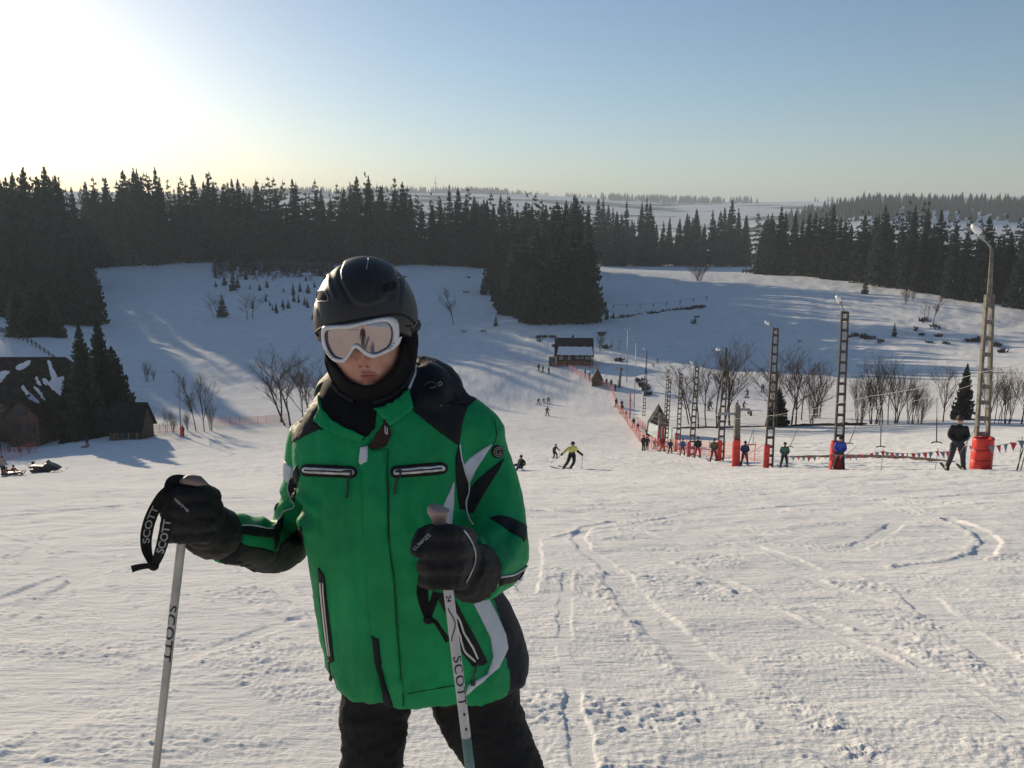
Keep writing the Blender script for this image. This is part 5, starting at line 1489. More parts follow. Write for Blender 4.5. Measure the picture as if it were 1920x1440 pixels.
tc = M_lens.node_tree.nodes.new('ShaderNodeTexCoord'); mpn = M_lens.node_tree.nodes.new('ShaderNodeMapping'); mpn.inputs['Scale'].default_value = (260, 20, 14)
ns = M_lens.node_tree.nodes.new('ShaderNodeTexNoise'); ns.inputs['Scale'].default_value = 1; ns.inputs['Detail'].default_value = 4
rm = M_lens.node_tree.nodes.new('ShaderNodeMapRange'); rm.inputs['To Min'].default_value = .02; rm.inputs['To Max'].default_value = .16
for a_, c_ in ((tc.outputs['Object'], mpn.inputs['Vector']), (mpn.outputs[0], ns.inputs['Vector']), (ns.outputs['Fac'], rm.inputs['Value']), (rm.outputs[0], b_.inputs['Roughness'])): M_lens.node_tree.links.new(a_, c_)
pts, tris, nb = fill([tuple(q) for q in B_], 4)
V = [gp(q, .0035) for q in pts]
F = []
for t in tris:
    a, b, c = (np.array(V[i]) for i in t)
    F.append(tuple(t) if np.cross(b - a, c - a) @ a < 0 else tuple(reversed(t)))
obj('lens', make_mesh('lens', V, F, M_lens), gog)
def gtab(poly, m, nm, o1=-.004, o2=.006):
    mb = MB(); a = [gp(np.array(q), o1) for q in poly]; k = len(a); mb.add(a + [gp(np.array(q), o2) for q in poly], [tuple(range(k - 1, -1, -1))] + [(i, (i + 1) % k, (i + 1) % k + k, i + k) for i in range(k)]); return mb.build(nm, m, gog)
gtab([(741, 598), (746, 606), (739, 608), (748, 612), (744, 600)], M_frame, 'frame_tab')
gtab([(744, 634), (754, 631), (750, 643), (741, 652)], M_frame, 'frame_tab')
for q in ((738.5, 643.5), (735, 649), (731.5, 654), (613, 661), (617, 666), (621, 670.5)):
    mb = MB(); p = gp(np.array(q), -.0052); mb.ball(p, .0013, 8); mb.build('vent_hole', M_hole, gog)
mb = MB(); mb.tube([gp(np.array(q), -.001) for q in ((652, 619), (662, 618.6), (672, 617.5))], .0004, 4); mb.build('lens_print', M_pull, gog)
so = line_on('strap', KB, [(748, 620), (760, 616), (774, 610), (784, 606)], .016, M_black, gog, off=.003, Yg=1.68, n=10)
line_on('strap_mark', KB, [(756, 609), (759, 620), (766, 608)], .0011, M_line, gog, off=.021, Yg=1.66, sub=1)

# --- gloves
def glove(fingers, thumb, palm, cuff, nm='glove'):
    mb = MB()
    for ch in fingers + [thumb]:
        P = smooth_line([tuple(W(a, b, c)) + (r,) for a, b, c, r in ch], 4)
        mb.tube([p[:3] for p in P], [p[3] for p in P], 14)
        mb.ball(P[-1][:3], P[-1][3], 12); mb.ball(P[0][:3], P[0][3], 12)
    for a, b, c, r in palm: mb.ball(W(a, b, c), r, 20)
    T(mb, cuff)
    me, co = voxel_union(mb, .0040, 4)
    nn = normals(me); uu, vv = proj(co)
    set_co(me, co + nn * (.0028 * fbm(uu / 16, vv / 11, 3, 8))[:, None]); me.materials.append(M_glove)
    return attach(obj(nm, me)), bvh_of(me)
r = .0180
gl, GB = glove([[(878, 1008, 1.455, r), (852, 1002, 1.395, r), (818, 1004, 1.385, r), (800, 1008, 1.42, .015)],
                [(882, 1034, 1.455, r), (856, 1030, 1.388, r), (812, 1030, 1.38, r), (796, 1034, 1.42, .0155)],
                [(880, 1062, 1.455, r), (856, 1060, 1.388, r), (812, 1062, 1.383, r), (795, 1062, 1.42, .0155)],
                [(875, 1088, 1.455, .0155), (850, 1090, 1.395, .0155), (812, 1091, 1.392, .015), (797, 1090, 1.42, .0145)]],
               [(862, 1010, 1.46, .020), (822, 1000, 1.44, .0175), (794, 1006, 1.40, .0170), (784, 1030, 1.385, .0150)],
               [(858, 1048, 1.45, (.042, .045, .052)), (872, 1075, 1.47, (.038, .045, .045))],
               [(862, 1060, 1.46, .050), (874, 1066, 1.48, .053), (886, 1072, 1.505, .057), (892, 1074, 1.515, .058)])
line_on('piping', GB, [(869, 995), (880, 1010), (890, 1036), (888, 1060), (873, 1092)], .0013, M_white, gl, off=.0015, Yg=1.42)
gl2, GB2 = glove([[(398, 930, 1.53, r), (372, 926, 1.475, r), (338, 930, 1.46, r), (318, 936, 1.50, .0155)],
                  [(402, 955, 1.53, r), (374, 953, 1.468, r), (334, 956, 1.458, r), (314, 960, 1.50, .0155)],
                  [(402, 980, 1.53, r), (374, 979, 1.468, r), (334, 981, 1.458, r), (314, 984, 1.50, .0155)],
                  [(398, 1004, 1.53, .0155), (372, 1004, 1.475, .0155), (336, 1005, 1.468, .015), (318, 1004, 1.50, .0145)]],
                 [(392, 945, 1.53, .021), (378, 922, 1.50, .0185), (352, 915, 1.48, .0170), (330, 925, 1.465, .015)],
                 [(378, 966, 1.52, (.042, .045, .050)), (384, 990, 1.53, (.040, .045, .040))],
                 [(380, 985, 1.54, .050), (392, 994, 1.56, .052), (402, 999, 1.585, .053), (408, 1001, 1.60, .052)])

def text_on(txt, size, fmap, m, nm, parent, spread=1.0):
    cu = bpy.data.curves.new('t', 'FONT'); cu.body = txt; cu.size = size; cu.space_character = spread; cu.offset = .018
    to = obj('t', cu); dg = bpy.context.evaluated_depsgraph_get(); dg.update()
    me = bpy.data.meshes.new_from_object(to.evaluated_get(dg)); bpy.data.objects.remove(to)
    bm = bmesh.new(); bm.from_mesh(me)
    bmesh.ops.triangulate(bm, faces=bm.faces[:]); bmesh.ops.subdivide_edges(bm, edges=[e for e in bm.edges if e.calc_length() > size * .25], cuts=2)
    xs = [v.co.x for v in bm.verts]; w = max(xs) - min(xs); x0 = min(xs)
    for v in bm.verts: v.co = Vector(fmap((v.co.x - x0), v.co.y, w))
    bm.to_mesh(me); bm.free(); me.materials.clear(); me.materials.append(m)
    return obj(nm, me, parent)
M_print = mat('pale_print', (.33, .33, .33), .6)
def gtext(B, a, b, size_px, txt, par, Yg):
    a, b = np.array(a, float), np.array(b, float); L = np.linalg.norm(b - a); d = (b - a) / L; n_ = np.array([d[1], -d[0]])
    def fm(x, y, w):
        q = a + d * (x / w * L) + n_ * y * size_px
        p, nn_ = on_surf(B, q[0], q[1], Yg); nn_ = nn_ if nn_ @ p < 0 else -nn_
        return p + nn_ * .0012
    return text_on(txt, 1.0, fm, M_print, 'glove_print', par)
gtext(GB, (778, 1032), (809, 1004), 9, 'LUMPIZE', gl, 1.39)
gtext(GB2, (326, 936), (352, 960), 9, 'warpes', gl2, 1.46)

# --- ski poles, held in the gloves
M_shaft = mat('grey_pole_shaft', (.42, .41, .39), .38, .35, noise=(14, .2))
M_dark = mat('dark_pole_print', (.02, .018, .03), .5)
M_grip = mat('grey_brown_grip', (.20, .15, .135), .55)
M_gripp = mat('pinkish_grip', (.42, .28, .25), .5)
M_strap = cloth('black_strap', (.010, .010, .011), .8)
M_gtip = mat('green_pole_end', (.05, .20, .10), .4, noise=(30, .5, (.22, .32, .25)))
def shaft_map(a, b, r, ang, t0, L, wdeg):
    """text laid along the shaft from a towards b"""
    ax = (b - a) / np.linalg.norm(b - a)
    e1 = np.cross(ax, [0, 1, 0]); e1 /= np.linalg.norm(e1); e2 = np.cross(ax, e1)
    if e2[1] > 0: e2 = -e2
    if e1[0] < 0: e1 = -e1
    def fm(x, y, w):
        th = ang + (y - .35) * wdeg
        return a + ax * (t0 + x / w * L) + (e1 * math.sin(th) + e2 * math.cos(th)) * (r + .0004)
    return fm
def pole(rows, label):
    P = [W(*q) for q in rows]
    base = P[-1]
    root = empty('ski_pole', tuple(base)); tag(root, label, 'ski pole')
    inv = Matrix.Translation(-Vector(base))
    def at_(o): o.parent = root; o.matrix_parent_inverse = inv; return o
    return root, P, at_
# left pole
lt, lb = W(352, 915, 1.485), W(292, 1440, 1.50)
ax = (lb - lt) / np.linalg.norm(lb - lt)
# reach the snow
def to_snow(a, ax):
    t = 0.3
    while t < 3 and (a + ax * t)[2] > -CAMH - GS * (a + ax * t)[1]: t += .005
    return t
Lp = to_snow(lt, ax)
pl1 = empty('ski_pole', tuple(lt + ax * Lp)); tag(pl1, 'grey ski pole with black SCOTT lettering planted at the side by the bent arm', 'ski pole', 'poles of the skier in green')
I1 = Matrix.Translation(-pl1.location)
def a1(o): o.parent = pl1; o.matrix_parent_inverse = I1; return o
mb = MB(); mb.tube([lt + ax * s_ for s_ in np.linspace(0, Lp, 14)], [.0083 - .0018 * s_ for s_ in np.linspace(0, 1, 14)], 20); a1(mb.build('shaft', M_shaft, None, True))
mb = MB()
g = [lt - ax * .004 + ax * s_ for s_ in (.11, .08, .04, .012, -.004)]
mb.tube(g, [.012, .0135, .013, .015, .017], 16); a1(mb.build('grip', M_grip, None, True))
mb = MB(); mb.tube([W(342, 902, 1.470), W(356, 899, 1.462), (W(374, 902, 1.462)), W(389, 907, 1.468)], [.007, .0130, .0115, .002], 14, flat=.75); a1(mb.build('grip_cap', M_grip, None, True))
def ribbon(rows, wid, m, nm, par, fn):
    """strap: centres (px, py, Y), width in metres, lying across the direction of travel, facing the viewer"""
    P = [W(*q) for q in [tuple(z) for z in smooth_line(rows, 6)]]
    wid = np.interp(np.linspace(0, 1, len(P)), np.linspace(0, 1, len(wid)), wid) if not np.isscalar(wid) else [wid] * len(P)
    V, F = [], []
    for i, p in enumerate(P):
        t = P[min(i + 1, len(P) - 1)] - P[max(i - 1, 0)]; t /= np.linalg.norm(t)
        s_ = np.cross(t, p); s_ /= np.linalg.norm(s_); n_ = np.cross(s_, t); n_ /= np.linalg.norm(n_)
        for a, b in ((-1, -1), (1, -1), (1, 1), (-1, 1)): V.append(p + s_ * a * wid[i] / 2 + n_ * b * .0008)
    for i in range(len(P) - 1):
        for j in range(4): F.append((i * 4 + j, i * 4 + (j + 1) % 4, (i + 1) * 4 + (j + 1) % 4, (i + 1) * 4 + j))
    F += [(3, 2, 1, 0), tuple((len(P) - 1) * 4 + j for j in range(4))]
    o = fn(obj(nm, make_mesh(nm, V, F, m, False), par))
    return o, P
def along(P, wid, side=1):
    P = np.array(P); s_ = np.concatenate([[0], np.cumsum(np.linalg.norm(np.diff(P, axis=0), axis=1))])
    def fm_factory(t0, t1, hgt):
        def fm(x, y, w):
            t = t0 + (t1 - t0) * x / w
            p = np.array([np.interp(t * s_[-1], s_, P[:, k]) for k in range(3)]); e = .01
            q = np.array([np.interp((t + e) * s_[-1], s_, P[:, k]) for k in range(3)]) - np.array([np.interp((t - e) * s_[-1], s_, P[:, k]) for k in range(3)])
            q = q * np.sign(t1 - t0); q /= np.linalg.norm(q)
            sd = np.cross(q, p); sd /= np.linalg.norm(sd)
            return p - sd * (y - .35) * hgt * side - p / np.linalg.norm(p) * .0016
        return fm
    return fm_factory
st, SP = ribbon([(350, 902, 1.475), (334, 900, 1.47), (322, 906, 1.465), (318, 930, 1.448), (315, 965, 1.444), (308, 1005, 1.444), (298, 1040, 1.446), (290, 1060, 1.45)], [.018, .02, .022, .022, .021, .021, .018, .012], M_strap, 'strap', None, a1)
st2, SP2 = ribbon([(325, 912, 1.475), (305, 930, 1.48), (285, 965, 1.48), (275, 1000, 1.478), (275, 1030, 1.475), (285, 1058, 1.47)], [.016, .02, .021, .021, .018, .010], M_strap, 'strap', None, a1)
fm = along(SP, .02, -1); text_on('SCOTT', 1.0, fm(.85, .50, .0175), M_print, 'strap_print', st)
fm = along(SP2, .02, -1); text_on('SCOTT', 1.0, fm(.76, .33, .0165), M_print, 'strap_print', st2)
ribbon([(294, 1062, 1.452), (278, 1061, 1.45), (262, 1063, 1.45), (247, 1067, 1.45)], [.012, .010, .011, .013], M_strap, 'strap_end', None, a1)
mb = MB(); mb.ball(W(288, 1061, 1.452), (.010, .008, .009), 12); a1(mb.build('strap_buckle', M_strap, None, True))
t0 = np.linalg.norm(W(331, 1133, 1.49) - lt)
sh1 = [o for o in pl1.children if o.name.startswith('shaft')][0]
text_on('SCOTT', 1.0, shaft_map(lt, lb, .0078, -.1, t0, .118, 2.9), M_dark, 'shaft_print', sh1, 1.1)
mb = MB(); mb.tube([lt + ax * (Lp - .09), lt + ax * (Lp - .085)], [.045, .042], 20); a1(mb.build('basket', M_dark, None, True))

# right pole
rt, rb = W(826, 985, 1.425), W(881, 1440, 1.40)
ax2 = (rb - rt) / np.linalg.norm(rb - rt)
Lp2 = to_snow(rt, ax2)
pl2 = empty('ski_pole', tuple(rt + ax2 * Lp2)); tag(pl2, 'whitish ski pole with a pink-grey grip, held upright before the green jacket', 'ski pole', 'poles of the skier in green')
I2 = Matrix.Translation(-pl2.location)
def a2(o): o.parent = pl2; o.matrix_parent_inverse = I2; return o
M_shaft2 = mat('white_pole_shaft', (.50, .49, .50), .4, .2, noise=(14, .15))
mb = MB(); mb.tube([rt + ax2 * s_ for s_ in np.linspace(0, .40, 10)], [.0105, .0100, .0095, .0092, .009, .009, .009, .0088, .0088, .0088], 20); sh2 = a2(mb.build('shaft', M_shaft2, None, True))
mb = MB(); mb.tube([rt + ax2 * s_ for s_ in np.linspace(.40, Lp2, 8)], [.0089] * 5 + [.008, .007, .006], 20); a2(mb.build('lower_shaft', M_gtip, None, True))
mb = MB(); mb.tube([W(832, 1060, 1.425), W(828, 1000, 1.425), W(825, 980, 1.425), W(823, 968, 1.424), W(822, 960, 1.423), W(822, 955, 1.423), W(823, 952, 1.423)], [.013, .0125, .0125, .0148, .0195, .0200, .0165], 20); a2(mb.build('grip', M_gripp, None, True))
t0 = np.linalg.norm(W(845, 1112, 1.42) - rt)
text_on('24', 1.0, shaft_map(rt, rb, .0095, 0, t0, .012, 1.3), M_dark, 'shaft_print', sh2)
mb = MB(); e1 = np.cross(ax2, [0, 1, 0]); e1 /= np.linalg.norm(e1); e1 = e1 if e1[0] > 0 else -e1; e2 = np.cross(ax2, e1); e2 = e2 if e2[1] < 0 else -e2
def on_shaft(t, th, r_=.0093): return rt + ax2 * t + (e1 * math.sin(th) + e2 * math.cos(th)) * r_
t1 = np.linalg.norm(W(848, 1135, 1.42) - rt)
mb.tube([on_shaft(t1 + s_ * .062, .15 + .55 * math.sin(s_ * 6.0 - 1.2)) for s_ in np.linspace(0, 1, 14)], .0011, 6); mb.build('shaft_stripe', M_dark, sh2, True)
text_on('SCOTT', 1.0, shaft_map(rt, rb, .0088, .35, np.linalg.norm(W(861, 1225, 1.415) - rt),   .095, 2.6), M_dark, 'shaft_print', sh2, 1.15)
for yy in (1330, 1357):
    tq = np.linalg.norm(W(873, yy, 1.41) - rt); mb = MB(); mb.add([on_shaft(tq, .1, .0091), on_shaft(tq, .55, .0091), on_shaft(tq + .006, .55, .0091), on_shaft(tq + .006, .1, .0091)], [(0, 1, 2, 3)]); mb.build('shaft_mark', M_dark, sh2)
ribbon([(806, 1000, 1.47), (798, 1060, 1.475), (794, 1085, 1.47), (792, 1110, 1.46), (796, 1135, 1.455), (802, 1158, 1.45)], [.014, .018, .02, .022, .018, .012], M_strap, 'strap', None, a2)
ribbon([(818, 1110, 1.46), (812, 1130, 1.455), (804, 1158, 1.45)], [.014, .014, .010], M_strap, 'strap', None, a2)
ribbon([(802, 1160, 1.45), (816, 1166, 1.45), (826, 1180, 1.45), (840, 1202, 1.455)], [.012, .008, .008, .011], M_strap, 'strap_end', None, a2)
mb = MB(); mb.ball(W(803, 1162, 1.45), (.010, .007, .009), 12); a2(mb.build('strap_buckle', M_strap, None, True))
mb = MB(); mb.tube([rt + ax2 * (Lp2 - .09), rt + ax2 * (Lp2 - .085)], [.045, .042], 20); a2(mb.build('basket', M_dark, None, True))
# ------------------------------------------------------------------ bare trees and bushes
M_twig = mat('bare_twigs', (.11, .085, .072), .9, noise=(2, .4), spec=.1)
M_twig2 = mat('bare_trunk', (.085, .066, .055), .9, noise=(3, .45), bump=(12, .5, .03), spec=.1)
def bare(seed, H, stems, spread, levels=4, fan=3, thin=1.0, up=.5, low=.25):
    rd = random.Random(seed)
    tr, tw = MB(), MB()
    def seg(mb, p, d, L, r, lev, n):
        k = 3; pts = [p]; dd = d
        for i in range(k):
            dd = dd + np.array([rd.uniform(-.18, .18), rd.uniform(-.18, .18), rd.uniform(-.05, .14)]); dd /= np.linalg.norm(dd)
            pts.append(pts[-1] + dd * L / k)
        mb.tube(pts, [r * (1 - .14 * i) for i in range(k + 1)], n, cap=False)
        return pts, dd
    def grow(p, d, L, r, lev):
        mb = tr if lev == 0 else tw
        pts, dd = seg(mb, p, d, L, r, lev, 6 if lev == 0 else (4 if lev == 1 else 3))
        if lev >= levels: return
        nk = fan + (1 if lev > 0 else 2)
        for j in range(nk):
            q = rd.uniform(low if lev == 0 else .2, 1.0); i = min(int(q * 3), 2); t = q * 3 - i
            b = pts[i] * (1 - t) + pts[i + 1] * t
            a = rd.random() * 6.283
            n_ = dd * .75 + np.array([math.cos(a), math.sin(a), up * rd.uniform(-.1, 1.0)]) * rd.uniform(.5, 1.0) * spread
            n_ /= np.linalg.norm(n_)
            grow(b, n_, L * rd.uniform(.42, .70) * (1.25 - .55 * q if lev == 0 else 1), max(r * rd.uniform(.36, .55), .011 * thin), lev + 1)
    for s in range(stems):
        a = rd.random() * 6.283; o = rd.uniform(0, .12 * H * (stems > 1))
        d = np.array([math.cos(a) * spread * .22 * (stems > 1), math.sin(a) * spread * .22 * (stems > 1), 1.0]); d /= np.linalg.norm(d)
        grow(np.array([o * math.cos(a), o * math.sin(a), -.4]), d, H * rd.uniform(.62, .78), H * .0120 * thin * (1.25 if stems == 1 else 1.0), 0)
    zt = np.array([v[2] for v in tr.v + tw.v]).max(); s = H / zt
    for m_ in (tr, tw): m_.v = [(v[0] * s, v[1] * s, v[2] * s) for v in m_.v]
    return tr.mesh('bare_trunk', M_twig2, True), tw.mesh('bare_twigs', M_twig, False)
BT = [bare(11, 10, 1, .85, 4, 4, low=.3), bare(12, 10, 2, .8, 4, 3, low=.35), bare(13, 10, 3, .65, 4, 3, low=.35), bare(14, 10, 1, .7, 4, 4, up=.8, low=.3), bare(15, 10, 6, .5, 3, 4, .8), bare(16, 10, 8, .55, 3, 4, .7, low=.05), bare(17, 10, 2, .95, 4, 3, up=.35, low=.3), bare(18, 10, 1, .5, 3, 4, .8, up=.9)]
HILL = {850: 609, 466: 598, 405: 594, 275: 716, 288: 714, 1698: 571, 1712: 566, 1735: 600, 1748: 612, 1310: 527, 1125: 657, 1146: 661, 1159: 664}
HILLS = {418: 594, 438: 545, 930: 612, 1622: 553, 1676: 630, 1137: 598, 1150: 596, 184: 582, 40: 627}
def bare_tree(px, D, ytop, var, label, group='bare trees by the pistes', name='bare_tree', cat='tree', wide=1.0):
    if name == 'bare_tree' and px in HILL: D = hit(px, HILL[px])
    p = on_ground(px, D); h = W(px, ytop, D)[2] - p[2]
    e = empty(name, tuple(p), (0, 0, random.random() * 6.28)); tag(e, label, cat, group)
    s = h / 10; e.scale = (s * wide, s * wide, s)
    obj('trunk', BT[var][0], e); obj('crown', BT[var][1], e)
    return e
for px, D, yt, var, wd, l in (
    (545, 124, 640, 1, 1.1, 'big forked bare tree left of the skier, behind the left shoulder'), (525, 128, 655, 6, .9, 'wide bare tree leaning out left of the skier'), (572, 122, 652, 2, .9, 'many-stemmed bare tree just touching the skier on the left'),
    (592, 126, 668, 1, .9, 'bare tree half hidden behind the shoulder on the left'), (610, 130, 690, 4, .9, 'bare bush mostly hidden behind the shoulder on the left'),
    (275, 186, 674, 4, .8, 'small bare shrub alone on the snow right of the two big spruces'), (288, 186, 690, 5, .7, 'low bare shrub beside the small shrub right of the two big spruces'),
    (368, 116, 696, 3, .62, 'thin straight bare tree right of the slim left lamp post'), (383, 116, 688, 0, .6, 'taller thin bare tree with a twiggy top, second right of the slim left lamp post'), (396, 117, 740, 5, .5, 'low bare saplings right of the two thin trees'),
    (292, 112, 752, 6, .9, 'crooked bare tree right of the dark shed'), (310, 113, 757, 1, .7, 'small bare tree between the shed and the slim lamp post'), (325, 114, 770, 5, .7, 'bare saplings at the foot of the slim lamp post'), (352, 116, 765, 5, .6, 'bare saplings just right of the slim lamp post'),
    (850, 288, 538, 3, .9, 'lone bare tree on the shaded slope right of the helmet'), (466, 272, 543, 1, 1.3, 'round bare tree on the shaded clearing, left of the helmet'), (405, 272, 545, 1, 1.0, 'bare tree beside the small spruce on the shaded clearing'),
    (1302, 124, 672, 6, 1.0, 'forked bare tree behind the leftmost dark lattice post'), (1322, 120, 655, 1, .9, 'slim forked bare tree left of the steel pylon'), (1352, 119, 624, 2, .9, 'tallest bare tree, with several leaning trunks, behind the steel pylon'), (1368, 121, 640, 3, 1.0, 'bare tree with a dense twiggy top behind the steel pylon'),
    (1432, 119, 664, 6, .9, 'crooked bare tree with a leaning trunk left of the dark lattice lamp post'), (1475, 116, 638, 1, 1.0, 'bare tree with a fine tall crown right of the dark lattice lamp post'), (1492, 117, 650, 0, .9, 'spreading bare tree second right of the dark lattice lamp post'), (1512, 122, 665, 1, .9, 'bare tree left of the post behind the rider in blue'), (1535, 124, 672, 4, .8, 'bushy bare tree just left of the post behind the rider in blue'), (1522, 118, 720, 5, .8, 'low bare bush left of the post behind the rider in blue'),
    (1612, 112, 690, 5, .8, 'low grey bare bush right of the post behind the rider in blue'), (1640, 112, 664, 4, .9, 'clump of slender bare stems in the gully'), (1660, 110, 655, 2, .8, 'tall slender bare tree in the gully clump'), (1678, 110, 672, 4, .8, 'grey clump of bare stems right in the gully thicket'), (1705, 108, 690, 4, .8, 'bare clump right of the gully thicket'), (1725, 106, 712, 5, .8, 'low bare bush between the gully thicket and the single spruce'),
    (1768, 106, 672, 0, .8, 'crooked bare tree leaning against the single gully spruce'), (1848, 102, 672, 4, .7, 'bare stems behind the tallest lamp post'), (1868, 100, 676, 2, .7, 'slim bare tree just right of the tallest lamp post'), (1890, 99, 684, 4, .8, 'clump of bare stems near the right edge'), (1915, 98, 680, 2, .8, 'bare tree at the right edge'), (1940, 97, 690, 4, .8, 'bare clump cut by the right edge'),
    (1698, 300, 534, 4, .9, 'pale shrub on the sunlit upper part of the tracked hill'), (1735, 262, 560, 1, .9, 'smaller of two bare trees on the tracked hill'), (1748, 252, 545, 3, .7, 'taller of two bare trees on the tracked hill'), (1712, 296, 540, 4, .7, 'second pale shrub on the sunlit upper part of the tracked hill'),
    (1125, 205, 622, 4, .9, 'faint bare tree just right of the ticket hut'), (1146, 203, 634, 7, .8, 'faint thin bare tree second right of the ticket hut'), (1159, 202, 632, 7, .8, 'faint thin bare tree third right of the ticket hut'), (1310, 372, 488, 5, 1.6, 'dense dark bush on top of the open hill'), (1110, 290, 575, 4, 1.0, 'faint bushy edge of the wedge of wood'),
):
    bare_tree(px, D, yt, var, l, wide=wd)
# saplings at the left edge
for i, px in enumerate(range(-10, 68, 9)):
    bare_tree(px + random.uniform(-3, 3), 100 + random.uniform(-4, 5), random.uniform(742, 790), (7, 5)[i % 2], 'thin bare sapling in the row before the lodge at the left edge', 'saplings before the lodge', 'sapling', 'sapling', .5)

# single spruces
def lone(px, D, yt, var, wide, label, group='single spruces'):
    if px in HILLS: D = hit(px, HILLS[px])
    p = on_ground(px, D); h = W(px, yt, D)[2] - p[2]
    return plant(p[0], p[1], h, var, wide, label, group)
lone(167, 112, 606, 7, .98, 'big bushy spruce in front, left of the dark shed')
lone(200, 117, 592, 8, .78, 'taller slimmer spruce behind the big bushy one left of the shed')
lone(222, 119, 648, 8, 1.25, 'small leaning spruce right behind the two big spruces')
lone(140, 115, 690, 7, 1.3, 'low dense spruce against the lodge wing')
lone(100, 122, 700, 7, 1.2, 'dark spruce between the lodge wing and the big spruces')
lone(184, 300, 522, 7, 1.0, 'small spruce standing out right of the dense left stand')
lone(418, 270, 548, 9, 1.0, 'small spruce beside the round bare tree on the shaded clearing')
lone(438, 330, 505, 9, .8, 'small pointed spruce at the top of the shaded clearing')
lone(930, 292, 588, 9, .8, 'tiny lone spruce just left of the foot of the wedge of wood')
lone(1804, 108, 680, 7, 1.0, 'single dark spruce in the gully left of the tallest lamp post')
lone(1622, 322, 518, 9, .9, 'small lone spruce on the sunlit top of the tracked hill')
lone(1676, 226, 603, 9, .8, 'tiny lone spruce in the shade of the tracked hill')
lone(1458, 118, 728, 8, 1.5, 'dark evergreen bush behind the dark lattice lamp post')
lone(1137, 272, 573, 9, .8, 'tiny spruce right of the wedge of wood'); lone(1150, 274, 582, 9, .9, 'tiniest spruce right of the wedge of wood')
lone(40, 196, 618, 9, 1.2, 'low dark bush left of the bushy spruces above the lodge')
rd_ = random.Random(5)
for i in range(46):
    px = rd_.uniform(402, 612); D = rd_.uniform(330, 402)
    p = on_ground(px, D); plant(p[0], p[1], rd_.uniform(2.0, 5.0), 9, rd_.uniform(.7, 1.1), 'young spruce scattered on the shaded slope left of the helmet', 'young spruces on the clearing', name='young_spruce')
for i in range(16):
    px = rd_.uniform(470, 600); D = rd_.uniform(276, 330)
    p = on_ground(px, D); plant(p[0], p[1], rd_.uniform(1.8, 4.2), 9, rd_.uniform(.6, 1.0), 'young spruce low on the shaded slope left of the helmet', 'young spruces on the clearing', name='young_spruce')
for i in range(16):
    px = rd_.uniform(905, 975); D = np.interp(px, [905, 975], [330, 275]) + rd_.uniform(-8, 8)
    p = on_ground(px, D); plant(p[0], p[1], rd_.uniform(4, 9), 9, rd_.uniform(.8, 1.1), 'young spruce along the left edge of the wedge of wood', 'young spruces beside the wedge of wood', name='young_spruce')
# brush band under the ridge wood, tufts, stones and bare earth
bv_, bf_, bn = [], [], 0
for i in range(560):
    px = rd_.uniform(400, 625); D = rd_.triangular(362, 406, 400)
    p = on_ground(px, D); v, f = BRUSH[i % 3]; s = rd_.uniform(1.8, 4.2) / 20 * (1 if D > 375 else .7)
    bv_.append(v * [s * 1.9, s * 1.9, s] + p - [0, 0, .2]); bf_.append(f + bn); bn += len(v)
o = obj('undergrowth', make_mesh('undergrowth', np.vstack(bv_), np.vstack(bf_), M_twig, smooth=False)); tag(o, 'dark undergrowth below the ridge wood', kind='stuff')
tv = MB()
def tuft(p, s):
    for k in range(7):
        a = rd_.random() * 6.28; q = np.array([math.cos(a), math.sin(a), 0]) * s * rd_.uniform(.2, .6)
        tv.add([p + q + [-.22 * s, 0, -.1], p + q + [.22 * s, .1 * s, -.1], p + q * 1.8 + [0, 0, s * rd_.uniform(.35, .8)]], [(0, 1, 2)])
for i in range(34):
    px = 1145 + i * 5.4 + rd_.uniform(-3, 3); D = np.interp(px, [1145, 1240, 1320], [262, 285, 292]) + rd_.uniform(-1, 1)
    if rd_.random() < .25: continue
    for k in range(1 + (px > 1255) * 3): tuft(on_ground(px + rd_.uniform(-2, 2), D + rd_.uniform(-.8, .8)), rd_.uniform(.8, 1.5))
for px, py, w, n in ((1825, 641, 18, 30), (1845, 636, 10, 16), (1868, 648, 5, 10), (1878, 660, 5, 6), (1620, 633, 6, 12), (1592, 632, 4, 6), (1604, 630, 3, 6), (1635, 634, 6, 5), (1650, 641, 3, 4), (1733, 601, 6, 10), (1750, 614, 6, 8), (1758, 620, 4, 4), (1760, 631, 4, 5), (1775, 646, 5, 5), (1742, 644, 3, 5), (1728, 628, 3, 4), (1717, 618, 3, 4),
                    (1304, 596, 4, 8), (1302, 605, 3, 4), (1138, 652, 4, 6), (1127, 626, 5, 10), (1160, 675, 5, 6), (1010, 632, 3, 4), (1022, 633, 3, 4), (1036, 632, 3, 6), (1038, 650, 4, 6), (868, 625, 3, 3), (905, 624, 3, 3), (1012, 640, 2, 3), (1500, 640, 3, 3), (1201, 716, 3, 8), (1205, 724, 3, 8), (1211, 733, 3, 8), (1216, 741, 3, 8), (760, 520, 4, 3), (878, 521, 3, 4), (872, 549, 3, 4)):
    for k in range(n):
        qx, qy = px + rd_.gauss(0, w * .5), py + rd_.gauss(0, 1.3)
        tuft(on_ground(qx, hit(qx, qy, 100)), rd_.uniform(.6, 1.3))
o = tv.build('scrub', M_twig); tag(o, 'dark scrub and stones poking through the snow on the far slopes', kind='stuff')
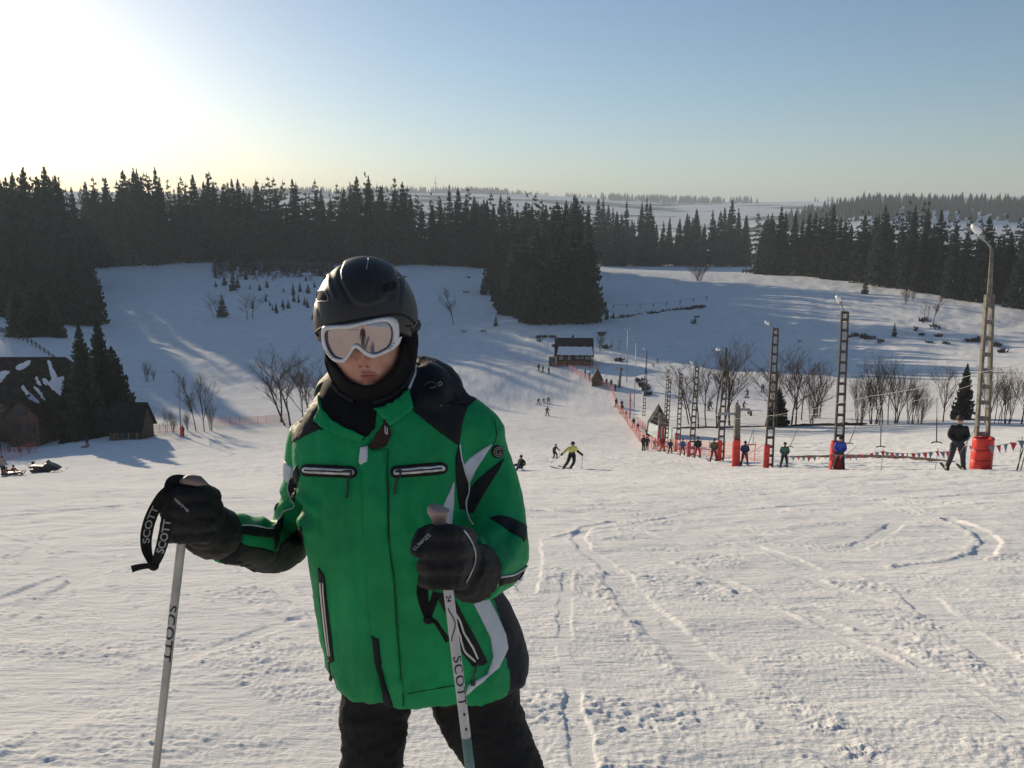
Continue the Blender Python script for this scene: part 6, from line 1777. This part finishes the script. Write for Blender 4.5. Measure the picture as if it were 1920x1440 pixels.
# earth banks: the cutting beside the tow and the stream bank in the gully
M_earth = mat('brown_earth', (.050, .034, .025), .95, noise=(1.2, .5), bump=(5, .8, .15))
def bank(line, hgt, label, nm='earth_bank'):
    P = [on_ground(px, D) for px, D in line]; mb = MB(); n = 5; rows_ = []
    L = []
    for a, c in zip(P[:-1], P[1:]):
        k = 6
        for s in range(k): q = a + (c - a) * s / k; q[2] = gz(q[0], q[1]); L.append(q)
    L.append(P[-1])
    n = 9
    for i, p in enumerate(L):
        w = math.sin(math.pi * (i + .02) / (len(L) - .96)) ** .6
        row = []
        for t in np.linspace(-1, 1, n):
            j = fbm(np.array([i * .6 + t]), np.array([t * 1.7 + hgt * 9]), 3, 44)[0]; k2 = fbm(np.array([i * .9 + 5]), np.array([t * 2.2]), 2, 45)[0]
            x_, y_ = p[0] + .25 * hgt * k2, p[1] + t * hgt * 1.3 * w * (1 + .5 * k2)
            row.append(np.array([x_, y_, gz(x_, y_) + .06 + (hgt * .55 * w * (1 + 1.1 * j)) * (1 - t * t) - .5 * (abs(t) > .99)]))
        rows_.append(row)
    mb.add([q for r_ in rows_ for q in r_], [(i * n + j, (i + 1) * n + j, (i + 1) * n + j + 1, i * n + j + 1) for i in range(len(rows_) - 1) for j in range(n - 1)])
    o = mb.build(nm, M_earth, None, True); tag(o, label, 'bank')
bank([(1478, 117), (1510, 116), (1560, 114), (1600, 113), (1625, 113)], .5, 'bare brown stream bank under the gully trees')
bank([(1250, 122), (1300, 121), (1370, 119), (1440, 118)], .22, 'brown stream bank at the foot of the leftmost bare trees')
bank([(1480, 66), (1600, 60), (1700, 54), (1790, 48)], .28, 'strip of bare brown ground beyond the pennants')

# ------------------------------------------------------------------ people on the slopes
M_face = mat('far_skin', (.45, .24, .18), .6)
def figure(pose):
    """one continuous clothed body, faces -Y; slots: 0 jacket 1 trousers 2 hat 3 skin 4 boots 5 gloves"""
    J = dict(
        tow=dict(hip=(0, .0, .92), chest=(0, -.02, 1.32), neck=(0, -.02, 1.47), head=(0, -.05, 1.62), kneeL=(-.16, -.10, .50), kneeR=(.16, -.10, .50), footL=(-.24, 0, .07), footR=(.24, 0, .07), elL=(-.255, -.06, 1.12), elR=(.255, -.06, 1.12), haL=(-.07, -.27, .96), haR=(.08, -.28, 1.02)),
        stand=dict(hip=(0, 0, .92), chest=(0, -.02, 1.32), neck=(0, -.02, 1.47), head=(0, -.04, 1.62), kneeL=(-.11, -.04, .50), kneeR=(.11, -.04, .50), footL=(-.13, 0, .07), footR=(.13, 0, .07), elL=(-.26, .04, 1.14), elR=(.27, .02, 1.14), haL=(-.27, -.12, .90), haR=(.29, -.14, .94)),
        turn=dict(hip=(.12, .08, .78), chest=(.02, -.14, 1.10), neck=(.00, -.22, 1.24), head=(.0, -.30, 1.37), kneeL=(-.22, -.16, .42), kneeR=(.12, -.18, .40), footL=(-.42, 0, .07), footR=(.0, 0, .07), elL=(-.36, -.18, 1.02), elR=(.34, -.14, .94), haL=(-.62, -.28, .88), haR=(.56, -.24, .74)),
        wedge=dict(hip=(0, .10, .82), chest=(0, -.06, 1.20), neck=(0, -.12, 1.34), head=(0, -.16, 1.48), kneeL=(-.18, -.14, .45), kneeR=(.18, -.14, .45), footL=(-.30, 0, .07), footR=(.30, 0, .07), elL=(-.34, -.10, 1.06), elR=(.34, -.10, 1.06), haL=(-.42, -.34, .90), haR=(.42, -.34, .90)),
        sit=dict(hip=(0, .25, .22), chest=(0, .34, .62), neck=(0, .32, .77), head=(0, .26, .92), kneeL=(-.16, -.12, .42), kneeR=(.16, -.12, .42), footL=(-.20, -.42, .10), footR=(.20, -.42, .10), elL=(-.34, .36, .46), elR=(.34, .30, .46), haL=(-.36, .30, .14), haR=(.30, .0, .36)),
    )[pose]
    J = {k: np.array(v) for k, v in J.items()}
    mb = MB()
    def limb(a, b, c, r): 
        P = smooth_line([tuple(J[q] if isinstance(q, str) else q) + (w,) for q, w in zip((a, b, c), r)], 5)
        mb.tube([p[:3] for p in P], [p[3] for p in P], 12)
    h, c, n = J['hip'], J['chest'], J['neck']
    P = smooth_line([tuple(h - [0, 0, .10]) + (.155,), tuple(h) + (.175,), tuple((h + c) / 2) + (.170,), tuple(c) + (.195,), tuple(c * .35 + n * .65) + (.15,), tuple(n) + (.075,), tuple(J['head'] - [0, 0, .05]) + (.07,)], 4)
    mb.tube([p[:3] for p in P], [p[3] for p in P], 16, flat=.74, up=(0, 1, 0.01))
    ax = J['chest'] * .4 + J['neck'] * .6
    for s, sg in (('L', -1), ('R', 1)):
        hp_ = h + np.array([sg * .10, 0, -.06]); shd = ax + np.array([sg * .19, 0, -.04])
        limb(hp_, 'knee' + s, 'foot' + s, (.115, .085, .075)); limb(shd, 'el' + s, 'ha' + s, (.082, .07, .055))
        mb.ball(shd, .088, 10); mb.ball(J['el' + s], .07, 10); mb.ball(J['ha' + s], (.06, .065, .07), 10); f_ = J['foot' + s]; mb.ball(f_ + [0, -.06, 0], (.075, .17, .085), 10)
    hd = J['head']; mb.ball(hd, (.085, .105, .125), 16); mb.ball(hd + [0, -.10, -.02], (.022, .03, .03), 8)
    me, co = voxel_union(mb, .022, 3)
    ctr_ = np.empty(len(me.polygons) * 3, np.float32); me.polygons.foreach_get('center', ctr_); ctr_ = ctr_.reshape(-1, 3)
    mi = np.zeros(len(ctr_), np.int32)
    def dist(p): return np.linalg.norm(ctr_ - p, axis=1)
    dleg = np.minimum.reduce([np.minimum(*[np.linalg.norm(ctr_ - (J[a] * (1 - t) + b_ * t), axis=1) for a, b_ in (('kneeL', h + [-.1, 0, -.06]), ('kneeR', h + [.1, 0, -.06]))]) for t in (0, .3, .6, .85)] + [np.minimum(np.linalg.norm(ctr_ - (J['kneeL'] * .5 + J['footL'] * .5), axis=1), np.linalg.norm(ctr_ - (J['kneeR'] * .5 + J['footR'] * .5), axis=1)), dist(J['footL']), dist(J['footR'])])
    darm = np.minimum.reduce([dist(J[a] * (1 - t) + J[b_] * t) for a, b_ in (('elL', 'haL'), ('elR', 'haR')) for t in (0, .5, 1)])
    dbody = np.minimum(dist(h + (c - h) * .45), dist(c))
    mi[(dleg < .21) & (dleg < dbody * .9) & (dleg < darm)] = 1
    mi[(np.minimum(dist(J['footL'] + [0, -.05, 0]), dist(J['footR'] + [0, -.05, 0])) < .22)] = 4
    mi[(np.minimum(dist(J['haL']), dist(J['haR'])) < .105)] = 5
    hm_ = (ctr_[:, 2] > n[2] + .03) & (dist(hd) < .2)
    mi[hm_] = 3
    mi[hm_ & ((ctr_[:, 2] > hd[2] + .035) | (ctr_[:, 1] > hd[1] + .02))] = 2
    if pose == 'turn':
        ax_ = (c - h) / np.linalg.norm(c - h); tt = ((ctr_ - h) @ ax_) / np.linalg.norm(c - h)
        mi[(mi == 0) & (tt < .62)] = 1
        mi[(mi == 0) & (dist(J['elR'] * .5 + J['haR'] * .5) < .22)] = 1
    me.polygons.foreach_set('material_index', mi)
    for q in range(6): me.materials.append(M_face)
    # hat or helmet shell and goggle band
    hb_ = MB(); hb_.ball(hd + [0, .01, .045], (.108, .125, .105), 16); hat = hb_.mesh('hat', M_blk, True)
    gb = MB(); gb.tube([hd + np.array([.09 * math.sin(a), -.105 * math.cos(a) - .008, .022]) for a in np.linspace(-1.1, 1.1, 7)], .026, 6, flat=.5); gog_ = gb.mesh('goggles', M_blk, True)
    sk = []
    for s in ('L', 'R'):
        k_ = MB(); f_ = J['foot' + s]; sg = -1 if s == 'L' else 1
        tw_ = {'wedge': -.32, 'turn': .5}.get(pose, 0) * (sg if pose == 'wedge' else 1)
        ct, st_ = math.cos(tw_), math.sin(tw_)
        L_ = [(-.78, .015), (-.6, .012), (0, .012), (.62, .012), (.78, .05), (.86, .13)]
        V_ = []
        for y, z in L_:
            for dx in (-.045, .045):
                for dz in (-.012, .010): V_.append((f_[0] + dx * ct + y * st_, f_[1] - y * ct + dx * st_, f_[2] - .075 + z + dz))
        F_ = []
        for i in range(len(L_) - 1):
            a = i * 4; F_ += [(a, a + 4, a + 5, a + 1), (a + 2, a + 3, a + 7, a + 6), (a + 1, a + 5, a + 7, a + 3), (a, a + 2, a + 6, a + 4)]
        k_.add(V_, F_); sk.append(k_.mesh('ski', M_blk))
    po_ = []
    if pose in ('turn', 'wedge', 'stand'):
        for s, sg in (('L', -1), ('R', 1)):
            k_ = MB(); a = J['ha' + s]; tip = a + (np.array([sg * .22, .30, -a[2] + .02]) if pose != 'turn' else np.array([sg * (.04 if s == 'R' else .42), .12 if s == 'R' else .35, -a[2] * (1 if s == 'R' else .55)]))
            k_.tube([a + (a - tip) * .12, tip], .012, 5); k_.ball(tip * .92 + a * .08, (.05, .05, .012), 8); po_.append(k_.mesh('ski_pole', M_blk))
    return me, hat, gog_, sk, po_
FIG = {p_: figure(p_) for p_ in ('tow', 'stand', 'turn', 'wedge', 'sit')}
_mc = {}
def cm(c, r=.75):
    if c not in _mc: _mc[c] = mat('clothing', c, r, noise=(6, .25))
    return _mc[c]
BLK, CHAR, NAVY, BLUE, MAR, RED, OLIVE, GREY, GRN, LIME, BRN = (.012, .012, .013), (.03, .03, .032), (.02, .025, .06), (.03, .06, .30), (.16, .025, .03), (.35, .03, .03), (.10, .10, .045), (.10, .12, .14), (.05, .10, .075), (.55, .85, .10), (.06, .04, .03)
def person(px, D, hgt, pose, jac, tro, label, group=None, rz=0.0, hat=BLK, skis=True, goggles=True):
    p = on_ground(px, D)
    e = empty('person', tuple(p), (0, 0, rz)); tag(e, label, 'person', group)
    s = hgt / 1.75 * 1.06; e.scale = (s, s, s)
    jac, tro = (tuple(min(.6, q * 1.5) if max(c_) > .05 else q for q in c_) for c_ in (jac, tro))
    me, ht, gg, sk, po_ = FIG[pose]
    b = obj('body', me, e)
    for i, m_ in enumerate((cm(jac), cm(tro), cm(hat), M_face, M_blk, M_blk)):
        b.material_slots[i].link = 'OBJECT'; b.material_slots[i].material = m_
    h = obj('helmet' if goggles else 'hat', ht, e); h.material_slots[0].link = 'OBJECT'; h.material_slots[0].material = cm(hat, .5)
    if goggles: obj('goggles', gg, e)
    if skis:
        for k_ in sk: obj('ski', k_, e)
        for k_ in po_: obj('ski_pole', k_, e)
    return e
GT = 'riders coming up the drag lift'
person(1790, 27, 1.74, 'tow', BLK, (.03, .03, .05), 'tow rider in a black jacket and dark jeans, nearest on the right', GT, -.25, BRN, goggles=False)
person(1572, 43, 1.72, 'tow', BLUE, BLK, 'tow rider in a blue jacket and black trousers', GT, -.1, BLK, goggles=False)
person(1469, 51, 1.58, 'tow', GRN, BLK, 'tow rider in a green-grey jacket and black trousers with a helmet', GT, -.1)
person(1395, 58, 1.68, 'tow', (.035, .035, .10), (.17, .03, .05), 'tow rider in a navy jacket and maroon trousers beside the red pylon pad', GT, 0)
person(1337, 62.5, 1.74, 'tow', OLIVE, MAR, 'tow rider in an olive jacket and maroon trousers', GT, .1, OLIVE)
person(1307, 72, 1.8, 'tow', (.02, .018, .016), RED, 'tow rider in a dark jacket and red trousers', GT, .1)
person(1279, 79, 1.55, 'tow', (.03, .10, .22), MAR, 'tow rider in a bright blue jacket and dark red trousers', GT, .15, (.03, .10, .22))
person(1256, 83, 1.42, 'tow', NAVY, CHAR, 'smaller tow rider all in dark blue before the faded pad', GT, .2)
person(1241, 88, 1.72, 'tow', (.18, .02, .035), RED, 'tow rider dressed all in red', GT, .2)
person(1227.5, 94, 1.2, 'tow', (.05, .06, .035), BLK, 'small tow rider in dark olive', GT, .2, OLIVE)
person(1213.5, 109, 1.72, 'tow', (.05, .07, .085), CHAR, 'tow rider in a slate blue-grey jacket above the dark pair', GT, .3)
person(1195.5, 121, 1.2, 'tow', RED, RED, 'small tow rider in red by the net fence', GT, .3)
person(1187.5, 125, 1.5, 'tow', (.14, .02, .03), BLK, 'tow rider in a dark red jacket by the net fence', GT, .3)
person(1173.5, 139, 1.25, 'tow', (.20, .04, .04), CHAR, 'far small tow rider in faded red', GT, .4)
person(1166, 148, 1.7, 'tow', BRN, CHAR, 'far tow rider in brown, lower of two close together', GT, .4)
person(1165.5, 152, 1.6, 'tow', CHAR, BLK, 'far tow rider in charcoal, upper of two close together', GT, .4)
person(1155, 154, 1.6, 'tow', BLK, BLK, 'far rider in black at the start of the tow track', GT, .4)
G7 = 'people by the net fence'
person(1206, 92, 1.68, 'stand', BLK, BLK, 'adult in black with an arm out, standing outside the net fence', G7, .5, skis=False)
person(1213, 93, 1.5, 'stand', (.02, .02, .03), BLK, 'shorter companion in dark clothes beside the adult in black at the net fence', G7, -.4, skis=False)
G8 = 'people queueing at the kiosk'
for px, D, h, c, l in ((1097, 181, 1.5, BLK, 'queueing person in black left of the kiosk, farther left'), (1105, 178, 1.35, CHAR, 'queueing child in charcoal next to the kiosk'), (1137, 172, 1.35, (.08, .02, .03), 'queueing person in dark red just right of the kiosk'), (1146, 170, 1.5, (.12, .025, .03), 'queueing person in red right of the kiosk'), (1153.5, 166, 1.4, BLK, 'queueing person in black farthest right of the kiosk'),
                       (1128, 173, 1.2, BRN, 'person in brown in front of the kiosk corner')):
    person(px, D, h, 'stand', c, BLK, l, G8, random.uniform(-1, 1), skis=False)
G9 = 'skiers standing at the end of the run-out'
for px, D, l in ((1010, 189, 'dark figure standing at the run-out, leftmost of three below the ticket hut'), (1018, 187, 'dark figure standing at the run-out, middle of three below the ticket hut'), (1029, 185, 'dark figure standing at the run-out, rightmost of three below the ticket hut')):
    person(px, D, 1.65, 'stand', CHAR, BLK, l, G9, random.uniform(-1, 1))
G10 = 'skiers coming down the main piste'
person(1069, 51, 2.02, 'turn', LIME, BLK, 'skier in a lime-yellow top carving a turn with poles out', G10, .35, CHAR)
person(1040, 70, 1.35, 'wedge', CHAR, BLK, 'child in black skiing beside the adult in lime yellow', G10, .7)
person(1026, 146, 1.75, 'wedge', (.03, .025, .03), BLK, 'single skier in dark clothes below the group of three', G10, 2.8)
person(1009.5, 164, 1.35, 'wedge', CHAR, BLK, 'leftmost skier of the distant group of three on the piste', G10, .4)
person(1019.5, 165, 1.1, 'wedge', BLK, BLK, 'small middle skier of the distant group of three on the piste', G10, .2)
person(1028, 164, 1.5, 'wedge', (.05, .05, .055), CHAR, 'rightmost skier of the distant group of three on the piste', G10, -.2)
person(972, 50, 1.45, 'sit', BLK, NAVY, 'person in dark clothes sitting in the snow, half hidden by the green sleeve', G10, -.8)
G11 = 'skiers on the far sunlit nursery slope'
for px, D, h, c, l in ((1232, 196, 1.3, CHAR, 'tiny skier in grey high on the nursery slope'), (1225, 186, 1.0, BLK, 'tiny child in black below the highest nursery skier'), (1279, 152, 1.7, BLK, 'skier in black beside the dark lattice post on the nursery slope'), (1328, 139, 1.5, CHAR, 'adult in charcoal among the forked bare trees'), (1332, 142, 1.6, (.04, .03, .05), 'companion in dark purple among the forked bare trees'),
                       (1401, 152, 1.75, (.05, .02, .03), 'skier in dark red above the steel pylon arm'), (1381, 139, 1.6, BLK, 'skier in black straight above the steel pylon'), (1394, 139, 1.5, NAVY, 'skier in navy right above the steel pylon arm'), (1430, 156, 1.6, BLK, 'skier in black near the leaning bare trunk'), (1378, 186, 1.4, RED, 'tiny figure in red at the top edge of the nursery slope'), (1302, 258, 1.6, BLK, 'tiny lone figure on the shaded hill above the bare trees')):
    person(px, D, h, 'wedge', c, BLK, l, G11, random.uniform(-2, 2))
G12 = 'people at the left piste edge'
person(164, 101, 1.3, 'stand', BLK, NAVY, 'person in black with a red sled before the big spruces', G12, .6, skis=False)
person(344, 111, 1.45, 'stand', (.05, .03, .03), BLK, 'person in dark clothes beside the small red pad', G12, -.5)
person(7, 72, 1.7, 'stand', (.20, .17, .16), CHAR, 'person standing at the left edge beside the reclining one', G12, 1.2, skis=False, goggles=False)
person(31, 71.5, 1.5, 'sit', (.25, .045, .035), (.16, .04, .035), 'person in rusty red sitting in the snow behind the snowmobile', G12, 1.3, (.05, .03, .03), skis=False, goggles=False)
person(15, 71.5, 1.2, 'sit', (.18, .05, .05), BRN, 'child in faded red sitting in the snow at the left edge', G12, .8, (.06, .03, .03), skis=False, goggles=False)
# sled
def sled(px, D, label, m=M_red, s=1.0, rz=.3):
    p = on_ground(px, D); r_ = empty('sled', tuple(p), (0, 0, rz)); tag(r_, label, 'sled'); r_.scale = (s, s, s)
    mb = MB(); mb.slab([(-.5, -.22, .16), (.35, -.22, .16), (.52, -.18, .26), (.52, .18, .26), (.35, .22, .16), (-.5, .22, .16)], (0, 0, .05)); mb.build('deck', m, r_)
    for y in (-.2, .2): mb = MB(); mb.tube([(-.55, y, .04), (.3, y, .03), (.5, y, .1), (.6, y, .28)], .025, 6); mb.build('runner', M_blk, r_)
sled(159, 100, 'small red sled beside the person before the big spruces', M_pink, .8)
sled(24, 70.5, 'low dark rescue sled under the seated people at the left edge', M_blk, 1.6, .1)
# snowmobile
p = on_ground(86, 75); sm = empty('snowmobile', tuple(p), (0, 0, .06)); tag(sm, 'black snowmobile parked on the open snow at the far left', 'snowmobile')
def prof(mb, pts, w, m=0): mb.slab([(x, -w / 2, z) for x, z in pts], (0, w, 0), m)
mb = MB(); prof(mb, smooth_loop([(-1.25, .12), (-1.3, .28), (-1.0, .40), (.2, .38), (.45, .22), (.3, .04), (-1.0, .03)], 3), .42); mb.build('track', M_blk, sm)
mb = MB(); prof(mb, smooth_loop([(-1.35, .48), (-1.3, .62), (-1.0, .70), (-.3, .66), (.05, .70), (.1, .52), (-.6, .40)], 3), .40); mb.build('seat', M_blk, sm)
M_cowl = mat('dark_cowl', (.03, .03, .034), .3, noise=(3, .3)); mb = MB(); prof(mb, smooth_loop([(-.05, .42), (.0, .80), (.35, .92), (.80, .78), (1.25, .50), (1.32, .36), (1.0, .26), (.3, .30)], 3), .62); mb.build('cowl', M_cowl, sm)
mb = MB(); prof(mb, [(.28, .86), (.20, 1.12), (.26, 1.14), (.52, .88)], .5); mb.build('windscreen', M_win, sm)
mb = MB(); mb.tube([(-.02, -.42, 1.0), (.05, -.15, .98), (.05, .15, .98), (-.02, .42, 1.0)], .03, 6); mb.build('handlebar', M_blk, sm)
for y in (-.48, .48):
    mb = MB(); mb.tube([(.3, y, .05), (1.2, y, .04), (1.55, y, .12), (1.75, y, .30)], .05, 6, flat=.5); mb.build('front_ski', M_blk, sm)
    mb = MB(); mb.tube([(.95, y * .5, .36), (.95, y, .08)], .035, 6); mb.build('strut', M_steel, sm)
mb = MB(); mb.tube([(-1.25, -.2, .55), (-1.5, -.2, .72), (-1.5, .2, .72), (-1.25, .2, .55)], .025, 6); mb.build('rear_rack', M_steel, sm)
mb = MB(); mb.ball((-1.1, 0, .92), (.14, .16, .15), 12); o = mb.build('helmet', M_blk, None, True, loc=None); o.location = tuple(p); tag(o, 'dark helmet resting on the rear of the snowmobile seat', 'helmet')

ph_ = empty('person', (0.02, -.62, -CAMH + GS * .62), (0, 0, R(180))); tag(ph_, 'photographer in dark clothes, seen as a dark band mirrored in the goggle lens', 'person')
me_, ht_, gg_, sk_, po_ = FIG['stand']
b_ = obj('body', me_, ph_)
for i_, m_ in enumerate((cm(BLK), cm(CHAR), cm(BLK), M_face, M_blk, M_blk)): b_.material_slots[i_].link = 'OBJECT'; b_.material_slots[i_].material = m_
h_ = obj('hat', ht_, ph_); h_.material_slots[0].link = 'OBJECT'; h_.material_slots[0].material = cm(BLK, .5)
# ------------------------------------------------------------------ haze
HZ = 0.00023
hm = bpy.data.materials.new('haze_air'); hm.use_nodes = True
hn = hm.node_tree; hn.nodes.clear()
ho = hn.nodes.new('ShaderNodeOutputMaterial'); hv = hn.nodes.new('ShaderNodeVolumePrincipled')
hv.inputs['Color'].default_value = (.74, .86, 1.0, 1); hv.inputs['Density'].default_value = HZ; hv.inputs['Anisotropy'].default_value = .08
hn.links.new(hv.outputs[0], ho.inputs['Volume'])
zlo = float(gverts[:, 2].min()) - 3
zhi = float(max(gverts[:, 2].max(), 120)) + 40
hb = MB(); S = 9700.0
hb.add([(-S, -S, zlo), (S, -S, zlo), (S, S, zlo), (-S, S, zlo), (-S, -S, zhi), (S, -S, zhi), (S, S, zhi), (-S, S, zhi)], [(3, 2, 1, 0), (4, 5, 6, 7), (0, 1, 5, 4), (1, 2, 6, 5), (2, 3, 7, 6), (3, 0, 4, 7)])
hz = hb.build('haze', hm); tag(hz, kind='stuff')
